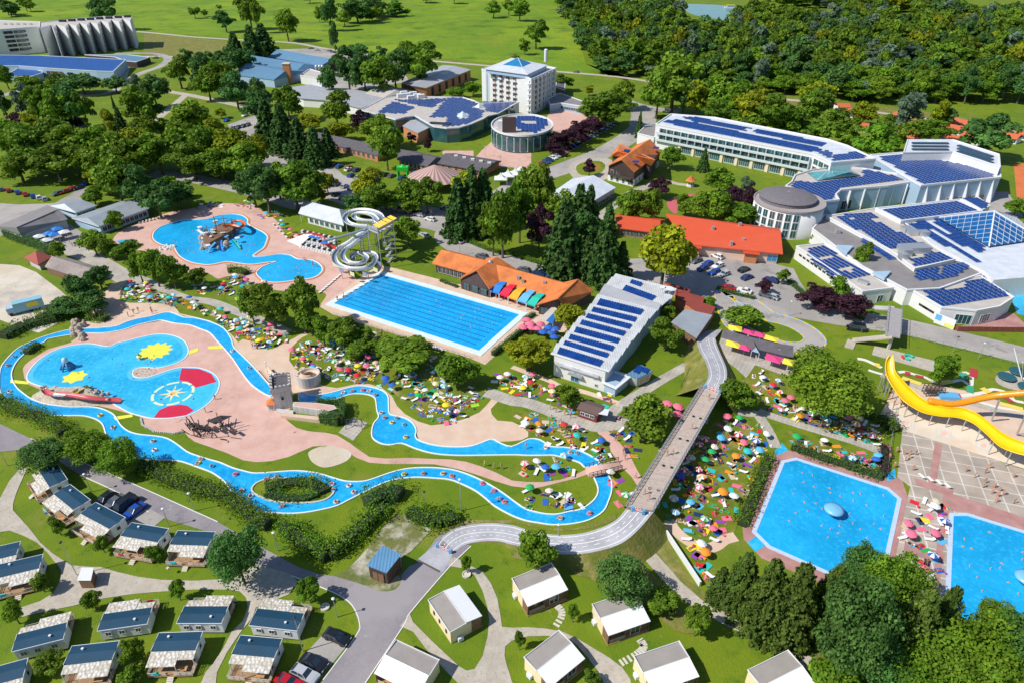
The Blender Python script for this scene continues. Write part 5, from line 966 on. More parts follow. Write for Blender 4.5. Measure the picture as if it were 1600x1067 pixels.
# --- white slide lodge
qd = lambda s: Q(440, 300, 7.114, s)
t = thing('pool_lodge', 'white lodge with hipped pale metal roof behind the spiral slide', 'lodge', W(*qd('450,350')[0])); V = [W(*q, 3.4) for q in qd('185,238 690,372 735,215')]; V.append(V[0]+(V[2]-V[1])); V += [W(*q, 5.6) for q in qd('372,128 640,195')]
roofshape(t, V, [(0, 1, 5, 4), (1, 2, 5), (2, 3, 4, 5), (3, 0, 4)], [RWHITE, WHITE]); c = sum(V[:4], Vector())/4; q = [c+(v-c)*.86 for v in V[:4]]; q[0] = q[0].lerp(q[1], .14); q[3] = q[3].lerp(q[2], .14); q = [Vector((v.x, v.y, 0)) for v in q]; MB().prism(q, 0, 3.2).obj('wall', WALLW, t); windows(t, q[0], q[1], .6, 1.7, 1.7, 6, pane=GLASS)
for f in (0, .3, .6): p = V[0].lerp(V[3], f); p = c+(p-c)*.93; MB().tube([(p.x, p.y, 0), (p.x, p.y, 3.2)], .1).obj('post', WHITE, t)
# --- long hotel at the right
qe = lambda s: Q(980, 150, 3.81, s)
t, P = prismb('long_hotel', 'long white hotel with solar roof and two rows of balconies', 'hotel', qe('170,172 260,112 520,132 1190,262 1310,300 1480,380 1215,402 1112,352'), 11, WALLC if 0 else WALLW, RWHITE, parapet=.5)
a, b = [Vector((W(*q, 11).x, W(*q, 11).y, 0)) for q in qe('170,172 1112,352')]
windows(t, a, b, 4.4, 2.3, 3.6, 19, 2, 3.1, m0=3, m1=1, nm=2, pane=GLASS, name='balcony_bay'); windows(t, a, b, .3, 3.4, 5.0, 8, 1, m0=14, m1=4, nm=5, pane=GLASS, name='glazed_bay')
c = Vector((W(*qe('1215,402')[0], 11).x, W(*qe('1215,402')[0], 11).y, 0)); windows(t, b, c, 4.4, 2.3, 3.0, 3, 2, 3.1, m0=.6, pane=GLASS, name='balcony_bay')
u = (b-a).normalized(); n_ = Vector((u.y, -u.x, 0)); L = (b-a).length
for z_ in (4.1, 7.2): p = (a+b)/2+n_*.7; MB().box((p.x, p.y, z_), (L*.97, 1.4, .2), math.atan2(u.y, u.x)).obj('balcony_slab', WHITE, t)
for z_ in (4.7, 7.8): p = (a+b)/2+n_*1.35; MB().box((p.x, p.y, z_), (L*.97, .06, .8), math.atan2(u.y, u.x)).obj('balcony_rail', mat('pale_rail_glass', (.6, .68, .70), .3), t)
for k in range(20): p = a+u*(3+(L-4)*k/19)+n_*.7; MB().box((p.x, p.y, 7.0), (.22, 1.35, 5.8), math.atan2(u.y, u.x)).obj('balcony_fin', WHITE, t)
for k in range(9): p = a+u*(14+(L-18)*k/8)+n_*.4; MB().box((p.x, p.y, 2.0), (1.2, .8, 4.0), math.atan2(u.y, u.x)).obj('pier', WALLC, t)
solar(t, qe('205,160 290,140 1160,318 1110,340'), 11, *qe('205,165 1110,342'), 2.2, 1.6, 1.75); solar(t, qe('330,128 400,128 1200,285 1170,308 560,185 400,160'), 11, *qe('205,165 1110,342'), 2.2, 1.6, 1.75, skip=[qe('700,200 760,200 760,235 700,235')]); solar(t, qe('1225,360 1360,335 1430,372 1225,390'), 11, *qe('1225,390 1430,372'), 2.2, 1.6, 1.75); solar(t, qe('1140,342 1175,325 1230,350 1215,380'), 11, *qe('1205,165 1110,342'), 2.2, 1.6, 1.75)
prismb('hotel_porch', 'flat grey-roofed porch at the left end of the long hotel', 'building', qe('62,225 110,180 175,165 175,235 160,250'), 5, WALLW, RGR, parapet=.3)
# --- big halls at the right edge
qf = lambda s: Q(1180, 270, 3.81, s); qg = lambda s: Q(1340, 190, 6.154, s)
t, P = prismb('thermal_hall', 'huge white hall with a dark blue field of solar panels', 'hall', qg('118,330 430,308 535,312 920,300 1372,452 1375,548 610,625 548,590'), 9, WALLB, RWHITE, parapet=.6)
solar(t, qg('200,345 440,318 520,322 700,360 1300,470 1305,535 640,608'), 9, *qg('640,608 1305,535'), 1.95, 1.3, 1.62)
a, b = [Vector((*W(*q, 9).xy, 0)) for q in qg('610,625 1375,548')]; windows(t, a, b, .5, 2.6, 2.4, 9, 1, m0=14, m1=5, pane=mat('brown_louvre', (.25, .17, .12), .7), fr=WHITE); u = (b-a).normalized(); n_ = Vector((u.y, -u.x, 0))
for k in range(6): p = a.lerp(b, (k+.5)/6)+n_*.7; MB().add([(p.x-n_.x*.7, p.y-n_.y*.7, 8.8), (p.x-n_.x*.7, p.y-n_.y*.7, 0), (p.x+n_.x*1.4, p.y+n_.y*1.4, 0)], [(0, 1, 2)]).add([(p.x-n_.x*.7+u.x*.3, p.y-n_.y*.7+u.y*.3, 8.8), (p.x-n_.x*.7+u.x*.3, p.y-n_.y*.7+u.y*.3, 0), (p.x+n_.x*1.4+u.x*.3, p.y+n_.y*1.4+u.y*.3, 0)], [(0, 2, 1)]).beam((p.x-n_.x*.7+u.x*.15, p.y-n_.y*.7+u.y*.15, 8.8), (p.x+n_.x*1.4+u.x*.15, p.y+n_.y*1.4+u.y*.15, .05), .34, .1).obj('buttress', WHITE, t)
t, P = prismb('clerestory_block', 'white angled clerestory with dark louvre strips atop the far hall', 'building', qg('478,182 920,182 1362,322 1372,440 915,296 440,305'), 12.5, WALLW, RWHITE, parapet=.4)
for k in range(3):
    for s in ((f'525,{218+k*30} 870,{220+k*30}'), (f'965,{240+k*28} 1295,{350+k*30}')):
        a, b = [W(*q, 12.5) for q in qg(s)]; MB().beam((a.x, a.y, 12.9), (b.x, b.y, 12.9), 1.6, .5).obj('louvre_strip', mat('dark_blue_louvre', (.03, .07, .12), .5), t)
t, P = prismb('wellness_wing', 'solar-roofed wing with curved blue wall left of the thermal hall', 'hall', qf('235,20 330,-10 480,-30 640,-20 860,15 950,58 790,85 600,100 510,110 480,135 500,168 400,178 320,132 215,98 180,85 215,60'), 8, WALLB, RBEIGE, parapet=.6)
solar(t, qf('240,50 360,62 640,28 640,-15 700,-10 900,45 760,65 500,95 450,165 410,165 215,85'), 8, *qf('500,95 900,45'), 1.95, 1.3, 1.62)
V = [W(*q, 8.3) for q in qf('310,2 372,48 628,18 560,-30')]+[W(*qf('430,-8')[0], 10.5), W(*qf('560,-2')[0], 10.5)]; MB().add(V, [(0, 1, 4), (1, 2, 5, 4), (2, 3, 5), (3, 0, 4, 5)]).obj('glass_roof', mat('green_glass_roof', (.10, .30, .33), .15, var=.3, scale=.5), t)
for k in range(9): p, q = V[1].lerp(V[2], k/8), V[4].lerp(V[5], k/8); MB().beam(p+Vector((0, 0, .1)), q+Vector((0, 0, .1)), .14).obj('glazing_bar', WHITE, t)
a, b = [Vector((*W(*q, 8).xy, 0)) for q in qf('510,110 950,58')]; windows(t, a, b, .3, 3.6, 2.6, 2, m0=2, m1=28, pane=DARK); windows(t, a, b, .3, 6, 3.0, 2, m0=24, m1=9, pane=DARK, nm=3); u = (b-a).normalized(); n_ = Vector((u.y, -u.x, 0))
for k in range(5): p = a.lerp(b, (k+.6)/5.2)+n_*.5; MB().box((p.x, p.y, 3.9), (.35, 1.2, 7.8), math.atan2(u.y, u.x)).obj('buttress', WHITE, t)
cyl = W(*qf('205,165')[0], 10); t = thing('drum_building', 'round white drum building with dark shallow dome and glass side', 'building', (cyl.x, cyl.y, 0)); rr = (W(*qf('405,165')[0], 10)-W(*qf('5,165')[0], 10)).length/2
MB().lathe([(rr, 0), (rr, 9.6)], (cyl.x, cyl.y, 0), 40).obj('wall', WALLW, t, sm=True); MB().lathe([(rr+.3, 9.6), (rr+.3, 10.2), (rr-.1, 10.2), (rr-.1, 9.9)], (cyl.x, cyl.y, 0), 40).obj('terrace', mat('terrace_paving', (.36, .32, .31), .9), t)
MB().lathe([(rr*.8, 9.9), (rr*.8, 11.2), (rr*.83, 11.25), (rr*.6, 12.2), (rr*.3, 12.8), (.1, 13.0)], (cyl.x-.5, cyl.y+1, 0), 40).obj('dome', mat('dark_dome', (.17, .155, .17), .8, var=.12), t)
for k in range(20): a = k*PI/10; MB().beam((cyl.x-.5+rr*.82*math.cos(a), cyl.y+1+rr*.82*math.sin(a), 11.3), (cyl.x-.5, cyl.y+1, 13.05), .10, .08).obj('dome_rib', mat('dome_rib', (.28, .26, .28), .7), t)
for k in range(7):
    a = math.radians(180+k*13); p = Vector((cyl.x+rr*1.0*math.cos(a), cyl.y+rr*1.0*math.sin(a), 0)); q = Vector((cyl.x+rr*math.cos(a+.21), cyl.y+rr*math.sin(a+.21), 0)); windows(t, p, q, .6, 2.7, 2.0, 1, 3, 2.9, m0=0, pane=GLASS, name='curved_glazing')
a0, a1 = [Vector((*W(*q, 8).xy, 0)) for q in qf('60,225 270,262')]; u = (a1-a0).normalized(); v = Vector((-u.y, u.x, 0)); MB().prism([a0, a1, a1+v*9, a0+v*9], 0, 8).obj('stair_block', WALLW, t); windows(t, a0, a1, 4.4, 1.4, 9, 1, pane=mat('grey_band', (.4, .4, .4), .6)); windows(t, a0, a1, .6, 1.2, 6, 1, pane=MATS['grey_band'], m0=2, m1=0)
t, P = prismb('annex', 'low white annex strip with solar panels beside the purple trees', 'building', qf('245,442 412,424 822,690 640,712'), 4.2, WALLW, RBEIGE, parapet=.4)
solar(t, qf('310,455 405,440 690,618 620,635 460,620 300,490'), 4.2, *qf('310,455 640,640'), 1.7, 1.2, 1.7, skip=[qf('385,500 465,500 465,520 385,520'), qf('490,570 570,570 570,592 490,592')])
a, b = [Vector((*W(*q, 4.2).xy, 0)) for q in qf('245,442 640,712')]; windows(t, a, b, 2.2, .6, 1.4, 9, m0=2, m1=12, pane=DARK, fr=DWOOD); addbox(t, qf('640,660')[0], 4.25, (3, 1.2, 1), 'roof_plant', STEEL, -.8)
c = Vector((*W(*qf('822,690')[0], 4.2).xy, 0)); windows(t, b, c, .2, 2.3, 2.0, 1, m0=5, m1=2, pane=GLASS, name='door')
t, P = prismb('pool_house', 'dark grey flat-roofed block behind the white annex', 'building', qf('412,252 340,335 468,432 640,560 905,700 1100,690 1370,592 1262,535 1190,522 1000,430 720,240 560,250'), 5, WALLW, RGR, parapet=.2)
for s in ('485,435 585,440 545,485', '700,595 810,590 770,635'):
    P = [Vector((*W(*q, 5.6).xy, 0)) for q in qf(s)]; MB().prism(P, 5.0, 5.9).obj('light_well', WALLB, t)
solar(t, qf('640,395 830,515 800,525 625,405'), 5.1, *qf('640,395 830,515'), 1.8, 1.3, 1.5); solar(t, qf('945,580 1020,570 1055,645 960,635'), 5.1, *qf('960,635 1260,580'), 1.7, 1.2, 1.3); solar(t, qf('1025,570 1250,535 1262,560 1230,605 1055,645'), 5.1, *qf('960,635 1260,580'), 1.7, 1.2, 1.3, skip=[qf('1080,565 1110,560 1115,600 1090,605')])
addbox(t, qf('490,360')[0], 5.1, (1.6, 1.2, 1.2), 'roof_vent', STEEL)
t, P = prismb('pool_house_roof', 'pale raised roof terrace crowded with staggered solar panels', 'building', qf('425,262 715,215 880,292 1065,440 1190,520 950,575 800,462'), 6, WALLW, RBEIGE, parapet=.35)
solar(t, qf('475,262 690,235 720,270 800,330 880,370 1060,455 960,450 800,460'), 6, *qf('800,460 960,450'), 1.8, 1.3, 1.75, skip=[qf('700,280 740,280 740,300 700,300'), qf('560,265 600,265 600,285 560,285')]); solar(t, qf('920,520 1100,475 1185,522 945,558'), 6, *qf('945,560 1185,522'), 1.7, 1.2, 1.5)
for s, d in (('940,470', (9, 4, 2)), ('890,490', (3, 3, 2.2)), ('900,350', (3, 3, 1.5)), ('935,370', (3, 2.5, 1.6)), ('1000,375', (3, 2.5, 1.6)), ('880,510', (2.5, 2, 1.5))): addbox(t, qf(s)[0], 6.05, d, 'roof_plant', STEEL, .1)
t, P = prismb('bathing_hall', 'long raised roof of solar panels below the thermal hall wall', 'building', qf('718,215 1222,162 1352,232 868,292'), 7, WALLW, RWHITE, parapet=.4)
solar(t, qf('760,222 1210,172 1325,228 870,282'), 7, *qf('870,282 1325,228'), 1.9, 1.3, 1.6)
t, P = prismb('bathing_hall', 'small dark solar roof tucked beside the service yard', 'building', qf('1240,158 1330,150 1400,200 1350,225'), 5, WALLW, RBEIGE, parapet=.2); solar(t, qf('1245,160 1330,152 1395,200 1350,220'), 5, *qf('1250,165 1350,220'), 1.8, 1.3, 1.5)
t, P = prismb('pyramid_hall', 'white hall with blue glass pyramid and broad solar strips at the right', 'building', qf('868,292 1400,228 1800,420 1900,600 1420,640 1370,590 1050,420 900,320'), 6, WALLW, RWHITE, parapet=0)
solar(t, qf('1045,283 1090,278 1372,455 1345,470'), 6.02, *qf('1050,283 1360,465'), 2.4, 1.8, 1.9); solar(t, qf('915,312 955,305 1345,535 1310,540'), 6.02, *qf('1050,283 1360,465'), 2.4, 1.8, 1.9); solar(t, qf('960,300 1000,290 1372,478 1345,492'), 6.02, *qf('1050,283 1360,465'), 2.4, 1.8, 1.9)
ap = W(*qf('1425,232')[0], 11); Vb = [W(*q, 6.6) for q in qf('1090,270 1392,440 1700,395 1560,270')]; V = Vb+[ap]; MB().add(V, [(0, 1, 4), (1, 2, 4), (2, 3, 4), (3, 0, 4)]).obj('glass_roof', mat('blue_glass_roof', (.008, .11, .32), .12, spec=.8, var=.2, scale=.4), t)
for i in range(3):
    for k in range(1, 8): MB().beam(Vb[i].lerp(Vb[i+1], k/8)+Vector((0, 0, .1)), Vb[i].lerp(ap, k/8)+Vector((0, 0, .12)), .09).obj('glazing_bar', WHITE, t); MB().beam(Vb[i].lerp(Vb[i+1], k/8)+Vector((0, 0, .1)), Vb[i+1].lerp(ap, 1-k/8)+Vector((0, 0, .12)), .09).obj('glazing_bar', WHITE, t)
for v in Vb: MB().beam(v+Vector((0, 0, .15)), ap+Vector((0, 0, .15)), .4).obj('pyramid_ridge', WHITE, t)
t, P = prismb('entrance_building', 'white entrance building with solar roof and glass doors by the road', 'building', qf('905,685 1340,618 1540,745 1455,800 1318,826 1110,806'), 4.5, WALLW, RBEIGE, parapet=.35)
solar(t, qf('955,690 1100,665 1135,700 1360,620 1525,735 1105,800'), 4.5, *qf('1105,800 1525,735'), 1.8, 1.2, 1.55, skip=[qf('1135,655 1225,650 1240,690 1150,695')])
a, b, c = [Vector((*W(*q, 4.5).xy, 0)) for q in qf('1110,806 1318,826 1455,800')]; windows(t, a, b, .2, 3.0, 4.2, 1, m0=5.5, m1=2, pane=GLASS, nm=4, name='glass_front'); windows(t, b, c, .5, 2.4, 2.5, 2, m0=3, pane=GLASS, nm=3); d = Vector((*W(*qf('905,685')[0], 4.5).xy, 0)); windows(t, d, a, 1.8, .6, 1.6, 6, m0=6, m1=2, pane=DARK, fr=DWOOD)
# red fence, blue pool at the right edge
a, b = W(*qf('1075,870')[0]), W(*qf('1205,945')[0]); c = W(*qf('1640,950')[0]); t = thing('boundary_fence', 'dark red board fence along the road below the entrance building', 'fence', (b.x, b.y, 0)); m = MB()
for s, e in ((a, b), (b, c)):
    n = int((e-s).length/2)
    for k in range(n): p, q = s.lerp(e, k/n), s.lerp(e, (k+.96)/n); MB().beam((p.x, p.y, .8), (q.x, q.y, .8), .08, 1.5).obj('fence_panel', mat('dark_red_boards', (.22, .06, .04), .8), t)
sheet('outdoor_pool', qf('1480,690 1540,660 1640,655 1640,860 1560,840 1530,760'), W3); sheet('terrace_slabs', qf('1330,900 1480,830 1540,840 1620,910 1620,945 1220,915'), PINKD)
t = thing('billboard', 'white and yellow banner leaning at the corner of the entrance building', 'sign', W(*qf('1140,880')[0])); a, b = W(*qf('1082,835')[0], 3), W(*qf('1200,880')[0], 3); MB().beam((a.x, a.y, 1.5), (b.x, b.y, 1.5), .1, 3.0).obj('board', WHITE, t); MB().beam((a.x+.0, a.y-.1, 2.0), (a.lerp(b, .3).x, a.lerp(b, .3).y-.1, 2.0), .1, 1.6).obj('blue_poster', MATS['awning_sky_blue'], t); MB().beam((a.lerp(b, .5).x, a.lerp(b, .5).y-.1, .7), (b.x, b.y-.1, .7), .1, 1.0).obj('yellow_poster', mat('yellow_banner', (.75, .72, .15), .6), t)
# camp bungalows far right (red roofs)
for i, s in enumerate(('1310,168 1330,168', '1318,175 1338,178', '1395,178 1408,183', '1335,198 1358,200', '1395,200 1432,208', '1402,212 1438,218', '1425,192 1445,196', '1483,190 1515,196', '1478,200 1510,206', '1500,212 1530,220', '1585,208 1605,212', '1570,214 1590,218', '1470,214 1500,222')):
    a, b = [W(*q, 2.6) for q in X(s)]; u = (b-a); u.z = 0; u.normalize(); v = Vector((-u.y, u.x, 0)); t = thing('camp_bungalow', 'small white red-roofed bungalow', 'bungalow', (a.x, a.y, 0), 'red-roofed bungalows at the wood edge', auto=True)
    P = [a, b, b+v*6, a+v*6]; MB().prism([Vector((p.x, p.y, 0)) for p in P], 0, 2.6).obj('wall', WALLW, t); r1, r2 = (a+v*3)+Vector((0, 0, 1.6)), (b+v*3)+Vector((0, 0, 1.6)); roofshape(t, [a-v*.5, b-v*.5, b+v*6.5, a+v*6.5, r1, r2], [(0, 1, 5, 4), (2, 3, 4, 5)], [mat('terracotta_roof', (.55, .13, .05), .8)]*2); windows(t, Vector((a.x, a.y, 0)), Vector((b.x, b.y, 0)), .6, 1.5, 2, 3, pane=DARK)
# ================================================================ HOLIDAY HOMES
TARP = mat('quilted_tarp', (.62, .58, .50), .8); 
def tarpmat():
    m = MATS['quilted_tarp']; t = m.node_tree; b = t.nodes['Principled BSDF']; tc = t.nodes.new('ShaderNodeTexCoord'); v = t.nodes.new('ShaderNodeTexVoronoi'); v.inputs['Scale'].default_value = 1.9; v.inputs['Randomness'].default_value = .65
    cr = t.nodes.new('ShaderNodeValToRGB'); cr.color_ramp.elements[0].color = (.78, .76, .71, 1); cr.color_ramp.elements[1].color = (.50, .45, .37, 1); cr.color_ramp.elements[0].position = .22; cr.color_ramp.elements[1].position = .62
    t.links.new(tc.outputs['Object'], v.inputs['Vector']); t.links.new(v.outputs['Distance'], cr.inputs[0]); t.links.new(cr.outputs[0], b.inputs['Base Color'])
    bp = t.nodes.new('ShaderNodeBump'); bp.invert = True; bp.inputs['Strength'].default_value = .8; bp.inputs['Distance'].default_value = .25; t.links.new(v.outputs['Distance'], bp.inputs['Height']); t.links.new(bp.outputs[0], b.inputs['Normal'])
tarpmat()
RNAVY = ribbed('petrol_blue_roof', (.006, .055, .11), .35, rough=.6, var=.1); DECK = mat('deck_boards', (.36, .22, .12), .8, var=.2, scale=3); RAIL = mat('pale_rail', (.62, .56, .48), .7)
def home_blue(A, B, lab, seed, toward=1):
    a, b = W(*A, 2.9), W(*B, 2.9); u = (b-a); u.z = 0; L = u.length; rz = math.atan2(u.y, u.x); r = random.Random(seed)
    t = thing('mobile_home', lab, 'mobile home', (a.x, a.y, 0), 'blue-roofed mobile homes'); t['_o'] = (0, 0, 0); t.rotation_euler = (0, 0, rz); D = 3.1
    MB().prism([Vector((.12, .1, 0)), Vector((L-.12, .1, 0)), Vector((L-.12, D-.1, 0)), Vector((.12, D-.1, 0))], .35, 2.62).obj('wall', WALLW, t)
    MB().box((L/2, D/2, .18), (L-.5, D-.4, .34)).obj('plinth', DARK, t)
    MB().shell([(0, 0, 2.72), (L, 0, 2.72), (L, D/2, 2.98), (0, D/2, 2.98), (L, D, 2.78), (0, D, 2.78)], [(0, 1, 2, 3), (3, 2, 4, 5)], .08).obj('roof', RNAVY, t)
    MB().box((L/2, D+.04, 2.72), (L+.1, .08, .14)).box((-.03, D/2, 2.8), (.06, D, .16)).box((L+.03, D/2, 2.8), (.06, D, .16)).obj('gutter', WHITE, t)
    MB().lathe([(.14, 0), (.14, .3), (.2, .34)], (L*.28, D*.7, 2.9), 8).obj('roof_vent', WHITE, t)
    c1, c2 = 2.3, 1.3; s = L*.36 if seed % 2 else L*.64
    if seed % 2: V = [(s, -c1, 2.36), (L, -c1, 2.36), (L, .02, 2.70), (s, .02, 2.70)]; V2 = [(0, -c2, 2.44), (s-.03, -c2, 2.44), (s-.03, .02, 2.68), (0, .02, 2.68)]
    else: V = [(0, -c1, 2.36), (s, -c1, 2.36), (s, .02, 2.70), (0, .02, 2.70)]; V2 = [(s+.03, -c2, 2.44), (L, -c2, 2.44), (L, .02, 2.68), (s+.03, .02, 2.68)]
    for v in (V, V2): MB().shell(v, [(0, 1, 2, 3)], .07).obj('terrace_canopy', TARP, t)
    MB().box((L/2, -1.35, .42), (L*.98, 2.6, .14)).obj('deck', DECK, t); m = MB(); m.box((L/2, -1.3, .17), (L*.95, 2.4, .34)).obj('deck_base', DARK, t)
    m = MB()
    for k in range(int(L/.9)+1):
        x = .1+(L-.2)*k/int(L/.9)
        if not L*.42 < x < L*.58: m.box((x, -2.6, .9), (.07, .07, .95))
    for x0, x1 in ((.1, L*.42), (L*.58, L-.1)):
        for z in (.75, 1.0, 1.32): m.box(((x0+x1)/2, -2.6, z), (x1-x0, .05, .09))
    for x in (.1, L-.1):
        for z in (.75, 1.0, 1.32): m.box((x, -1.3, z), (.05, 2.6, .09))
    m.obj('railing', RAIL, t)
    for x in (.1, s, L-.1): MB().box((x, -c2 if x != s else -c1, 1.4), (.1, .1, 1.95)).obj('canopy_post', RAIL, t)
    for k in range(3): MB().box((L/2, -2.8-.28*k, .36-.13*k), (.95, .28, .08)).obj('step', RAIL, t)
    for x, w_, h_ in ((L*.22, .9, .9), (L*.55, .9, .9), (L*.82, .9, .9)):
        put_win(t, 'window', win_mesh(w_, h_, 2), (x, D-.06, 1.25), PI)
    for x, w_, h_, nm in ((L*.2, 1.2, 1.0, 'window'), (L*.5, 1.8, 2.0, 'door'), (L*.82, 1.2, 1.0, 'window')):
        put_win(t, nm, win_mesh(w_, h_, 2), (x, .08, .5 if nm == 'door' else 1.25), 0)
    put_win(t, 'window', win_mesh(.8, .9, 1), (L-.1, D*.45, 1.25), PI/2)
    # terrace furniture: things of their own
    f = lambda x, y, z=0: Vector((a.x+math.cos(rz)*x-math.sin(rz)*y, a.y+math.sin(rz)*x+math.cos(rz)*y, z))
    p = f(L*.75, -1.9, .49); q = thing('terrace_table', 'wooden terrace table on a home deck', 'table', p, 'terrace tables on the decks', auto=True); q.rotation_euler = (0, 0, rz); q['_o'] = (0, 0, 0)
    MB().box((0, 0, .72), (1.3, .75, .06)).obj('table_top', OWOOD, q)
    for i in (-1, 1):
        for j in (-1, 1): MB().box((i*.55, j*.3, .35), (.06, .06, .69)).obj('leg', OWOOD, q)
    if seed % 3:
        p = f(L*.2, -2.66, 1.4); o = MB().shell([(-.45, -.03, 0), (.45, -.03, 0), (.45, .12, .02), (-.45, .12, .02)], [(0, 1, 2, 3)], .5).obj('towel', mat(['yellow', 'crimson', 'turquoise'][seed % 3]+'_cloth', [(.8, .6, .03), (.6, .03, .08), (.05, .5, .6)][seed % 3], .9)); o.location = p; o.rotation_euler = (0, 0, rz); tag(o, ['yellow', 'crimson', 'turquoise'][seed % 3]+' towel drying on a deck rail', 'towel', auto=True)
    return t
HB = [(Z(0,3,'390,952 690,918'), 'blue-roofed mobile home between the two bushes in the front row, left of centre'), (Z(0,3,'930,868 1207,858'), 'blue-roofed mobile home in the front row nearest the narrow gravel path'),
 ([Z(0,3,'1430,882')[0], Z(1,3,'112,906')[0]], 'blue-roofed mobile home right of the narrow gravel path at the bottom'), (Z(0,3,'-135,1100 140,1024'), 'blue-roofed mobile home cut off by the bottom left corner'),
 (Z(0,3,'-40,418 240,352'), 'blue-roofed mobile home at the left edge beside the gravel fork'), (Z(0,3,'-140,325 100,268'), 'blue-roofed mobile home at the left edge, second from the gravel fork'),
 (Q(0,660,6.667,'400,492 515,672'), 'blue-roofed mobile home touching the round dark tree by the road'), (Q(0,660,6.667,'555,737 765,905'), 'blue-roofed mobile home beside the four parked cars'),
 (Z(0,3,'495,15 678,112'), 'blue-roofed mobile home just below the parked cars'), (Z(0,3,'742,152 975,192'), 'blue-roofed mobile home with bright towels, second from the big camp tree'), (Z(0,3,'1047,205 1285,214'), 'blue-roofed mobile home right beside the big dark camp tree'),
 (Z(0,3,'415,684 105,760'), 'blue-roofed mobile home with its terrace behind, leftmost of the middle row'), (Z(0,3,'940,592 640,634'), 'blue-roofed mobile home with its terrace behind, centre of the middle row'), (Z(0,3,'1410,587 1140,587'), 'blue-roofed mobile home with its terrace behind, by the narrow gravel path'),
 (Z(1,3,'298,632 10,600'), 'blue-roofed mobile home with its terrace behind, next to the round planter')]
for i, (p, l) in enumerate(HB): home_blue(p[0], p[1], l, i+1)
CREAMR = mat('taupe_felt_roof', (.33, .30, .275), .9, var=.07, scale=.6)
WROOF = mat('smooth_white_roof', (.86, .87, .88), .35, var=.02)
def home_cream(A, B, lab, seed):
    a, b = W(*A, 2.7), W(*B, 2.7); u = (b-a); u.z = 0; L = min(7.6, max(6.4, u.length)); rz = math.atan2(u.y, u.x)
    t = thing('holiday_cabin', lab, 'cabin', (a.x, a.y, 0), 'cream holiday cabins'); t['_o'] = (0, 0, 0); t.rotation_euler = (0, 0, rz); D = 5.8; H2 = 2.85
    MB().shell([(0, 0, 2.62), (L, 0, 2.62), (L, H2, 3.18), (0, H2, 3.18)], [(0, 1, 2, 3)], .12).obj('white_roof', WROOF, t)
    m = MB()
    for k in range(1, 12): m.box((L*k/12, H2/2, 2.93), (.03, .02, .02))
    MB().shell([(.05, H2+.05, 3.0), (L-.05, H2+.05, 3.0), (L-.05, D-.1, 2.82), (.05, D-.1, 2.82)], [(0, 1, 2, 3)], .12).obj('felt_roof', CREAMR, t)
    MB().box((L/2, H2+.02, 3.12), (L+.06, .07, .22)).box((.0, (H2+D)/2, 2.95), (.09, D-H2, .3)).box((L, (H2+D)/2, 2.95), (.09, D-H2, .3)).box((L/2, D-.04, 2.86), (L, .09, .26)).obj('roof_edge', WHITE, t)
    MB().prism([Vector((.08, H2-.9, 0)), Vector((L-.08, H2-.9, 0)), Vector((L-.08, D-.12, 0)), Vector((.08, D-.12, 0))], .0, 2.7).obj('wall', WALLC, t)
    MB().prism([Vector((.06, .12, 0)), Vector((.16, .12, 0)), Vector((.16, H2-.9, 0)), Vector((.06, H2-.9, 0))], 0, 2.55).prism([Vector((L*.42, .5, 0)), Vector((L-.08, .5, 0)), Vector((L-.08, H2-.92, 0)), Vector((L*.42, H2-.92, 0))], .0, 2.5).obj('timber_wall', BWOOD, t)
    MB().box((L/2, .95, .12), (L-.1, 1.9, .24)).obj('deck', OWOOD, t); m = MB()
    for x in (.12, L*.42, L-.12): MB().box((x, .14, 1.3), (.12, .12, 2.5)).obj('post', BWOOD, t)
    for z in (.55, .85, 1.1): m.box((L*.24, .1, z), (L*.38, .05, .08))
    m.obj('railing', RAIL, t); MB().box((L*.22, H2-1.6, .5), (.9, .7, .08)).box((L*.22, H2-1.6, .3), (.1, .1, .5)).obj('bench', OWOOD, t)
    MB().box((-.25, D*.72, .5), (.5, .9, .8)).obj('air_unit', WHITE, t)
    put_win(t, 'door', win_mesh(1.7, 2.0, 2), (L*.68, .44, .25), 0)
    for x in (.2, .5, .75): put_win(t, 'window', win_mesh(.35, .8, 1, PANE, DWOOD), (L*x, D-.08, 1.3), PI)
for i, (p, l) in enumerate([(Q(640,880,7.62,'864,617 592,247'), 'cream cabin with white half roof alone on the triangular lawn'), (Z(1,3,'728,1003 1015,1145'), 'cream cabin with white half roof cut off at the bottom beside the road'), (Z(2,3,'97,592 347,487'), 'cream cabin closest to the tree beside the traffic park road'),
 (Z(2,3,'597,772 857,682'), 'cream cabin below the large dark tree with stepping stones'), (Z(2,3,'235,1090 452,912'), 'cream cabin at the bottom with the gravel drive behind it'), (Z(2,3,'870,1125 1162,1022'), 'cream cabin at the bottom right of the wide lawn'), (X('1212,1103 1288,1063'), 'cream cabin cut off at the bottom by the big trees')]): home_cream(p[0], p[1], l, i)
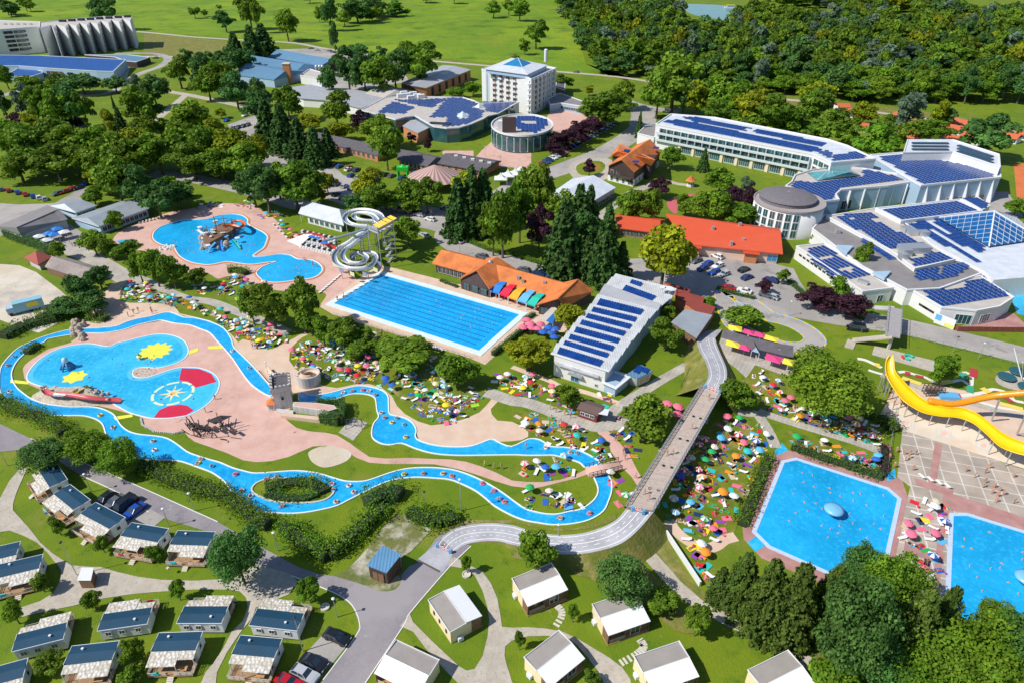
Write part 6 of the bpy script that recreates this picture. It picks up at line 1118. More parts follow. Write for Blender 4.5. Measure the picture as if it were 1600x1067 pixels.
# blue-roofed hut, small kiosks
t = thing('timber_hut', 'dark timber hut with slanted blue metal roof at the road junction', 'hut', W(*Z(1,3,'760,440')[0])); a, b, c, d = [W(*q, z) for q, z in zip(Z(1,3,'682,338 806,386 898,270 780,215'), (3.2, 3.2, 3.9, 3.9))]
MB().shell([a, b, c, d], [(0, 1, 2, 3)], .14).obj('roof', ribbed('steel_blue_roof', (.10, .25, .42), .9), t); ct = (a+b+c+d)/4; q = [ct+(p-ct)*.9 for p in (a, b, c, d)]; MB().add([(p.x, p.y, 0) for p in q]+[(p.x, p.y, p.z-.15) for p in q], [(0, 1, 5, 4), (1, 2, 6, 5), (2, 3, 7, 6), (3, 0, 4, 7)]).obj('wall', DWOOD, t)
qa_, qb_ = [Vector((p.x, p.y, 0)) for p in (q[0], q[1])]; windows(t, qa_, qb_, 0, 2.2, 2.4, 1, pane=BWOOD, fr=DWOOD, name='door')
for k in range(9):
    p = qb_.lerp(Vector((q[2].x, q[2].y, 0)), (k+.5)/9); MB().box((p.x+.05, p.y, 1.6), (.06, .12, 3.1)).obj('board_batten', BWOOD, t)
t = thing('bin_shelter', 'tiny timber shed with white flat roof and pole at the gravel fork', 'shed', W(*Z(0,3,'530,470')[0])); a, b, c, d = [W(*q, 2.2) for q in Z(0,3,'475,432 560,432 578,352 502,352')]; MB().shell([a, b, c, d], [(0, 1, 2, 3)], .1).obj('roof', WHITE, t); ct = (a+b+c+d)/4; MB().prism([Vector((ct.x+(p.x-ct.x)*.9, ct.y+(p.y-ct.y)*.9, 0)) for p in (a, b, c, d)], 0, 2.08).obj('wall', BWOOD, t)
t, c4 = gableb('snack_kiosk', 'dark red snack kiosk with brown roof on the footpath below the hall', 'kiosk', *Z(2,2,'400,425 530,468 425,385 560,425'), 2.4, 3.0, mat('dark_red_boards2', (.20, .04, .03), .8), mat('brown_roof', (.14, .09, .08), .9), over=.3); windows(t, c4[0], c4[1], .9, .9, 1.1, 3, pane=DARK)
addbox(t, Z(2,2,'568,447')[0], 2.5, (2.0, 2.2, .1), 'side_canopy', WHITE, -.3)
for s, l in (('1185,480 1235,490 1195,452 1240,462', 'small brown shelter beside the bridge ramp tree'),):
    pass
t = thing('kiosk_tent', 'long dark pitched marquee bar with white gable fronts beside the bridge', 'marquee', W(1165, 545)); qh = lambda s: Q(1000, 480, 6.667, s)
for FL, FR, BR_, BL, RF, RB in (('850,310', '1010,350', '1090,290', '900,230', '900,300', '960,225'),): pass
V = [W(*q, 2.6) for q in qh('845,312 1160,420 1520,505 1600,520')]; Rg = [W(*q, 4.2) for q in qh('870,232 1110,300 1400,370 1600,400')]
roofshape(t, V+Rg, [(0, 1, 5, 4), (1, 2, 6, 5), (2, 3, 7, 6)], [RDARK, RDARK], .12)
for a_, b_, p_ in (('970,325', '1060,355', '1010,300'), ('1165,455', '1245,480', '1210,415'), ('1410,465', '1500,485', '1455,425')):
    a, b, p = W(*qh(a_)[0], 2.4), W(*qh(b_)[0], 2.4), W(*qh(p_)[0], 3.8); MB().add([a, b, p, a+Vector((0, 1.8, 1)), b+Vector((0, 1.8, 1)), p+Vector((0, 2.5, .2))], [(0, 1, 2)]).obj('gable_front', WALLB, t); MB().shell([a, p, p+Vector((0, 2.5, .3)), a+Vector((0, 2.0, .3)), b, b+Vector((0, 2.0, .3))], [(0, 1, 2, 3), (1, 4, 5, 2)], .08).obj('gable_roof', RDARK, t)
    for q in (a, b): MB().tube([(q.x, q.y, 0), (q.x, q.y, 2.4)], .07).obj('post', WHITE, t)
PK = mat('hot_pink_canvas', (.72, .06, .22), .7); YC = mat('yellow_canvas', (.85, .68, .05), .7)
for i, (s, m_, l) in enumerate((('920,180 1065,205 1060,260 925,235', YC, 'yellow flat parasol behind the dark bar roof, left'), ('1085,225 1195,250 1185,300 1070,265', PK, 'pink flat parasol behind the dark bar roof, left'), ('1200,250 1310,280 1300,320 1190,300', PK, 'pink flat parasol behind the dark bar roof, right'), ('1310,285 1450,325 1430,365 1290,330', YC, 'yellow flat parasol behind the dark bar roof, right'),
  ('905,335 1050,375 1030,430 890,390', YC, 'yellow flat parasol in front of the dark bar, left'), ('1050,380 1160,405 1140,460 1025,430', PK, 'pink flat parasol in front of the dark bar, left'), ('1320,475 1490,520 1460,590 1300,540', PK, 'large pink parasol in front of the dark bar, right'), ('1500,525 1610,550 1590,610 1480,580', YC, 'yellow parasol in front of the dark bar at the big tree'))):
    P = [W(*q, 2.4) for q in qh(s)]; c = sum(P, Vector())/4; t = thing('flat_parasol', l, 'parasol', (c.x, c.y, 0), 'pink and yellow bar parasols'); MB().shell(P+[Vector((c.x, c.y, 2.95))], [(0, 1, 4), (1, 2, 4), (2, 3, 4), (3, 0, 4)], .06).obj('canopy', m_, t); MB().tube([(c.x, c.y, 0), (c.x, c.y, 2.9)], .06).obj('pole', STEEL, t)
# ================================================================ BRIDGE AND TRAFFIC PARK ROAD
def edge(Lp, Rp, zs, n=5):
    A = [W(*p, z) for p, z in zip(Lp, zs)]; B = [W(*p, z) for p, z in zip(Rp, zs)]; return (smooth(A, n, False), smooth(B, n, False)) if n else (A, B)
def deckmesh(A, B, name, m, th=.25, parent=None):
    n = len(A); mb = MB(); V = [tuple(p) for p in A+B]; mb.shell(V, [(i, n+i, n+i+1, i+1) for i in range(n-1)], th); return mb.obj(name, m, parent, **({} if parent else {'kind': 'structure'}))
def bank(S, sgn, w_, O):
    n = len(S); V = []; 
    for i, p in enumerate(S):
        d = (p-O[i]).xy.normalized(); V.append((p.x, p.y, p.z-.06))
    for i, p in enumerate(S): d = (p-O[i]).xy.normalized(); V.append((p.x+d.x*w_*p.z, p.y+d.y*w_*p.z, -.05))
    m = MB(); m.add(V, [(i, i+1, n+i+1, n+i) for i in range(n-1)]); struct(m, 'embankment', DRYG)
SL = Z(1,3,'1115,205 1165,150 1240,105 1340,85 1450,78')+Z(2,3,'0,90 100,120 250,148 400,145 540,110 640,60 700,-5'); SR = Z(1,3,'1215,275 1245,240 1310,205 1400,190 1500,190')+Z(2,3,'0,210 120,235 280,265 450,265 650,215 770,130 875,10')
zs = [.05, .08, .15, .3, .5, .75, 1.1, 1.7, 2.5, 3.4, 4.3, 5.0]; A, B = edge(SL, SR, zs); deckmesh(A, B, 'traffic_park_road', PLATE); bank(A, 1, .55, B); bank(B, 1, .8, A)
def lines(A, B, fs, dash=None):
    for f, w_, da in fs:
        P = [a.lerp(b, f) for a, b in zip(A, B)]; m = MB(); k = 0
        for i in range(len(P)-1):
            if da and i % 2: continue
            a, b = P[i], P[i+1]; u = (b-a).normalized(); s = Vector((-u.y, u.x, 0))*w_/2; e = b if not da else a.lerp(b, .85); m.add([a-s+Vector((0, 0, .012)), e-s+Vector((0, 0, .012)), e+s+Vector((0, 0, .012)), a+s+Vector((0, 0, .012))], [(0, 1, 2, 3)])
        struct(m, 'lane_marking', PAINTW)
LS = ((.12, .14, 0), (.35, .12, 1), (.5, .14, 0), (.67, .12, 1), (.88, .14, 0)); lines(A, B, LS)
sheet('ramp_start', [W(*p) for p in Z(1,3,'990,310 1115,205 1215,275 1160,375 1135,385')], PLATE)
sheet('drain_grate', [W(*p) for p in Z(1,3,'990,308 1000,302 1140,375 1132,386')], mat('drain_iron', (.12, .09, .08), .7))
NL = Z(2,2,'1180,290')+Z(2,2,'1215,225 1200,150 1170,90 1145,35')+Z(2,1,'1145,1035'); NR = Z(2,2,'1290,325 1325,245 1325,180 1300,115 1270,45')+Z(2,1,'1255,1040')
A2, B2 = edge(NL, NR, [5.0, 4.6, 4.0, 3.2, 2.4, 1.7]); deckmesh(A2, B2, 'traffic_park_road', PLATE); bank(A2, 1, 1.2, B2); bank(B2, 1, .9, A2); lines(A2, B2, ((.15, .14, 0), (.5, .14, 1), (.62, .12, 0), (.88, .14, 0)))
A3, B3 = edge(Z(2,1,'1145,1035 1150,1000'), Z(2,1,'1255,1040 1300,985'), [1.7, .2], 0); deckmesh(A3, B3, 'traffic_park_road', PLATE)
t = thing('footbridge', 'long raised timber-decked footbridge crossing the bathing lawn', 'bridge', W(1070, 700)); bl, br = W(*Z(2,2,'712,1030')[0], 5.0), W(*Z(2,2,'870,1055')[0], 5.0); tl, tr = W(*Z(2,2,'1180,290')[0], 5.0), W(*Z(2,2,'1290,325')[0], 5.0)
MB().shell([bl, br, tr, tl], [(0, 1, 2, 3)], .5).obj('deck', mat('bridge_concrete', (.40, .36, .33), .85, var=.1, scale=.5), t)
PLK = mat('grey_planks', (.50, .41, .35), .85, var=.12, scale=1.2); n = 150; me = None; pl = []
PLK2 = mat('weathered_planks', (.46, .38, .325), .85, var=.12, scale=1.2)
for k in range(n):
    f0, f1 = k/n, (k+.9)/n; V = [bl.lerp(tl, f0), br.lerp(tr, f0), br.lerp(tr, f1), bl.lerp(tl, f1)]; dz = Vector((0, 0, .07+R.uniform(-.012, .012))); MB().shell([v+dz for v in V], [(0, 1, 2, 3)], .06).obj('plank', PLK if R.random() < .6 else PLK2, t)
sgn = MB()
for (s, e, sd) in ((bl, tl, -1), (br, tr, 1)):
    u = (e-s).normalized(); o_ = Vector((u.y, -u.x, 0))*sd*.1; N = 38; mt = MATS['galvanised_steel']
    for k in range(N): p, q = s.lerp(e, k/N)-o_*-1, s.lerp(e, (k+1)/N)-o_*-1; MB().beam(p, p+Vector((0, 0, 1.25)), .10).beam(p+Vector((0, 0, 1.2)), q+Vector((0, 0, 1.2)), .10).beam(p+Vector((0, 0, .65)), q+Vector((0, 0, .65)), .05).beam(p+Vector((0, 0, .2)), q+Vector((0, 0, .2)), .05).obj('railing', mt, t)
    MB().beam(s+o_*2, e+o_*2, .12, .5).obj('fascia', mat('grey_ledge2', (.42, .42, .45), .8), t)
for f in (.15, .4, .63, .85): p = bl.lerp(tl, f).lerp(br.lerp(tr, f), .5); u = (br-bl).normalized(); MB().box((p.x, p.y, 2.25), ((br-bl).length*.75, .7, 4.5), math.atan2(u.y, u.x)).obj('pier', CONC, t)
for f in (.13, .30, .52, .72): 
    for g_ in (.42, .78): p = bl.lerp(tl, f+.02*g_).lerp(br.lerp(tr, f), g_); MB().lathe([(.34, 0), (.34, .03), (.24, .03), (.24, .01)], (p.x, p.y, 5.07), 16).obj('painted_disc', mat('black_ring_paint', (.03, .03, .03), .7), t)
for s, hx in ((Z(2,2,'1195,300 1280,335'), 5.0), (Z(2,3,'745,0 810,20'), 5.0), (Z(1,3,'1120,225 1200,262'), .1)):
    a, b = W(*s[0], hx), W(*s[1], hx); t = thing('barrier', ['red and white checked barrier at the far bridge end', 'red and white checked barrier at the near bridge end', 'red and white checked barrier where the ramp meets the asphalt road'][[5.0, 5.0, .1].index(hx) if hx == .1 else (0 if s[0][1] < 700 else 1)], 'barrier', (a.x, a.y, a.z)); m = MB()
    for k in range(8):
        for j in range(3): p, q = a.lerp(b, k/8), a.lerp(b, (k+1)/8); m.beam((p.x, p.y, a.z+.35+j*.22), (q.x, q.y, a.z+.35+j*.22), .06, .22, mi=(k+j) % 2)
    m.obj('checked_board', [mat('signal_red', (.65, .04, .03), .6), WHITE], t)
    for p in (a, b): MB().box((p.x, p.y, a.z+.45), (.5, .5, .9)).obj('blue_block', MATS['awning_sky_blue'], t)
# small arched bridge over the river
t = thing('arched_footbridge', 'small timber footbridge with dark rails over the lazy river', 'bridge', W(*Z(2,2,'560,775')[0])); A_, B_ = [], []
for k in range(9): f = k/8; z = .25+.9*math.sin(PI*f); A_.append(W(*Z(2,2,f'{452+f*205},{790-f*42+8*0}')[0], z)); B_.append(W(*Z(2,2,f'{475+f*205},{848-f*50}')[0], z))
deckmesh(A_, B_, 'deck', PINK, .3, t)
for S in (A_, B_):
    m = MB(); m.tube([p+Vector((0, 0, .95)) for p in S], .07); m.tube([p+Vector((0, 0, .5)) for p in S], .05)
    for p in S: m.beam(p, p+Vector((0, 0, .95)), .1)
    m.obj('railing', DWOOD, t)
# ================================================================ SLIDES
def sweep(path, w_, h_, name, m, parent, th=.08, sides=(1, 1), sm=4, n=7):
    P = smooth(path, sm, False) if sm else path; mb = MB(); V = []; c = []
    for k in range(n): a = PI*k/(n-1); c.append((-math.cos(a)*w_/2, (1-math.sin(a))*h_*(sides[0] if k < n/2 else sides[1])))
    for i, p in enumerate(P):
        d = (P[min(i+1, len(P)-1)]-P[max(i-1, 0)]); s = Vector((-d.y, d.x, 0)); s = s.normalized() if s.length > 1e-4 else Vector((1, 0, 0))
        V += [p+s*x+Vector((0, 0, y)) for x, y in c]
    F = [(i*n+k, i*n+k+1, (i+1)*n+k+1, (i+1)*n+k) for i in range(len(P)-1) for k in range(n-1)]
    N = len(V); V2 = [v-Vector((0, 0, th)) for v in V]; mb.add(V+V2, F+[tuple(N+i for i in f)[::-1] for f in F]+[(i*n, (i+1)*n, N+(i+1)*n, N+i*n) for i in range(len(P)-1)]+[(i*n+n-1, N+i*n+n-1, N+(i+1)*n+n-1, (i+1)*n+n-1) for i in range(len(P)-1)])
    return mb.obj(name, m, parent, sm=True), P
qd3 = lambda x, y, z: W(440+x/7.114, 300+y/7.114, z)
WS = mat('white_gelcoat', (.78, .80, .80), .25, spec=.6); BS = mat('blue_grey_gelcoat', (.20, .27, .36), .3)
t = thing('spiral_slide', 'tall white double spiral water slide with yellow tower canopy', 'water slide', qd3(1000, 700, 0)); 
S1 = [(1130,345,12.2),(1090,270,11.9),(980,225,11.5),(860,218,11.1),(760,245,10.7),(705,305,10.3),(745,365,10.0),(850,395,9.6),(960,405,9.1),(950,440,8.3),(860,500,7.2),(760,575,6.0),(650,640,5.0),(590,720,4.4),(610,810,4.0),(720,865,3.7),(860,875,3.4),(980,850,3.1),(1045,780,2.9),(1030,715,2.7),(950,690,2.5),(870,720,2.3)]
S2 = [(1060,330,12.2),(1010,280,11.9),(930,255,11.5),(850,258,11.2),(805,285,10.9),(830,320,10.6),(920,340,10.2),(1020,350,9.6),(1040,400,9.0),(990,450,8.2),(900,520,7.0),(800,600,5.8),(720,655,5.0),(680,720,4.4),(710,785,4.0),(800,815,3.6),(900,805,3.3),(945,760,3.0),(910,715,2.8),(830,700,2.6),(780,730,2.3),(800,770,2.0)]
for i, S in enumerate((S1, S2)):
    P_ = [qd3(*p) for p in S]; _, PP = sweep(P_, 1.7, .9, 'flume', WS, t); sweep([p+Vector((0, 0, .03)) for p in P_], 1.1, .35, 'water_channel', BS, t, .02)
    for k in range(4, len(PP), 9):
        p = PP[k]
        if p.z > 2.5: MB().tube([(p.x, p.y, 0), (p.x, p.y, p.z-.1)], .14).obj('support', STEEL, t)
for i, (x, y) in enumerate(((560,700),(570,800),(640,865),(760,905),(900,905),(1020,860),(1060,790))): p = qd3(x, y, 3.3); q = qd3(x+60, y+(25 if y > 780 else 60), 3.2); MB().beam(p, p.lerp(q, .8), .1, 1.3).obj('side_panel', mat('pale_yellow_panel', (.70, .72, .35), .5) if i % 2 else mat('slate_panel', (.25, .3, .42), .5), t)
a, b, c, d = [qd3(*p, 12.2) for p in ((960, 415), (1070, 460), (1240, 370), (1120, 320))]; MB().shell([a, b, c, d], [(0, 1, 2, 3)], .3).obj('platform', CONC, t)
for p in (a, b, c, d): MB().tube([(p.x, p.y, 0), (p.x, p.y, 14.2)], .16).obj('column', STEEL, t); 
for p, q in ((a, b), (b, c), (c, d)): MB().beam(p+Vector((0, 0, 1)), q+Vector((0, 0, 1)), .08, .9).obj('guard_rail', STEEL, t)
for k in range(4):
    p, q = qd3(1015+k*52, 365-k*28, 14.3), qd3(1085+k*52, 400-k*28, 14.3); r_, s_ = qd3(1055+k*52, 345-k*28, 14.9), qd3(1125+k*52, 378-k*28, 14.9); MB().shell([p, q, s_, r_], [(0, 1, 2, 3)], .12).obj('canopy_panel', mat('golden_canopy', (.80, .50, .03), .5), t)
for k in range(10):
    f = k/10; x0 = b.lerp(c, .3+.5*(k % 2)); x1 = b.lerp(c, .8-.5*(k % 2)); z0, z1 = 12*f, 12*(f+.1); MB().beam((x0.x, x0.y+2, z0), (x1.x, x1.y+2, z1), 1.0, .15).obj('stair_flight', STEEL, t)
stp = [qd3(*p) for p in ((920, 430, 11.5), (760, 480, 8.0), (620, 520, 5.0), (480, 555, 2.4))]; sweep(stp, .9, .7, 'straight_flume', BS, t); 
for p in stp[1:]: MB().tube([(p.x, p.y, 0), (p.x, p.y, p.z)], .1).obj('support', STEEL, t)
# checkered family slide
t = thing('family_slide', 'low wide family slide with checkered front and curved red walls', 'water slide', qd3(350, 600, 0)); a, b, c, d = qd3(60, 545, .2), qd3(200, 605, .2), qd3(345, 470, 2.6), qd3(250, 470, 2.6)
m = MB()
for k in range(9): f0, f1 = k/9, (k+.93)/9; MB().shell([a.lerp(b, f0), a.lerp(b, f1), d.lerp(c, f1), d.lerp(c, f0)], [(0, 1, 2, 3)], .15).obj('slide_lane', WS, t)
RW = mat('red_gelcoat', (.62, .05, .03), .4)
P_ = smooth([qd3(*p) for p in ((90, 500, .9), (180, 470, 1.6), (330, 455, 2.2), (430, 480, 2.0), (490, 530, 1.6))], 4, False)
for i in range(len(P_)-1): MB().beam((P_[i].x, P_[i].y, P_[i].z/2), (P_[i+1].x, P_[i+1].y, P_[i].z/2), .35, P_[i].z).obj('red_wall', RW, t)
P_ = smooth([qd3(*p) for p in ((440, 560, 1.8), (540, 590, 1.6), (630, 625, 1.4))], 3, False)
for i in range(len(P_)-1): MB().beam((P_[i].x, P_[i].y, P_[i].z/2), (P_[i+1].x, P_[i+1].y, P_[i].z/2), .6, P_[i].z).obj('red_wall', RW, t)
for r in range(6):
    for k in range(13):
        f = k/13; x = 215+f*385+r*5; y = 600-r*27+f*85*(1)+0; z = .5+r*.28*(1)
        if x > 620: continue
        p = qd3(x, y+18, 0); m_ = DARK if k % 2 and r % 2 else WS
        MB().box((p.x, p.y, z/2), (.72, 1.0, z), -.35).obj('checker_step', m_, t)
for k, (x, y) in enumerate(((330, 485), (400, 500), (470, 555))): p = qd3(x, y, 3.0); MB().box((p.x, p.y, 2.6), (2.0, 1.4, .15), -.3).obj('blue_awning', MATS['awning_bright_blue'], t); MB().tube([(p.x, p.y, 0), (p.x, p.y, 2.6)], .08).obj('post', STEEL, t)
# castle
qk = lambda x, y, z=0: W(400+x/7.62, 540+y/7.62, z)
STN = brickmat('castle_stone', (.64, .60, .56), (.54, .51, .48), (.70, .66, .62), .6, .3, .03, 0, mix=1); t = thing('castle_tower', 'grey stone play castle tower with battlements spanning the lazy river', 'tower', qk(340, 700))
a, b = qk(240, 772), qk(447, 735); u = (b-a).normalized(); v = Vector((-u.y, u.x, 0)); Lw = (b-a).length; Dw = 5.2; P = [a, b, b+v*Dw, a+v*Dw]; Pc = sum(P, Vector())/4
MB().prism(P, 0, 5.6).obj('wall', STN, t); P2_ = offset(ccw(P), .35); MB().ring(P2_, -.5, 0, 5.1, 6.1).obj('parapet', STN, t); MB().poly(offset(ccw(P), -.1), 5.62).obj('roof', RDARK, t)
for i in range(4):
    p, q = P2_[i], P2_[(i+1) % 4]; n = 5
    for k in range(n): c = p.lerp(q, (k+.5)/n); dd = (q-p).normalized(); MB().box((c.x-dd.y*.22*1, c.y+dd.x*.22, 6.4), (.5, .42, .6), math.atan2(dd.y, dd.x)).obj('merlon', STN, t)
    for k in range(6): c = p.lerp(q, (k+.5)/6); dd = (q-p).normalized(); MB().box((c.x-dd.y*.15, c.y+dd.x*.15, 4.85), (.3, .3, .45), math.atan2(dd.y, dd.x)).obj('corbel', KERB, t)
windows(t, P[0], P[1], 2.6, 1.1, .7, 1, m0=Lw*.35, pane=DARK, fr=WHITE, nm=1)
c = qk(625, 430, 0); rr = 2.7; pts = []
for k in range(34):
    a_ = math.radians(200-k*11.5); r_ = rr*(1-.012*k); pts.append(Vector((c.x+r_*math.cos(a_), c.y+1.0+r_*math.sin(a_), .2)))
m = MB(); mf = MB()
ramp = [Vector((c.x+rr*.8*math.cos(math.radians(150-k*12)), c.y+rr*.8*math.sin(math.radians(150-k*12)), 1.1+k*.06)) for k in range(26)]
o, _ = sweep(ramp, 1.5, .8, 'spiral_ramp', BEIGE, t, sm=1); 
for k in range(26): a_ = math.radians(150-k*12); MB().box((c.x+rr*1.06*math.cos(a_), c.y+rr*1.06*math.sin(a_), 1.0+k*.025), (.3, .75, 2.0+k*.05), a_).obj('ramp_wall', STN, t)
st = [qk(20, 310, .7), qk(90, 390, 1.0), qk(160, 470, 1.2), qk(215, 500, 1.3)]; 
for S_, m_ in ((st, WHITE),): sweep([p+Vector((.9, .9, 0)) for p in S_], 2.6, .7, 'entry_chute', BEIGE, t); sweep(S_, .5, .3, 'white_edge', WHITE, t)
P = [qk(*p) for p in ((450, 790), (860, 850), (975, 815), (940, 775), (720, 745), (455, 735))]; MB().prism(P, 0, 1.7).obj('ramp_block', STN, t); MB().poly(offset(ccw(P), -.35), 1.715).obj('ramp_floor', PINK, t)
P = [qk(*p) for p in ((300, 865), (760, 920), (775, 880), (330, 835))]; MB().prism(P, 0, .9).obj('lower_ramp_wall', BEIGE, t); P = [qk(*p) for p in ((450, 790), (250, 760), (240, 800), (440, 850))]; MB().prism(P, 0, .5).obj('step_block', STN, t)
p = qk(190, 770); t2 = thing('gate_lodge', 'tiny white hut with orange roof leaning on the castle tower', 'hut', (p.x, p.y, 0)); P = [qk(*q) for q in ((145, 775), (235, 770), (235, 715), (150, 720))]; MB().prism(P, 0, 1.7).obj('wall', WALLW, t2); c = sum(P, Vector())/4; V = [Vector((c.x+(q.x-c.x)*1.25, c.y+(q.y-c.y)*1.25, 1.7)) for q in P]+[Vector((c.x+.4, c.y, 3.0))]; roofshape(t2, V, [(0, 1, 4), (1, 2, 4), (2, 3, 4), (3, 0, 4)], [TILE, TILE], .1); windows(t2, P[0], P[1], .6, .7, .5, 2, pane=DARK, nm=1)
# yellow boomerang slide
qy = lambda x, y, z: W(1340+x/5.335, 520+y/5.335, z)
t = thing('boomerang_slide', 'huge bright yellow boomerang half-pipe slide over the patterned plaza', 'water slide', qy(700, 760, 0)); YG = mat('yellow_gelcoat', (.86, .56, .005), .3, spec=.5, var=.03); OG = mat('orange_gelcoat', (.80, .30, .01), .3)
LE = [(268,182,9.6),(238,240,8.2),(240,340,6.6),(300,460,4.9),(380,560,3.9),(470,622,3.4),(560,665,3.1),(700,692,3.0),(840,703,3.1),(970,752,3.3),(1090,852,3.5),(1200,950,3.8),(1400,1018,4.4),(1700,1060,6.0)]
RE = [(294,178,9.6),(304,240,8.4),(315,320,6.9),(395,415,5.5),(465,480,4.7),(535,540,4.2),(610,580,3.9),(740,618,3.8),(890,628,3.8),(1010,680,4.0),(1110,755,4.2),(1220,840,4.5),(1400,912,5.2),(1700,950,6.8)]
A_ = smooth([qy(*p) for p in LE], 4, False); B_ = smooth([qy(*p) for p in RE], 4, False); n = len(A_); m = MB(); V = []; K_ = 7
for a, b in zip(A_, B_): V += [a.lerp(b, k/(K_-1))-Vector((0, 0, math.sin(PI*k/(K_-1))*.75)) for k in range(K_)]
m.shell([tuple(v) for v in V], [(i*K_+k, i*K_+k+1, (i+1)*K_+k+1, (i+1)*K_+k) for i in range(n-1) for k in range(K_-1)], .15); m.obj('half_pipe', YG, t, sm=True)
for S in (A_, B_): MB().tube(S, .13, 6).obj('rim', YG, t, sm=True)
for i in range(6, n-4, 4):
    p = A_[i]; q = B_[i]
    for r_ in (p, q): MB().tube([(r_.x, r_.y, 0), (r_.x, r_.y, r_.z-.3)], .11).obj('support_post', STEEL, t)
    MB().beam((p.x, p.y, p.z-.6), (q.x, q.y, p.z-.6), .14).obj('cross_beam', STEEL, t)
for i in (0, 3): 
    p, q = A_[i], B_[i]
    for r_ in (p, q): MB().tube([(r_.x+.8, r_.y-1.2, 0), (r_.x, r_.y, r_.z-.5)], .12).obj('support_post', STEEL, t)
    MB().beam((p.x+.8, p.y-1.2, .1), (q.x, q.y, q.z-1), .08).obj('brace', STEEL, t)
t2 = thing('tube_slide', 'orange tube slide feeding the yellow boomerang from the right', 'water slide', qy(1100, 650, 0)); TP = smooth([qy(*p) for p in ((590,562,4.2),(680,580,4.2),(780,590,4.3),(900,575,4.8),(1050,540,6.0),(1200,515,7.5),(1400,498,9.5),(1700,470,12.5))], 4, False); MB().tube(TP, .72, 12).obj('tube', OG, t2, sm=True)
for i in range(2, len(TP)-1, 3): p = TP[i]; d = (TP[i+1]-p).normalized(); MB().tube([p-d*.06, p+d*.06], .80, 12).obj('tube_flange', OG, t2)
for (x, y, z, x2, y2) in ((1182, 560, 7, 1115, 735), (1400, 690, 8, 1325, 850)): a, b = qy(x, y, z), qy(x2, y2, 0); MB().tube([b, a], .2, 8).obj('support_post', STEEL, t2); MB().beam((b.x, b.y, .1), (b.x+3, b.y+.5, .1), .25).obj('foot_beam', STEEL, t2)
p = qy(640, 530, 0); t = thing('climbing_frame', 'dark lattice play frame beside the orange tube slide', 'play frame', (p.x, p.y, 0)); m = MB()
for i in range(5):
    for j in range(3): m.beam((p.x-2+i, p.y+j, 0), (p.x-2+i, p.y+j, 2.4), .1); m.beam((p.x-2, p.y+j, .4+.5*i), (p.x+2, p.y+j, .4+.5*i), .08); m.beam((p.x-2+i, p.y, .4+.9*j), (p.x-2+i, p.y+2, .4+.9*j), .08)
m.obj('lattice', DWOOD, t); p = qy(755, 540, 0); t = thing('paddling_tub', 'light blue open tub next to the lattice frame', 'tub', (p.x, p.y, 0)); MB().box((p.x, p.y, .5), (4.2, 2.2, 1.0), -.15).obj('tub', MATS['awning_sky_blue'], t)
# trampoline masts
p = qy(1370, 400, 0); t = thing('bungee_trampoline', 'round trampoline with tall white leaning masts at the right edge', 'trampoline', (p.x, p.y, 0))
for a_ in range(4): an = a_*PI/2+.5; MB().tube([(p.x, p.y, .3), (p.x+4.5*math.cos(an), p.y+4.5*math.sin(an), 7)], .12).obj('mast', WHITE, t); MB().lathe([(2.1, .7), (2.0, .8), (.01, .8)], (p.x+3.4*math.cos(an+.78), p.y+3.4*math.sin(an+.78), 0), 16).obj('trampoline_bed', mat('dark_teal_net', (.02, .10, .13), .6), t)
sheet('gravel_circle', [(p_[0], p_[1]) for p_ in Q(1340, 520, 5.335, '1150,370 1230,320 1400,320 1480,400 1440,470 1300,475 1180,430')], GRAVEL, 3)
# minigolf lanes
LC = [('pale', (.78, .72, .60)), ('red', (.45, .04, .05)), ('yellow', (.80, .62, .12)), ('green', (.05, .35, .18))]
mg = [('0,215 60,225 140,260 200,290', 1.2, 0), ('340,330 400,325 470,345 560,370 640,410 700,425 800,405 870,395 940,440 950,380 960,330', 1.0, 0), ('90,310 150,330 230,350 300,355', 1.0, 0), ('870,395 890,330 930,345', 1.0, 0), ('820,530 900,520 1060,495 1130,470 1250,500 1300,560 1387,580', 1.1, 0), ('1000,570 1100,600 1200,625 1387,650', 1.0, 0), ('940,440 935,500', 1.6, 3), ('970,300 962,370', 1.6, 1), ('880,335 872,390', 1.6, 3), ('395,335 440,345', 1.7, 1), ('480,358 550,372', 1.2, 1), ('660,420 790,405', 1.6, 2), ('370,375 530,430', 1.6, 2), ('1035,460 1100,500', 1.6, 2), ('1180,500 1290,580', 1.2, 1), ('1190,590 1380,640', 1.6, 2), ('140,262 185,272', 1.6, 2), ('815,520 860,525', 1.8, 1)]
for s, w_, k in mg:
    P = [W(*q) for q in Q(1340, 520, 5.335, s)]; P = smooth(P, 3, False) if len(P) > 2 else P; L_, R_ = ribbon(P, w_); n = len(P); lay(L_+R_); m = MB(); m.add([(p.x, p.y, ZL[0]+(0 if not k else .06)) for p in L_+R_], [(n+i, n+i+1, i+1, i) for i in range(n-1)]); struct(m, 'minigolf_lane', mat('lane_'+LC[k][0], LC[k][1], .8))
p = qy(425, 210, 0); t = thing('sculpted_obstacle', 'small teal and red curved ornament on the gravel boccia court', 'ornament', (p.x, p.y, 0)); MB().tube([(p.x+1.2*math.cos(a_*.5), p.y+1.0*math.sin(a_*.5), .3) for a_ in range(10)], .35, 8).obj('ring', MATS['awning_teal_green'], t); MB().box((p.x-1.3, p.y, .3), (.7, 1.2, .6)).obj('block', mat('signal_red', (.6, .05, .03)), t)
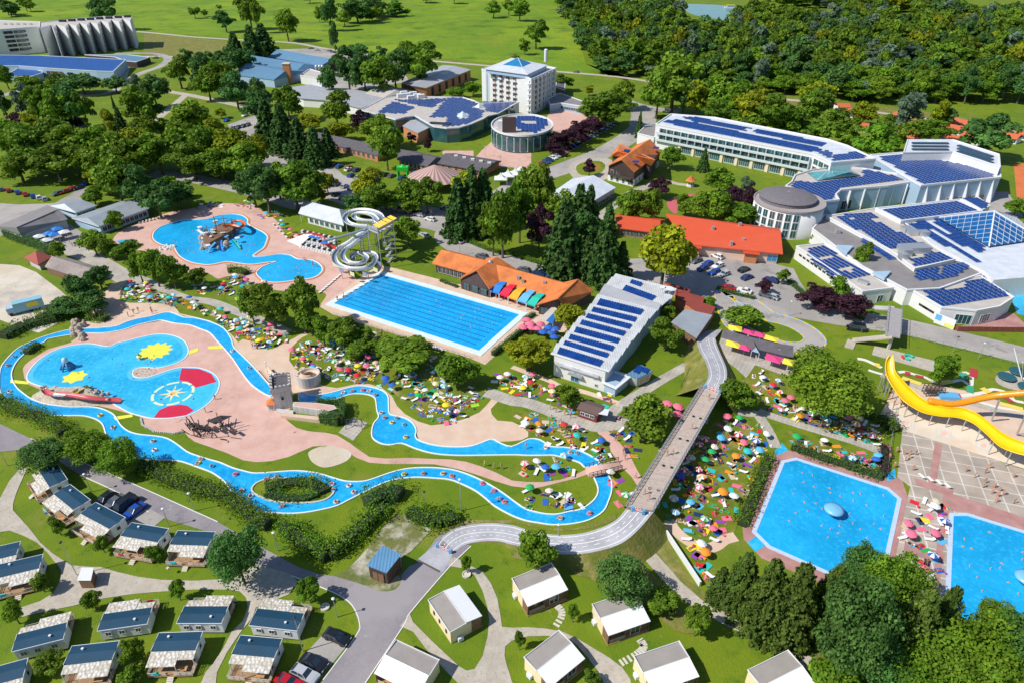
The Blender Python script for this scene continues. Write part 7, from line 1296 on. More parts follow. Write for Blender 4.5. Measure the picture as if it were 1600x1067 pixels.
# stair bridge near the entrance
p0, p1 = W(*Z(3,1,'785,860')[0], 4), W(*Z(3,1,'770,1030')[0], 4); t = thing('overpass', 'grey covered pedestrian overpass above the street by the entrance building', 'footbridge', W(*Z(3,1,'780,1000')[0])); MB().beam(p0, p1, 3.4, .4).obj('deck', mat('grey_deck', (.35, .33, .33), .8, var=.1, scale=2), t)
u = (p1-p0).normalized(); s_ = Vector((-u.y, u.x, 0))*1.7
for s in (s_, -s_):
    for k in range(8): a, b = (p0+s).lerp(p1+s, k/8), (p0+s).lerp(p1+s, (k+1)/8); MB().beam(a+Vector((0, 0, 1)), b+Vector((0, 0, 1)), .08).beam(a, a+Vector((0, 0, 1)), .08).obj('railing', STEEL, t)
for f in (.02, .5, .98): p = p0.lerp(p1, f); MB().box((p.x, p.y, 1.9), (.6, .6, 3.8)).obj('pier', CONC, t)
q1 = W(*Z(3,1,'520,1055')[0], .2); MB().beam(p1, q1, 2.2, .3).obj('ramp', GRAVEL, t); q2 = W(*Z(3,2,'500,55')[0], .1); MB().beam(q1, q2, 2.2, .2).obj('ramp', GRAVEL, t); q3 = W(*Z(3,1,'640,855')[0], 3.8); MB().beam(p0, q3, 2.2, .3).obj('ramp', CONC, t)
# activity island in the upper pool
qp = lambda x, y, z: W(180+x/4.706, 310+y/4.706, z); t = thing('pirate_ship_playground', 'cluttered pirate ship play island with masts and slides in the upper pool', 'playground', qp(750, 260, 0)); RK = mat('pool_rock', (.42, .34, .27), .9, var=.3, scale=1.2, bump=.5)
rng = random.Random(5)
for k in range(34): x, y = rng.uniform(630, 830), rng.uniform(230, 380); p = qp(x, y, 0); r_ = rng.uniform(.5, 1.3); MB().lathe([(r_, 0), (r_*.9, r_*.6), (r_*.5, r_*1.1), (.05, r_*1.25)], (p.x, p.y, 0), 7, squash=.8).obj('rock', RK, t)
hull = [qp(650, 330, .6), qp(700, 360, .6), qp(860, 270, .6), qp(880, 220, .6), qp(790, 210, .6), qp(670, 280, .6)]; MB().prism(hull, 0, 2.2).obj('hull', BWOOD, t)
for x, y, h_ in ((700, 330, 6.5), (760, 290, 8), (820, 260, 6.5), (870, 235, 4.5)):
    p = qp(x, y, 0); MB().tube([(p.x, p.y, 0), (p.x, p.y, h_)], .12).obj('mast', BWOOD, t)
    for z in (h_*.55, h_*.85): MB().beam((p.x-1.6, p.y-.4, z), (p.x+1.6, p.y+.4, z), .12).obj('yard', DWOOD, t)
    for s in (-1, 1): MB().beam((p.x+2*s, p.y-s*.8, 1.2), (p.x, p.y, h_*.9), .06).obj('rope', KERB, t)
for k in range(16): x, y = rng.uniform(640, 900), rng.uniform(190, 340); p = qp(x, y, 0); MB().box((p.x, p.y, 1.6+rng.random()*1.6), (rng.uniform(.8, 2), rng.uniform(.8, 1.6), .15), rng.random()*3).obj('deck_board', [BWOOD, WHITE, MATS['awning_sky_blue'], KERB][k % 4], t); MB().tube([(p.x, p.y, 0), (p.x, p.y, 3.4)], .07).obj('post', STEEL if k % 2 else BWOOD, t)
for S, m_ in (([(780, 310, 2.6), (775, 350, 1.4), (785, 390, .3)], MATS['awning_bright_blue']), ([(740, 330, 2.4), (700, 370, 1.2), (680, 400, .3)], MATS['awning_sky_blue']), ([(860, 310, 2.2), (890, 345, 1), (915, 375, .3)], MATS['awning_teal_green']), ([(650, 270, 2), (620, 250, 1), (600, 235, .3)], WS)): sweep([qp(*p) for p in S], .9, .4, 'small_slide', m_, t)
sweep([qp(*p) for p in ((800, 215, 3.4), (850, 205, 3.2), (920, 220, 2.9), (950, 200, 2.5), (920, 175, 2.2), (870, 180, 1.8), (870, 215, 1.2), (930, 225, .6))], 1.3, .6, 'orange_slide', mat('rust_orange_gelcoat', (.62, .13, .03), .35), t)
for x, y in ((630, 250), (690, 385), (905, 330)): p = qp(x, y, 0); MB().lathe([(.15, 0), (.2, 1.4), (.9, 2.0), (.1, 2.1)], (p.x, p.y, 0), 10).obj('water_spout', WS, t)
p = qp(385, 365, 0); t = thing('rock_fountain', 'heap of white rocks on the left shore of the activity pool', 'rocks', (p.x, p.y, 0))
for k in range(26): r_ = rng.uniform(.3, .8); x, y = rng.uniform(-2.6, 2.2), rng.uniform(-2, 2.2); MB().lathe([(r_, 0), (r_*.85, r_*.6), (r_*.4, r_), (.03, r_*1.1)], (p.x+x, p.y+y, 0), 7).obj('rock', mat('white_rock', (.72, .68, .62), .9, var=.15), t)
# kids pool toys
q2_ = lambda x, y, z=0: W(x/K, 530+y/K, z)
p = q2_(420, 180); t = thing('octopus_fountain', 'blue and white octopus fountain figure in the childrens pool', 'fountain', (p.x, p.y, 0)); BL2 = mat('octopus_blue', (.05, .20, .45), .4)
for k in range(7): a_ = k*2*PI/7; MB().tube([(p.x+.2*math.cos(a_), p.y+.2*math.sin(a_), 1.9), (p.x+1.0*math.cos(a_), p.y+1.0*math.sin(a_), 1.2), (p.x+1.7*math.cos(a_), p.y+1.7*math.sin(a_), .1)], [.34, .3, .16], 8).obj('tentacle', BL2, t, sm=True)
MB().lathe([(.5, 1.6), (.75, 2.3), (.6, 3.0), (.1, 3.3)], (p.x, p.y, 0), 12).obj('head', mat('pale_blue_gelcoat', (.45, .65, .75), .4), t, sm=True)
t = thing('rock_bank_slide', 'long red children slide over a sloping bank of pale boulders', 'slide', q2_(450, 370)); P = ccw(smooth([q2_(*p) for p in ((185, 368), (240, 320), (330, 318), (450, 320), (560, 310), (640, 350), (690, 400), (560, 412), (430, 410), (330, 405), (250, 388))], 2)); c = sum(P, Vector())/len(P)
PBL = mat('boulder_paving', (.48, .42, .33), .9, var=.3, scale=1.6, bump=.8); m = MB(); n = len(P); m.add([(p.x, p.y, .05) for p in P]+[(c.x+(p.x-c.x)*.55, c.y+(p.y-c.y)*.5+.8, 1.7) for p in P], [(i, (i+1) % n, n+(i+1) % n, n+i) for i in range(n)]+[tuple(range(n, 2*n))]); m.obj('bank', PBL, t)
for k in range(46): f = rng.random(); x = 260+f*420; y = 322+rng.uniform(-8, 40)*(.5+f*.5)+f*30; p = q2_(x, y, 0); r_ = rng.uniform(.25, .6); MB().lathe([(r_, 0), (r_*.8, r_*.7), (.05, r_)], (p.x, p.y, .8+rng.random()*.8), 6).obj('boulder', PBL if k % 3 else RK, t)
sweep([q2_(*p) for p in ((275, 310, 2.2), (300, 340, 2.1), (380, 345, 2.0), (440, 350, 1.9), (520, 365, 1.7), (600, 375, 1.2), (680, 378, .7), (745, 385, .3))], 1.4, .6, 'red_flume', mat('faded_red_gelcoat', (.55, .08, .09), .4), t); sweep([q2_(*p) for p in ((470, 330, 2.0), (510, 310, 1.2), (560, 292, .3))], 1.5, .5, 'yellow_flume', YG, t); sweep([q2_(*p) for p in ((400, 350, 2.0), (340, 345, 2.2), (330, 330, 2.2))], 1.0, .4, 'white_flume', WS, t)
p = q2_(865, 125); t = thing('spray_post', 'small yellow and white spray figure near the painted sun', 'fountain', (p.x, p.y, 0)); MB().lathe([(.35, 0), (.3, .8), (.7, 1.0), (.1, 1.4)], (p.x, p.y, 0), 10).obj('figure', YC, t); MB().lathe([(.25, 1.4), (.3, 1.8), (.05, 2)], (p.x, p.y, 0), 8).obj('head', MATS['awning_teal_green'], t)
for i, (x, y) in enumerate(((1300, 805), (1599, 912))):
    p = W(x, y); t = thing('mushroom_fountain', ['pale round water mushroom in the middle of the octagonal pool', 'pale round water mushroom at the right edge in the corner pool'][i], 'fountain', (p.x, p.y, 0), 'water mushrooms'); MB().lathe([(.25, 0), (.25, 1.6)], (p.x, p.y, 0), 10).obj('stem', WS, t); MB().lathe([(.3, 1.5), (1.75, 1.55), (1.8, 1.7), (1.2, 2.0), (.02, 2.15)], (p.x, p.y, 0), 28).obj('cap', mat('sky_blue_cap', (.20, .50, .78), .35), t, sm=True)
# dark timber creature playground
t = thing('timber_playground', 'black timber climbing structure with pointed wing on the pink plaza', 'playground', q2_(1320, 560)); BT = mat('black_timber', (.05, .045, .05), .8); p0 = q2_(1300, 570)
MB().shell([q2_(1275, 500, 2.2), q2_(1330, 520, 1.6), q2_(1430, 470, 2.2), q2_(1360, 468, 2.6)], [(0, 1, 2, 3)], .15).obj('wing', BT, t)
for k in range(44):
    x, y = rng.uniform(-5.5, 5.5), rng.uniform(-2.4, 2.4)-.0; x2, y2 = x+rng.uniform(-1.6, 1.6), y+rng.uniform(-1.2, 1.2); MB().beam((p0.x+x, p0.y+y-.2*x, rng.uniform(0, .6)), (p0.x+x2, p0.y+y2-.2*x2, rng.uniform(1.2, 3.2)), .16).obj('pole', BT, t)
for k in range(6): MB().beam((p0.x-5+k*2, p0.y+1-k*.3, 1.4), (p0.x-3.4+k*2, p0.y+.2-k*.4, 1.5), .6, .2).obj('plank', DWOOD, t)
p = W(*Z(1,2,'610,540')[0]); t = thing('swing_frame', 'dark metal swing frame on the square of slabs by the castle', 'swing', (p.x, p.y, 0)); m = MB()
for s in (-1, 1): m.beam((p.x+s*1.8, p.y-.9, 0), (p.x+s*1.6, p.y, 2.2), .1); m.beam((p.x+s*1.8, p.y+.9, 0), (p.x+s*1.6, p.y, 2.2), .1)
m.beam((p.x-1.6, p.y, 2.2), (p.x+1.6, p.y, 2.2), .1); m.obj('frame', BT, t)
for s in (-.8, 0, .8): MB().beam((p.x+s, p.y, 2.1), (p.x+s, p.y+.1, .5), .04).box((p.x+s, p.y+.1, .5), (.45, .2, .05)).obj('swing_seat', BT, t)
# rocks by the river at the top left
t = thing('rock_arch', 'cluster of brown rocks where the lazy river leaves the plaza', 'rocks', W(*Z(0,1,'480,980')[0]))
for k in range(30): x, y = rng.uniform(450, 520), rng.uniform(925, 1060); p = W(*Z(0,1,f'{x},{y}')[0]); r_ = rng.uniform(.4, 1.1); MB().lathe([(r_, 0), (r_*.85, r_*.8), (r_*.4, r_*1.3), (.03, r_*1.4)], (p.x, p.y, 0), 7).obj('rock', RK, t)
t = thing('stone_edging', 'row of pale stones edging the plaza below the childrens pool', 'stones', W(*Z(0,2,'960,570')[0]))
for k in range(40): f = k/40; P_ = [q2_(870, 490), q2_(880, 530), q2_(950, 570), q2_(1080, 583), q2_(1140, 570)]; s = f*4; p = P_[int(s)].lerp(P_[min(4, int(s)+1)], s-int(s)); MB().box((p.x, p.y, .15), (.35, .3, .3), rng.random()*3).obj('stone', WALLG, t)
# retaining wall, fences, stepping stones
for s, h_, w_, l in ((Z(2,3,'950,150 1160,470'), 1.2, .35, 'thin white concrete wall between the gravel path and the lawn'), ([X('735,560')[0], X('520,493')[0]], 1.0, .1, 'wire fence along the lawn side of the swimming pool')):
    a, b = W(*s[0]), W(*s[1]); t = thing('wall' if h_ > 1 else 'fence', l, 'wall' if h_ > 1 else 'fence', (a.x, a.y, 0))
    if h_ > 1: MB().beam((a.x, a.y, h_/2), (b.x, b.y, h_/2), w_, h_).obj('wall_slab', WHITE, t)
    else:
        n = 26
        for k in range(n): p, q = a.lerp(b, k/n), a.lerp(b, (k+1)/n); MB().beam((p.x, p.y, 0), (p.x, p.y, 1), .07).beam((p.x, p.y, .95), (q.x, q.y, .95), .05).beam((p.x, p.y, .5), (q.x, q.y, .5), .04).obj('fence_panel', STEEL, t)
for s, l, n, hh in (('1345,520 1395,520 1450,535 1520,552 1600,575', 'wire mesh fence between the street and the minigolf lawn', 26, 1.4), ('1400,640 1392,690 1385,745', 'low wire fence on the left side of the tiled terrace', 14, 1.0), ('1160,810 1190,745 1210,706', 'dark low fence along the left deck of the octagonal pool', 16, 1.1), ('1090,535 1085,560 1062,610', 'dark wire fence on the embankment left of the bridge', 12, 1.0)):
    P = smooth([W(*q) for q in X(s)], 6, False); t = thing('fence', l, 'fence', (P[0].x, P[0].y, 0))
    for i in range(len(P)-1): p, q = P[i], P[i+1]; MB().beam((p.x, p.y, 0), (p.x, p.y, hh), .07).beam((p.x, p.y, hh-.05), (q.x, q.y, hh-.05), .05).beam((p.x, p.y, hh*.5), (q.x, q.y, hh*.5), .03).obj('fence_panel', DARK if 'dark' in l else STEEL, t)
for s, n, l in (('280,590 305,620 305,660 270,715', 8, 'arc of stepping stones beside the leftmost cabin of the right camp'), ('790,800 815,840 770,890 670,945', 13, 'curved row of stepping stones below the cabin with the dark tree'), ('540,1010 490,1035 455,1060', 5, 'short row of stepping stones at the bottom cabin')):
    P = smooth([W(*q) for q in Z(2, 3, s)], 8, False); t = thing('stepping_stones', l, 'stepping stones', (P[0].x, P[0].y, 0))
    for k in range(n): f = (k+.5)/n*(len(P)-1); i = int(f); p = P[i].lerp(P[i+1], f-i); d = (P[i+1]-P[i]); MB().box((p.x, p.y, .04), (.38, 1.15, .1), math.atan2(d.y, d.x)).obj('stepping_stone', KERB, t)
for i, s in enumerate(('1315,275', '1290,700')):
    p = W(*Q(0, 0, 1, '729,898')[0]) if i == 0 else W(508, 949); t = thing('planter', ['round pale stone well ring beside the small tree at the road', 'round pale planter ring next to the mobile home lawn'][i], 'planter', (p.x, p.y, 0)); MB().lathe([(.75, 0), (.75, .35), (.6, .35), (.6, .2), (.01, .2)], (p.x, p.y, 0), 20).obj('ring', KERB, t)
# lamp posts
LP = [Z(1,3,'290,870')[0], Z(1,3,'135,250')[0], Z(1,3,'500,660')[0], Z(0,3,'475,400')[0], Z(0,3,'1045,100')[0], Z(0,2,'565,940')[0], Z(0,2,'45,780')[0], Z(0,2,'1200,1060')[0], Z(1,2,'1268,1060')[0], Z(1,2,'1048,1050')[0], Z(2,2,'325,1060')[0], Z(2,3,'283,200')[0], Z(2,0,'515,975')[0], Z(2,0,'325,1040')[0], Z(1,1,'1260,530')[0], Z(2,1,'375,680')[0], Z(3,1,'125,905')[0], Z(3,2,'1300,120')[0], Z(3,2,'1140,80')[0], X('775,230')[0], X('758,245')[0], X('782,262')[0], X('1076,452')[0], X('420,590')[0], X('196,470')[0], X('1330,640')[0]]
for i, q in enumerate(LP):
    p = W(*q); h_ = 8 if i in (0, 3, 8) else 4.5; t = thing('lamp_post', 'slim grey lamp post', 'lamp post', (p.x, p.y, 0), 'lamp posts', auto=True); MB().tube([(p.x, p.y, 0), (p.x, p.y, h_)], [.09, .05], 6).obj('pole', STEEL, t); MB().lathe([(.05, 0), (.26, .12), (.28, .25), (.05, .38)], (p.x, p.y, h_-.05), 10).obj('lamp_head', WHITE if i % 3 else DARK, t)
# ================================================================ VEHICLES
def car_proto(kind):
    root = bpy.data.objects.new('car', None); L, Wd, H = (4.5, 1.8, 1.45) if kind != 'van' else (5.0, 2.0, 2.0)
    low = [(-L/2, .35), (-L/2+.05, .75), (-L/2+.5, .88), (-L*.18 if kind == 'sedan' else -L*.22, .95), (L*.30, .95), (L/2-.1, .90), (L/2, .45), (L/2-.1, .22), (-L/2+.15, .22)]
    m = MB(); n = len(low); m.add([(x, s*Wd/2*(1 if .3 < z < .9 else .93), z) for s in (-1, 1) for x, z in low], [tuple(range(n)), tuple(range(2*n-1, n-1, -1))]+[(i, n+i, n+(i+1) % n, (i+1) % n) for i in range(n)])
    c0, c1, c2, c3 = {'sedan': (-L*.2, -L*.04, L*.2, L*.36), 'hatch': (-L*.2, -L*.05, L*.33, L*.47), 'van': (-L*.36, -L*.24, L*.42, L*.48)}[kind]
    V = [(c0, -Wd/2*.9, .93), (c0, Wd/2*.9, .93), (c3, Wd/2*.9, .93), (c3, -Wd/2*.9, .93), (c1, -Wd/2*.72, H), (c1, Wd/2*.72, H), (c2, Wd/2*.72, H), (c2, -Wd/2*.72, H)]
    r = MB(); r.add([(x, y*1.02, z) for x, y, z in V[4:]]+[(x, y*1.02, z-.06) for x, y, z in V[4:]], [(0, 3, 2, 1), (4, 5, 1, 0), (5, 6, 2, 1), (6, 7, 3, 2), (7, 4, 0, 3)])
    for a, b in ((0, 4), (1, 5), (2, 6), (3, 7)): r.beam(V[a], V[b], .09)
    for s in (-1, 1): r.beam(((c0+c3)/2, s*Wd/2*.88, .93), ((c1+c2)/2, s*Wd/2*.72, H), .08)
    o1 = m.obj('body', MATS['white_paint'], root, link=False); o2 = r.obj('roof', MATS['white_paint'], root, link=False)
    g = MB(); g.add(V, [(0, 1, 5, 4), (1, 2, 6, 5), (2, 3, 7, 6), (3, 0, 4, 7)]); o3 = g.obj('windows', PANE, root, link=False); kids = [o1, o2, o3]
    for x in (-L*.31, L*.31):
        for s in (-1, 1): w_ = MB(); w_.v = []; w_.tube([(x, s*(Wd/2-.2), .33), (x, s*(Wd/2+.02), .33)], .33, 12); kids.append(w_.obj('wheel', DARK, root, link=False))
    for s in (-1, 1): kids.append(MB().box((-L/2+.08, s*Wd*.36, .68), (.12, .36, .14)).obj('headlight', mat('headlight', (.8, .8, .78), .2), root, link=False)); kids.append(MB().box((L/2-.06, s*Wd*.38, .72), (.1, .3, .16)).obj('tail_light', mat('tail_light', (.5, .02, .02), .3), root, link=False))
    protokids(root, kids); return root
CP = {k: car_proto(k) for k in ('sedan', 'hatch', 'van')}
def paint(n_, c): return mat('car_paint_'+n_, c, .25, spec=.7)
CC = {'black': paint('black', (.012, .014, .02)), 'dark blue': paint('dark_blue', (.01, .035, .16)), 'silver': paint('silver', (.45, .47, .50)), 'white': paint('white', (.80, .80, .80)), 'red': paint('red', (.45, .01, .02)), 'grey': paint('grey', (.12, .13, .15)), 'blue': paint('blue', (.01, .07, .40))}
CR = random.Random(3)
def car(px, py, dx, dy, col=None, kind=None, label=None):
    p, q = W(px, py), W(px+dx, py+dy); rz = math.atan2(q.y-p.y, q.x-p.x); col = col or CR.choice(['black', 'dark blue', 'silver', 'silver', 'white', 'grey', 'grey', 'white', 'red', 'blue']); kind = kind or CR.choice(['sedan', 'hatch', 'hatch'])
    c = clone(CP[kind], (p.x, p.y, 0), rz, 1.0, mat={0: CC[col]}) if 0 else None
    c = CP[kind].copy(); COL.objects.link(c); c.location = (p.x, p.y, .015); c.rotation_euler = (0, 0, rz)
    for ch in KIDS[CP[kind].name]:
        d = ch.copy(); COL.objects.link(d); d.parent = c
        if ch.name.startswith(('body', 'roof')): d.material_slots[0].link = 'OBJECT'; d.material_slots[0].material = CC[col]
    tag(c, label or f"{col} {'van' if kind == 'van' else 'car'} parked", 'van' if kind == 'van' else 'car', 'parked cars', auto=not label); return c
def row(a, b, n, d, skip=.08):
    for i in range(n):
        if CR.random() < skip: continue
        f = i/max(1, n-1); car(a[0]+(b[0]-a[0])*f+CR.uniform(-.4, .4), a[1]+(b[1]-a[1])*f, d[0]*CR.choice((-1, 1)), d[1]*1.0 if 0 else d[1]) if 0 else car(a[0]+(b[0]-a[0])*f, a[1]+(b[1]-a[1])*f, d[0], d[1])
row((848, 258), (962, 194), 22, (-7, -2.5), .0); row((545, 269), (612, 277), 0, (3, 3))
for s, d in (('548,276 560,279 572,283 588,283', (-7, 5)), ('526,290 538,293 549,296', (-7, 5)), ('544,267 557,268 572,270 582,272 592,273 602,275 612,277', (-8, 4)), ('628,281 648,273', (-8, 4)), ('521,259 530,262 545,264 557,267', (-8, 5)), ('506,285 525,306 537,311 590,310 600,314', (-8, 4)), ('618,328 633,332 650,332 696,328', (9, 2)), ('663,370', (10, 4)),
             ('2,298 14,300 28,303 40,306 52,309 61,311 70,313', (4, 6)), ('90,305 101,302 112,298 122,296 131,291 140,288', (9, -3)), ('354,190 364,202 372,201 380,199 387,197', (7, -4)), ('383,182 391,177 390,226 400,230', (8, -3)), ('405,232 476,245 492,250 503,254 512,256', (8, 3)),
             ('1088,410 1105,415 1122,418 1098,422 1116,428 1131,431', (8, -3)), ('1138,452 1163,457 1197,464', (9, 2.6)), ('819,424 842,430 864,435', (9, 2.6)), ('753,403', (9, 2)), ('575,322 600,326 626,333 655,338 672,345 560,318', (9, 2)), ('470,238 484,241 445,236 430,234', (8, 3)), ('1205,440', (9, 3)), ('857,280', (8, 3)), ('1050,152 1056,150 1063,154', (7, 3)), ('900,114', (8, 1)), ('243,92', (8, 0)), ('515,81 520,83', (8, 1)), ('486,77 496,80', (8, 0)), ('1120,403', (8, 3))):
    for p in X(s): car(p[0], p[1], *d)
for px, py, dx, dy, col, kind, lab in ((164, 783, 8, -6, 'black', 'hatch', 'black car, leftmost of the four beside the mobile homes'), (180, 788, 8, -6, 'grey', 'sedan', 'dark grey car, second from left beside the mobile homes'), (196, 792, 8, -6, 'black', 'van', 'black people carrier, third from left beside the mobile homes'), (211, 801, 8, -6, 'blue', 'sedan', 'bright blue car, rightmost of the four beside the mobile homes'),
    (527, 998, -9, -4, 'black', 'hatch', 'black car with roof rails on the near parking bay, farthest up'), (491, 1038, -9, -4.5, 'black', 'sedan', 'dark green-black car in the middle of the near parking bay'), (477, 1056, -9, -4.5, 'silver', 'hatch', 'pale silver estate car on the near parking bay'), (452, 1069, -9, -4.5, 'red', 'sedan', 'dark red car cut off at the bottom edge of the parking bay'),
    (1115, 398, -9, -1, 'grey', 'hatch', 'grey estate car in front of the red-roofed hall'), (1162, 424, -8, 3, 'black', 'sedan', 'dark car alone in the car park, nearer the red-roofed hall'), (1167, 436, -8, 3, 'dark blue', 'sedan', 'dark blue car alone in the car park, nearer the street'), (1205, 466, 9, 3, 'silver', 'hatch', 'silver car at the right end of the roadside parking'), (1337, 516, 8, 1, 'black', 'van', 'dark jeep beside the overpass ramp')):
    car(px, py, dx, dy, col, kind, lab)
# box truck
a = W(*Z(0,1,'60,900')[0]); b = W(*Z(0,1,'265,850')[0]); u = (b-a).normalized(); rz = math.atan2(u.y, u.x); t = thing('box_truck', 'pale blue box truck with yellow panel parked in the dirt yard', 'truck', (a.x, a.y, 0)); c = a.lerp(b, .62)
MB().box((c.x, c.y, 2.0), (7.2, 2.5, 2.7), rz).obj('cargo_box', mat('pale_blue_box', (.25, .50, .62), .5), t); n_ = Vector((u.y, -u.x, 0)); p = c+u*1+n_*1.27; MB().box((p.x, p.y, 2.2), (2.8, .04, 1.3), rz).obj('yellow_panel', YC, t); p = a+u*.6; MB().box((p.x, p.y, 1.45), (1.7, 2.4, 1.9), rz).obj('cab', WALLB, t); p = a-u*.28; MB().box((p.x, p.y, 1.8), (.06, 2.0, .8), rz).obj('windscreen', PANE, t)
for f in (.5, 5.2, 7): 
    for s in (-1, 1): p = a+u*f+n_*s*1.1; MB().tube([p+n_*-.14+Vector((0, 0, .5)), p+n_*.14+Vector((0, 0, .5))], .5, 12).obj('wheel', DARK, t)
t = thing('boat_ferry', 'tiny white excursion boat with yellow roof on the far pond', 'boat', W(1141, 13)); p = W(1141, 13); MB().prism([p+Vector(v) for v in ((-7, -2, 0), (6, -2, 0), (9, 0, 0), (6, 2, 0), (-7, 2, 0))], .1, 1.2).obj('hull', WHITE, t); MB().box((p.x, p.y, 3.2), (10, 4, .3)).obj('roof', YC, t); MB().box((p.x, p.y, 2.1), (8, 3, 1.8)).obj('cabin', WALLB, t)
p = W(*X('2,600')[0])
# ================================================================ PEOPLE, PARASOLS, TOWELS
SK = [mat('skin_a', (.45, .22, .13), .6), mat('skin_b', (.55, .30, .20), .6), mat('skin_c', (.30, .14, .08), .6)]; HR = mat('dark_hair', (.05, .03, .02), .8)
PC = {'red': (.65, .02, .04), 'pink': (.80, .16, .26), 'blue': (.02, .12, .50), 'sky blue': (.10, .45, .72), 'green': (.02, .40, .10), 'yellow': (.85, .65, .03), 'orange': (.85, .28, .02), 'white': (.80, .80, .78), 'turquoise': (.02, .50, .48), 'purple': (.28, .05, .38), 'navy': (.02, .03, .12), 'lime green': (.35, .65, .03), 'beige': (.60, .50, .36), 'black': (.02, .02, .025), 'grey': (.3, .3, .32)}
CL = {k: mat(k.replace(' ', '_')+'_cloth_b', c, .85) for k, c in PC.items()}
def body_mesh(name, joints, edges, root=0):
    """one continuous skinned body: joints [(x,y,z,radius)]"""
    me = bpy.data.meshes.new(name); me.from_pydata([j[:3] for j in joints], edges, []); o = bpy.data.objects.new('tmp', me); COL.objects.link(o); md = o.modifiers.new('skin', 'SKIN'); md.use_smooth_shade = True
    for i, j in enumerate(joints): sv = me.skin_vertices[0].data[i]; sv.radius = (j[3], j[3]*(.72 if i in (0, 1, 2) else 1)); sv.use_root = i == root
    sb = o.modifiers.new('sub', 'SUBSURF'); sb.levels = 1; dg = bpy.context.evaluated_depsgraph_get(); m2 = bpy.data.meshes.new_from_object(o.evaluated_get(dg)); bpy.data.objects.remove(o); m2.name = name; return m2
E_ = [(0, 1), (1, 2), (2, 3), (3, 4), (2, 5), (5, 6), (6, 7), (2, 8), (8, 9), (9, 10), (0, 11), (11, 12), (12, 13), (0, 14), (14, 15), (15, 16), (13, 17), (16, 18)]
def pose(kind):
    if kind == 'standing': P = [(0,0,.95,.15),(0,0,1.18,.13),(0,0,1.42,.16),(0,0,1.52,.055),(0,.02,1.66,.095),(.20,0,1.42,.06),(.26,0,1.14,.045),(.25,.08,.86,.035),(-.20,0,1.42,.06),(-.26,0,1.14,.045),(-.25,.08,.86,.035),(.10,0,.85,.09),(.11,.02,.48,.06),(.11,0,.08,.042),(-.10,0,.85,.09),(-.11,.02,.48,.06),(-.11,0,.08,.042),(.11,.16,.04,.035),(-.11,.16,.04,.035)]
    elif kind == 'walking': P = [(0,0,.95,.15),(0,.01,1.18,.13),(0,.03,1.42,.16),(0,.03,1.52,.055),(0,.06,1.66,.095),(.20,.03,1.42,.06),(.25,-.10,1.16,.045),(.23,-.12,.90,.035),(-.20,.03,1.42,.06),(-.25,.12,1.16,.045),(-.23,.30,.98,.035),(.10,0,.85,.09),(.10,.20,.50,.06),(.10,.26,.08,.042),(-.10,0,.85,.09),(-.10,-.10,.48,.06),(-.10,-.34,.14,.042),(.10,.40,.05,.035),(-.10,-.22,.05,.035)]
    elif kind == 'sitting': P = [(0,0,.14,.15),(0,-.04,.36,.13),(0,-.04,.60,.16),(0,-.02,.70,.055),(0,.02,.84,.095),(.20,-.04,.60,.06),(.26,.06,.36,.045),(.18,.28,.36,.035),(-.20,-.04,.60,.06),(-.28,-.14,.34,.045),(-.28,-.26,.06,.035),(.10,.06,.13,.09),(.14,.42,.42,.06),(.12,.66,.08,.042),(-.10,.06,.13,.09),(-.12,.48,.16,.06),(-.12,.86,.08,.042),(.12,.80,.05,.035),(-.12,.98,.10,.035)]
    elif kind == 'lying': P = [(0,0,.14,.15),(0,.22,.14,.13),(0,.46,.15,.16),(0,.56,.14,.055),(0,.72,.16,.095),(.20,.46,.14,.06),(.34,.24,.10,.045),(.28,.02,.07,.035),(-.20,.46,.14,.06),(-.36,.62,.10,.045),(-.20,.82,.08,.035),(.10,-.10,.12,.09),(.13,-.48,.10,.06),(.14,-.88,.07,.042),(-.10,-.10,.12,.09),(-.14,-.46,.22,.06),(-.13,-.80,.08,.042),(.16,-.98,.10,.035),(-.14,-.92,.10,.035)]
    else: P = [(0,0,-.42,.15),(0,0,-.16,.13),(0,0,.08,.16),(0,0,.18,.055),(0,.02,.33,.1),(.20,0,.06,.06),(.36,.12,-.10,.045),(.46,.30,-.16,.035),(-.20,0,.06,.06),(-.36,.10,-.10,.045),(-.44,.30,-.12,.035),(.10,0,-.55,.09),(.11,.1,-.9,.06),(.11,0,-1.2,.042),(-.10,0,-.55,.09),(-.11,.1,-.9,.06),(-.11,0,-1.2,.042),(.11,.1,-1.22,.035),(-.11,.1,-1.22,.035)]
    return P
PROTO = {}
for kd in ('standing', 'walking', 'sitting', 'lying', 'bathing'):
    P = pose(kd); me = body_mesh('person', P, E_); me.materials.clear(); me.materials.append(SK[0]); root = bpy.data.objects.new('person', me)
    h_ = P[4]; hm = MB(); hm.lathe([(.085, -.02), (.112, .03), (.10, .09), (.05, .125), (.01, .13)], (h_[0], h_[1]-.02, h_[2]), 8); hair = hm.obj('hair', HR, None, link=False)
    u = (Vector(P[1][:3])-Vector(P[0][:3])); p0 = Vector(P[0][:3])-u.normalized()*.12; p1 = Vector(P[0][:3])+u*.45; cm = MB(); cm.tube([p0, p1], [.185, .165], 8); sw = cm.obj('swimwear', CL['blue'], None, link=False)
    PROTO[kd] = (root, [hair, sw])
def mk(o, loc, rz, par=None, s=1, slot=None):
    c = o.copy(); COL.objects.link(c); c.parent = par; c.location = loc; c.rotation_euler = (0, 0, rz); c.scale = (s, s, s)
    if slot: c.material_slots[0].link = 'OBJECT'; c.material_slots[0].material = slot
    return c
RP = random.Random(21); NP = [0]
VERB = {'standing': 'standing', 'walking': 'walking', 'sitting': 'sitting', 'lying': 'lying', 'bathing': 'bathing'}
EXP = []; EXT = []
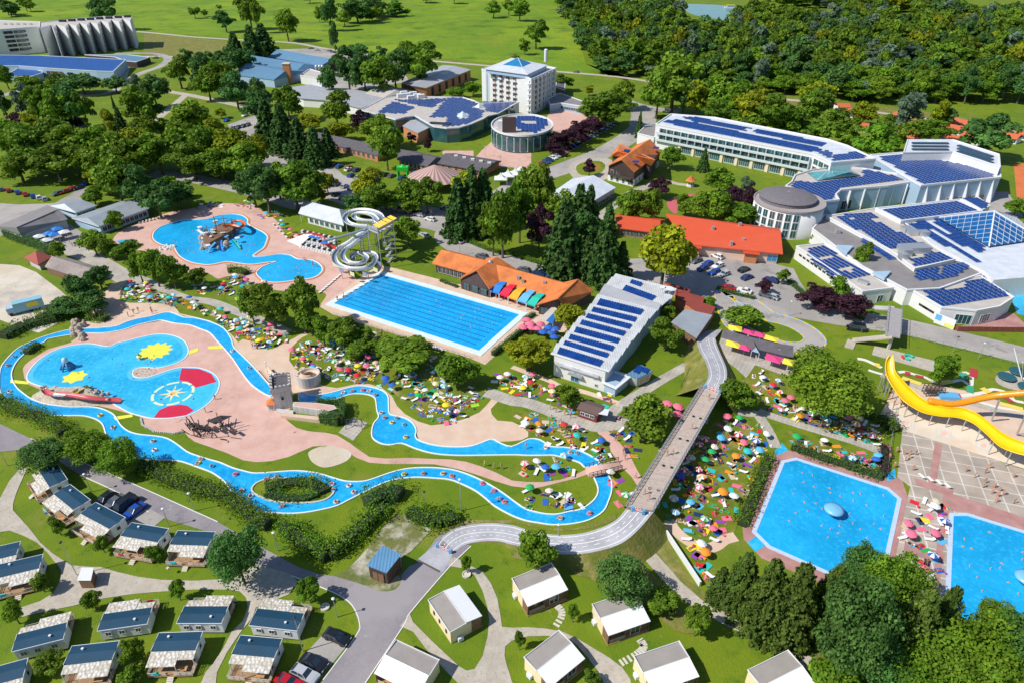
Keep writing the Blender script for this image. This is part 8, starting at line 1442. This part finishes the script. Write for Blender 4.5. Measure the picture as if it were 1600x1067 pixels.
def person(x, y, kd, rz=None, z=0, grp=None, lab=None):
    if NP[0] >= 300: EXP.append((x, y, z, kd, RP.uniform(0, 6.28) if rz is None else rz)); return
    NP[0] += 1; col = RP.choice(['red', 'blue', 'navy', 'black', 'white', 'pink', 'orange', 'green', 'turquoise', 'yellow']); rz = RP.uniform(0, 6.28) if rz is None else rz
    root, ks = PROTO[kd]; o = mk(root, (x, y, z), rz, None, RP.uniform(.92, 1.05) if kd != 'lying' else 1, RP.choice(SK))
    for k in ks: mk(k, (0, 0, 0), 0, o, 1, CL[col] if k.name.startswith('swim') else None)
    tag(o, lab or f"person {VERB[kd]} {'in the water, ' if kd == 'bathing' else ''}in {col} swimwear", 'person', grp or {'standing': 'people standing about', 'walking': 'people walking', 'sitting': 'sunbathers sitting', 'lying': 'sunbathers lying down', 'bathing': 'bathers in the pools'}[kd], auto=not lab)
# parasol prototypes
def para(striped):
    r_, n = 1.0, 8; m = MB()
    for k in range(n):
        a0, a1 = 2*PI*k/n, 2*PI*(k+1)/n; f = lambda r, z, a: (r*math.cos(a), r*math.sin(a), z)
        m.add([(0, 0, 2.2), f(.55, 2.06, a0), f(.55, 2.06, a1), f(1.0, 1.78, a0), f(1.0, 1.78, a1), f(1.0, 1.68, a0), f(1.0, 1.68, a1)], [(0, 1, 2), (1, 3, 4, 2), (3, 5, 6, 4)], (k % 2) if striped else 0)
    c = m.obj('canopy', [CL['white'], CL['white']], None, link=False); p = MB().tube([(0, 0, 0), (0, 0, 2.25)], .03, 5).obj('pole', STEEL, None, link=False); return c, p
PA = {False: para(False), True: para(True)}
def parasol(x, y, col, striped=False, sc_=1.0):
    t = thing('parasol', f"{col} {'and white striped ' if striped else ''}parasol", 'parasol', (x, y, 0), 'beach parasols', auto=True); t.rotation_euler = (RP.uniform(-.16, .16), RP.uniform(-.16, .16), RP.uniform(0, 6)); t.scale = (sc_,)*3
    c, p = PA[striped]; mk(c, (0, 0, 0), 0, t, 1, CL[col]); mk(p, (0, 0, 0), 0, t)
TWM = MB().box((0, 0, .02), (.85, 1.75, .04)).mesh('towel', CL['red']); 
TW2 = MB(); [TW2.box((0, -.875+.25*(k+.5), .02), (.85, .248, .04), mi=k % 2) for k in range(7)]; TW2 = TW2.mesh('towel', [CL['red'], CL['white']])
LN = MB().box((0, .15, .30), (.62, 1.3, .05)).add([(-.31, -.5, .3), (.31, -.5, .3), (.31, -.95, .68), (-.31, -.95, .68), (-.31, -.5, .25), (.31, -.5, .25), (.31, -.95, .63), (-.31, -.95, .63)], [(0, 1, 2, 3), (7, 6, 5, 4), (2, 6, 7, 3), (0, 3, 7, 4), (1, 5, 6, 2)])
for i in (-1, 1):
    for j in (-.4, .7): LN.box((i*.27, j, .14), (.05, .05, .28))
LN = LN.mesh('sun_lounger', CL['white']); BAG = MB().lathe([(.16, 0), (.22, .12), (.18, .28), (.03, .34)], n=8).mesh('bag', CL['navy'])
NTW = [0]
def towel(x, y, rz, z=.0):
    if NTW[0] >= 300: EXT.append((x, y, zat(x, y), rz)); return
    NTW[0] += 1; col = RP.choice(['red', 'pink', 'blue', 'sky blue', 'green', 'yellow', 'orange', 'white', 'white', 'turquoise', 'purple', 'navy', 'lime green', 'beige']); st = RP.random() < .3
    o = bpy.data.objects.new('towel', TW2 if st else TWM); COL.objects.link(o); o.location = (x, y, zat(x, y)+z); o.rotation_euler = (0, 0, rz); o.scale = (RP.uniform(.85, 1.5),)+(RP.uniform(.9, 1.15), 1); o.material_slots[0].link = 'OBJECT'; o.material_slots[0].material = CL[col]
    tag(o, f"{col} {'striped ' if st else ''}towel spread out", 'towel', 'towels on the ground', auto=True)
def lounger(x, y, rz, col='white'):
    o = bpy.data.objects.new('sun_lounger', LN); COL.objects.link(o); o.location = (x, y, zat(x, y)); o.rotation_euler = (0, 0, rz); o.material_slots[0].link = 'OBJECT'; o.material_slots[0].material = CL[col]; tag(o, col+' plastic sun lounger', 'sun lounger', 'sun loungers', auto=True)
def zat(x, y):
    z = 0
    for b, zb in LAID:
        if b[0] < x < b[2] and b[1] < y < b[3]: z = max(z, zb)
    return z+.004
def cluster(x, y, big=1):
    if big and RP.random() < .50:
        v = RP.random(); col = RP.choice(['red', 'pink', 'blue', 'sky blue', 'green', 'pink', 'orange', 'white', 'turquoise', 'sky blue', 'red', 'beige', 'white', 'pink', 'yellow', 'blue']); parasol(x+RP.uniform(-.5, .5), y+RP.uniform(-.3, .6), col, v < .4, RP.uniform(.8, 1.0))
    a0 = RP.uniform(0, 3.1)
    for k in range(RP.choice((2, 2, 3, 4))):
        a = a0+k*2.1; tx, ty = x+1.3*math.cos(a)+RP.uniform(-.3, .3), y-.4+1.2*math.sin(a); rz = RP.uniform(0, 3.14)
        if any(inside(tx, ty, g) for g in NOGO): continue
        if RP.random() < .22: lounger(tx, ty, rz)
        else:
            towel(tx, ty, rz)
            if RP.random() < .42: person(tx, ty, RP.choice(('lying', 'lying', 'sitting')), rz, zat(tx, ty)+.03)
    if RP.random() < .35:
        o = bpy.data.objects.new('bag', BAG); COL.objects.link(o); o.location = (x+RP.uniform(-1, 1), y-1.2, zat(x, y)); c = RP.choice(['navy', 'red', 'black', 'turquoise', 'orange']); o.material_slots[0].link = 'OBJECT'; o.material_slots[0].material = CL[c]; o.scale = (1.2, 1.2, 1.2); tag(o, c+' beach bag lying', 'bag', 'beach bags', auto=True)
def zone(s, n, f, mind=2.6):
    P = [W(*p) for p in X(s)]; x0, x1, y0, y1 = min(p.x for p in P), max(p.x for p in P), min(p.y for p in P), max(p.y for p in P); got = []
    for _ in range(4000):
        if len(got) >= n: break
        x, y = RP.uniform(x0, x1), RP.uniform(y0, y1)
        if inside(x, y, P) and (f is not cluster or not any(inside(x, y, g) for g in NOGO)) and all((x-a)**2+(y-b)**2 > mind*mind for a, b in got): got.append((x, y)); f(x, y)
for s, n in (('195,447 235,443 290,470 345,490 385,512 400,525 380,512 340,498 290,478 240,472 190,470', 26), ('288,430 335,440 395,462 410,480 380,478 330,460 285,446', 8), ('372,490 440,520 455,535 430,540 395,515', 6), ('355,505 420,530 440,545 400,550 380,530', 6), ('455,560 470,540 520,530 600,552 680,575 700,600 760,605 745,625 720,650 690,656 650,645 622,620 600,602 560,598 500,590 465,580', 52), ('500,505 530,505 620,535 700,562 700,575 620,550 520,525', 12), ('770,582 830,590 880,618 900,640 840,620 775,600', 13), ('795,628 860,645 940,668 955,710 920,712 880,695 830,690 800,672 830,668', 13), ('805,718 880,715 905,728 880,742 810,742', 5), ('820,768 890,768 905,785 850,795 820,788', 5), ('945,615 985,680 1000,720 965,690 950,650', 6),
 ('1075,720 1130,655 1175,660 1200,690 1180,730 1150,790 1110,835 1060,822 1045,805', 36), ('1040,700 1090,680 1070,720 1020,790 1010,780', 12), ('1185,585 1225,605 1240,640 1200,632 1180,612', 8), ('1200,640 1290,648 1370,668 1376,700 1300,680 1210,655', 16), ('1235,690 1290,690 1372,720 1368,735 1300,712 1240,700', 10), ('1435,785 1472,790 1462,860 1450,930 1425,930 1430,860 1412,842 1425,800', 16), ('1080,845 1100,855 1120,890 1110,905 1085,870', 5), ('385,425 420,440 420,452 370,448 330,440', 7), ('950,735 975,745 980,780 965,800 955,770', 3), ('340,355 342,358 338,360', 1)): zone(s, int(n*1.35), cluster, 2.1)
zone('255,335 290,326 395,318 440,340 452,362 470,378 460,380 430,350 390,322 300,328', 14, cluster, 2.2); zone('195,395 215,393 250,402 262,412 230,405', 3, cluster)
for (a, b, n, al) in (((218,349), (262,338), 9, .6), ((500,458), (530,432), 8, -.6), ((655,538), (690,548), 9, .5), ((528,470), (596,430), 9, -.8), ((428,352), (448,372), 5, .5), ((1440,745), (1480,760), 4, .2)):
    for k in range(n): p = W(a[0]+(b[0]-a[0])*k/(n-1), a[1]+(b[1]-a[1])*k/(n-1)-(0 if n != 9 or al > 0 else 1)); lounger(p.x, p.y, al+RP.uniform(-.1, .1))
PKP = [('1065,240', 'x')]
for s, col, n in (('890,470 905,478 900,490 880,486', 'pink', 0), ('818,510 850,516 846,530 815,524', 'pink', 9), ('850,522 876,526 868,540 846,536', 'blue', 5), ('1040,642 1062,646 1056,660 1038,655', 'pink', 5)): zone(s, n, lambda x, y: parasol(x, y, col, False, 1.3), 1.9)
# walkers, standing people, bathers
for s, n, kd in (('950,665 970,700 1000,760 985,745', 5, 'walking'), ('860,635 900,648 895,655 850,640', 5, 'standing'), ('1385,690 1440,710 1430,740 1390,735', 9, 'standing'), ('1500,715 1590,745 1590,800 1520,780', 14, 'standing'), ('570,510 610,525 600,530 575,518', 4, 'standing'), ('760,455 850,478 840,485 755,462', 8, 'standing'), ('370,500 400,530 420,560 400,560', 6, 'walking'), ('170,480 250,485 240,500 180,500', 7, 'standing'), ('1360,590 1400,620 1470,650 1400,640', 10, 'standing'), ('470,405 500,420 480,415', 5, 'standing'), ('95,365 130,375 120,388 95,380', 8, 'standing'), ('1225,640 1330,670 1320,675 1230,650', 4, 'walking'), ('700,690 860,700 850,703 700,695', 1, 'standing'), ('300,600 380,650 330,670', 3, 'standing'), ('540,460 520,476 545,470', 4, 'standing'), ('580,712 720,722 860,745 700,722', 3, 'walking')): zone(s, n, lambda x, y: person(x, y, kd, None, zat(x, y)), 1.0)
for f in (.06, .09, .38, .40, .62, .9): p = bl.lerp(tl, f).lerp(br.lerp(tr, f), RP.uniform(.25, .8)); person(p.x, p.y, 'walking', None, 5.1)
for s, n in (('260,365 300,350 330,360 320,400 290,395', 12), ('360,380 410,370 400,400 350,405', 8), ('420,415 480,412 490,428 440,440 415,430', 14), ('60,560 130,550 160,590 80,590', 5), ('170,560 230,545 270,560 200,600', 14), ('250,600 300,590 320,610 280,640 240,630', 7), ('600,450 700,470 750,520 680,510', 10), ('700,470 790,490 760,520 720,500', 8), ('1190,830 1235,730 1390,775 1370,890 1330,880', 34), ('1500,815 1600,845 1600,960 1495,930', 16)): zone(s, n, lambda x, y: person(x, y, 'bathing', None, zat(x, y)), 1.2)
# rings drifting on the river, each with a rider
RG = MB(); 
for i in range(16):
    for j in range(8):
        pass
def torus(R_, r_, n=18, k=8):
    m = MB(); m.add([((R_+r_*math.cos(2*PI*j/k))*math.cos(2*PI*i/n), (R_+r_*math.cos(2*PI*j/k))*math.sin(2*PI*i/n), r_*math.sin(2*PI*j/k)) for i in range(n) for j in range(k)], [(i*k+j, ((i+1) % n)*k+j, ((i+1) % n)*k+(j+1) % k, i*k+(j+1) % k) for i in range(n) for j in range(k)]); return m
RGM = torus(.42, .15).mesh('swim_ring', CL['white'], True)
for s, c0 in ((Z(0,2,'60,325 120,410 148,415 620,470 700,545 945,630 955,685 1245,740 1225,765 1310,785 1455,835 1495,935 1550,970 90,110 145,65 50,165 1435,75 1540,180'), 0), (Z(1,2,'65,865 130,850 345,855 470,895 480,930 575,905 605,945 495,1005 165,1030 915,835 1035,830 1155,830 1210,845 1400,890 1470,935 1505,985 1535,1005 540,330 600,320 660,315 700,320 740,345 775,455 795,485 870,490 915,530 925,605 840,515'), 1), (Z(2,2,'360,700 400,705 210,670')+Z(2,3,'300,50 480,20'), 2)):
    for q in s:
        p = W(*q); z = zat(p.x, p.y); c = RP.choice(['white', 'grey', 'beige', 'sky blue', 'white', 'grey', 'yellow', 'pink']); o = bpy.data.objects.new('swim_ring', RGM); COL.objects.link(o); o.location = (p.x, p.y, z+.1); o.material_slots[0].link = 'OBJECT'; o.material_slots[0].material = CL[c]; tag(o, c+' swim ring drifting', 'swim ring', 'swim rings on the lazy river', auto=True); person(p.x, p.y-.25, 'sitting', None, z+.12)
# past 300 towels and 300 people: the rest as two masses
m = MB(); cols = ['red', 'pink', 'blue', 'sky blue', 'green', 'yellow', 'orange', 'white', 'turquoise', 'purple', 'navy', 'beige']
for x, y, z, rz in EXT: m.box((x, y, z+.02), (RP.uniform(.7, 1.2), RP.uniform(1.5, 1.9), .04), rz, mi=RP.randrange(12))
for x, y, z, rz in EXT[::2]+[(o.location.x+RP.uniform(-1, 1), o.location.y+RP.uniform(-1, 1), o.location.z, 1) for o in COL.objects if o.name.startswith('towel')]: m.box((x+.8, y-.7, z+.1), (RP.uniform(.2, .5), RP.uniform(.2, .5), .2), rz, mi=RP.randrange(12))
o = m.obj('beach_clutter', [CL[c] for c in cols], kind='stuff'); tag(o, 'more towels, bags and clothes lying between the parasols on the lawns', 'beach clutter')
vv, ff, n0 = [], [], 0
for x, y, z, kd, rz in EXP:
    me = PROTO[kd][0].data; a = np.empty(len(me.vertices)*3, 'f'); me.vertices.foreach_get('co', a); a = a.reshape(-1, 3); cs, sn = math.cos(rz), math.sin(rz); vv.append(np.stack([a[:, 0]*cs-a[:, 1]*sn+x, a[:, 0]*sn+a[:, 1]*cs+y, a[:, 2]+z], 1)); ff += [tuple(n0+i for i in p.vertices) for p in me.polygons]; n0 += len(a)
if vv: me = bpy.data.meshes.new('crowd'); me.from_pydata(np.vstack(vv).tolist(), [], ff); me.materials.append(SK[1]); me.polygons.foreach_set('use_smooth', [True]*len(ff)); o = bpy.data.objects.new('crowd', me); COL.objects.link(o); o['kind'] = 'stuff'; tag(o, 'further sunbathers and bathers scattered through the crowd', 'crowd')
# picnic tables on the restaurant terrace
for i in range(9):
    p = W(*qa(f'{640+i*52},{530+i*17}')[0]); t = thing('bistro_table', 'red bistro table under the awnings', 'table', (p.x, p.y, 0), 'red terrace tables', auto=True); MB().lathe([(.05, 0), (.05, .7), (.5, .72), (.5, .76), (.01, .76)], (p.x, p.y, 0), 10).obj('table_top', CL['red'], t)
    for s in (-1, 1): MB().box((p.x+s*.9, p.y, .42), (.42, .42, .06)).box((p.x+s*1.1, p.y, .65), (.05, .42, .45)).box((p.x+s*.9, p.y, .2), (.1, .1, .4)).obj('chair', CL['red'], t)
# ================================================================ LABELS
LM = [(W(*X(q)[0]), n) for q, n in (('445,620', 'the castle tower'), ('570,400', 'the spiral slide'), ('340,370', 'the pirate ship island'), ('455,425', 'the small round pool'), ('105,575', 'the octopus fountain'), ('240,550', 'the painted yellow sun'), ('270,615', 'the compass circle'), ('340,670', 'the timber playground'), ('512,712', 'the sand circle'), ('460,768', 'the river islet'), ('600,685', 'the round river basin'), ('960,740', 'the arched footbridge'), ('1012,790', 'the near bridge end'), ('1125,605', 'the far bridge end'), ('915,640', 'the snack kiosk'), ('905,560', 'the swimming hall'), ('780,430', 'the pool restaurant'), ('650,480', 'the lap pool'), ('1170,550', 'the marquee bar'), ('1300,590', 'the giant lawn tree'), ('1235,720', 'the left corner of the octagonal pool'), ('1297,805', 'the octagonal pool mushroom'), ('1450,880', 'the narrow tiled terrace'), ('1500,740', 'the big tiled terrace'), ('1400,600', 'the yellow slide'), ('1590,890', 'the corner pool mushroom'), ('600,890', 'the blue-roofed hut'), ('367,870', 'the big camp tree'), ('132,900', 'the white-roofed bin shed'), ('710,960', 'the lone cream cabin'), ('970,970', 'the cabin with stepping stones'), ('1150,840', 'the sandstone walk'), ('40,480', 'the box truck'), ('170,330', 'the arched pavilions'), ('60,350', 'the dark-sided hall'), ('520,340', 'the pool lodge'), ('550,250', 'the long motel row'), ('800,370', 'the spruce grove'), ('690,280', 'the striped pavilion'), ('815,210', 'the oval rotunda'), ('810,140', 'the hotel tower'), ('690,190', 'the glass spa'), ('680,130', 'the brick hall'), ('450,110', 'the blue-grey sheds'), ('200,160', 'the park fork'), ('100,70', 'the finned hotel'), ('100,110', 'the bright blue hall'), ('300,160', 'the gravel park path'), ('60,230', 'the left tree belt'), ('250,230', 'the middle tree belt'), ('900,230', 'the avenue'), ('990,260', 'the chalet'), ('1075,290', 'the gazebo'), ('1180,230', 'the long hotel'), ('1225,330', 'the drum building'), ('1110,370', 'the red-roofed hall'), ('1130,430', 'the tree-shaded car park'), ('1300,450', 'the white annex'), ('1480,470', 'the entrance building'), ('1450,280', 'the thermal hall'), ('1400,205', 'the red-roofed camp'), ('1560,210', 'the tennis court'), ('1215,540', 'the kart track'), ('1480,570', 'the minigolf lanes'), ('700,20', 'the open meadow'), ('520,40', 'the meadow poplars'), ('870,70', 'the left wood edge'), ('960,115', 'the country road bend'), ('1120,140', 'the wood gap'), ('1350,170', 'the camp grass strip'), ('1130,20', 'the far pond'), ('1000,440', 'the plane tree'), ('190,700', 'the left river bend'), ('850,810', 'the lower river bend'))]
ORD = ['nearest to', 'second nearest to', 'third nearest to', 'fourth nearest to', 'fifth nearest to', 'sixth nearest to', 'seventh nearest to', 'eighth nearest to', 'ninth nearest to', 'tenth nearest to', '11th nearest to', '12th nearest to', '13th nearest to', '14th nearest to', '15th nearest to', '16th nearest to', '17th nearest to', '18th nearest to', '19th nearest to', '20th nearest to']
G_ = {}
for o in ALL:
    x, y = o.location.x, o.location.y; d, n = min(((x-p.x)**2+(y-p.y)**2, n) for p, n in LM); G_.setdefault((o['label'], n), []).append((d, o))
for (lab, n), L in G_.items():
    L.sort(key=lambda t: t[0])
    for i, (d, o) in enumerate(L): o['label'] = f"{lab} near {n}" if len(L) == 1 else f"{lab}, {ORD[i] if i < 20 else str(i+1)+('th', 'st', 'nd', 'rd')[(i+1) % 10 if (i+1) % 10 < 4 else 0]+' nearest to'} {n}"
for o in list(bpy.data.objects):
    for k in ('_o', '_g'):
        if k in o: del o[k]
    if not o.users_collection: bpy.data.objects.remove(o)
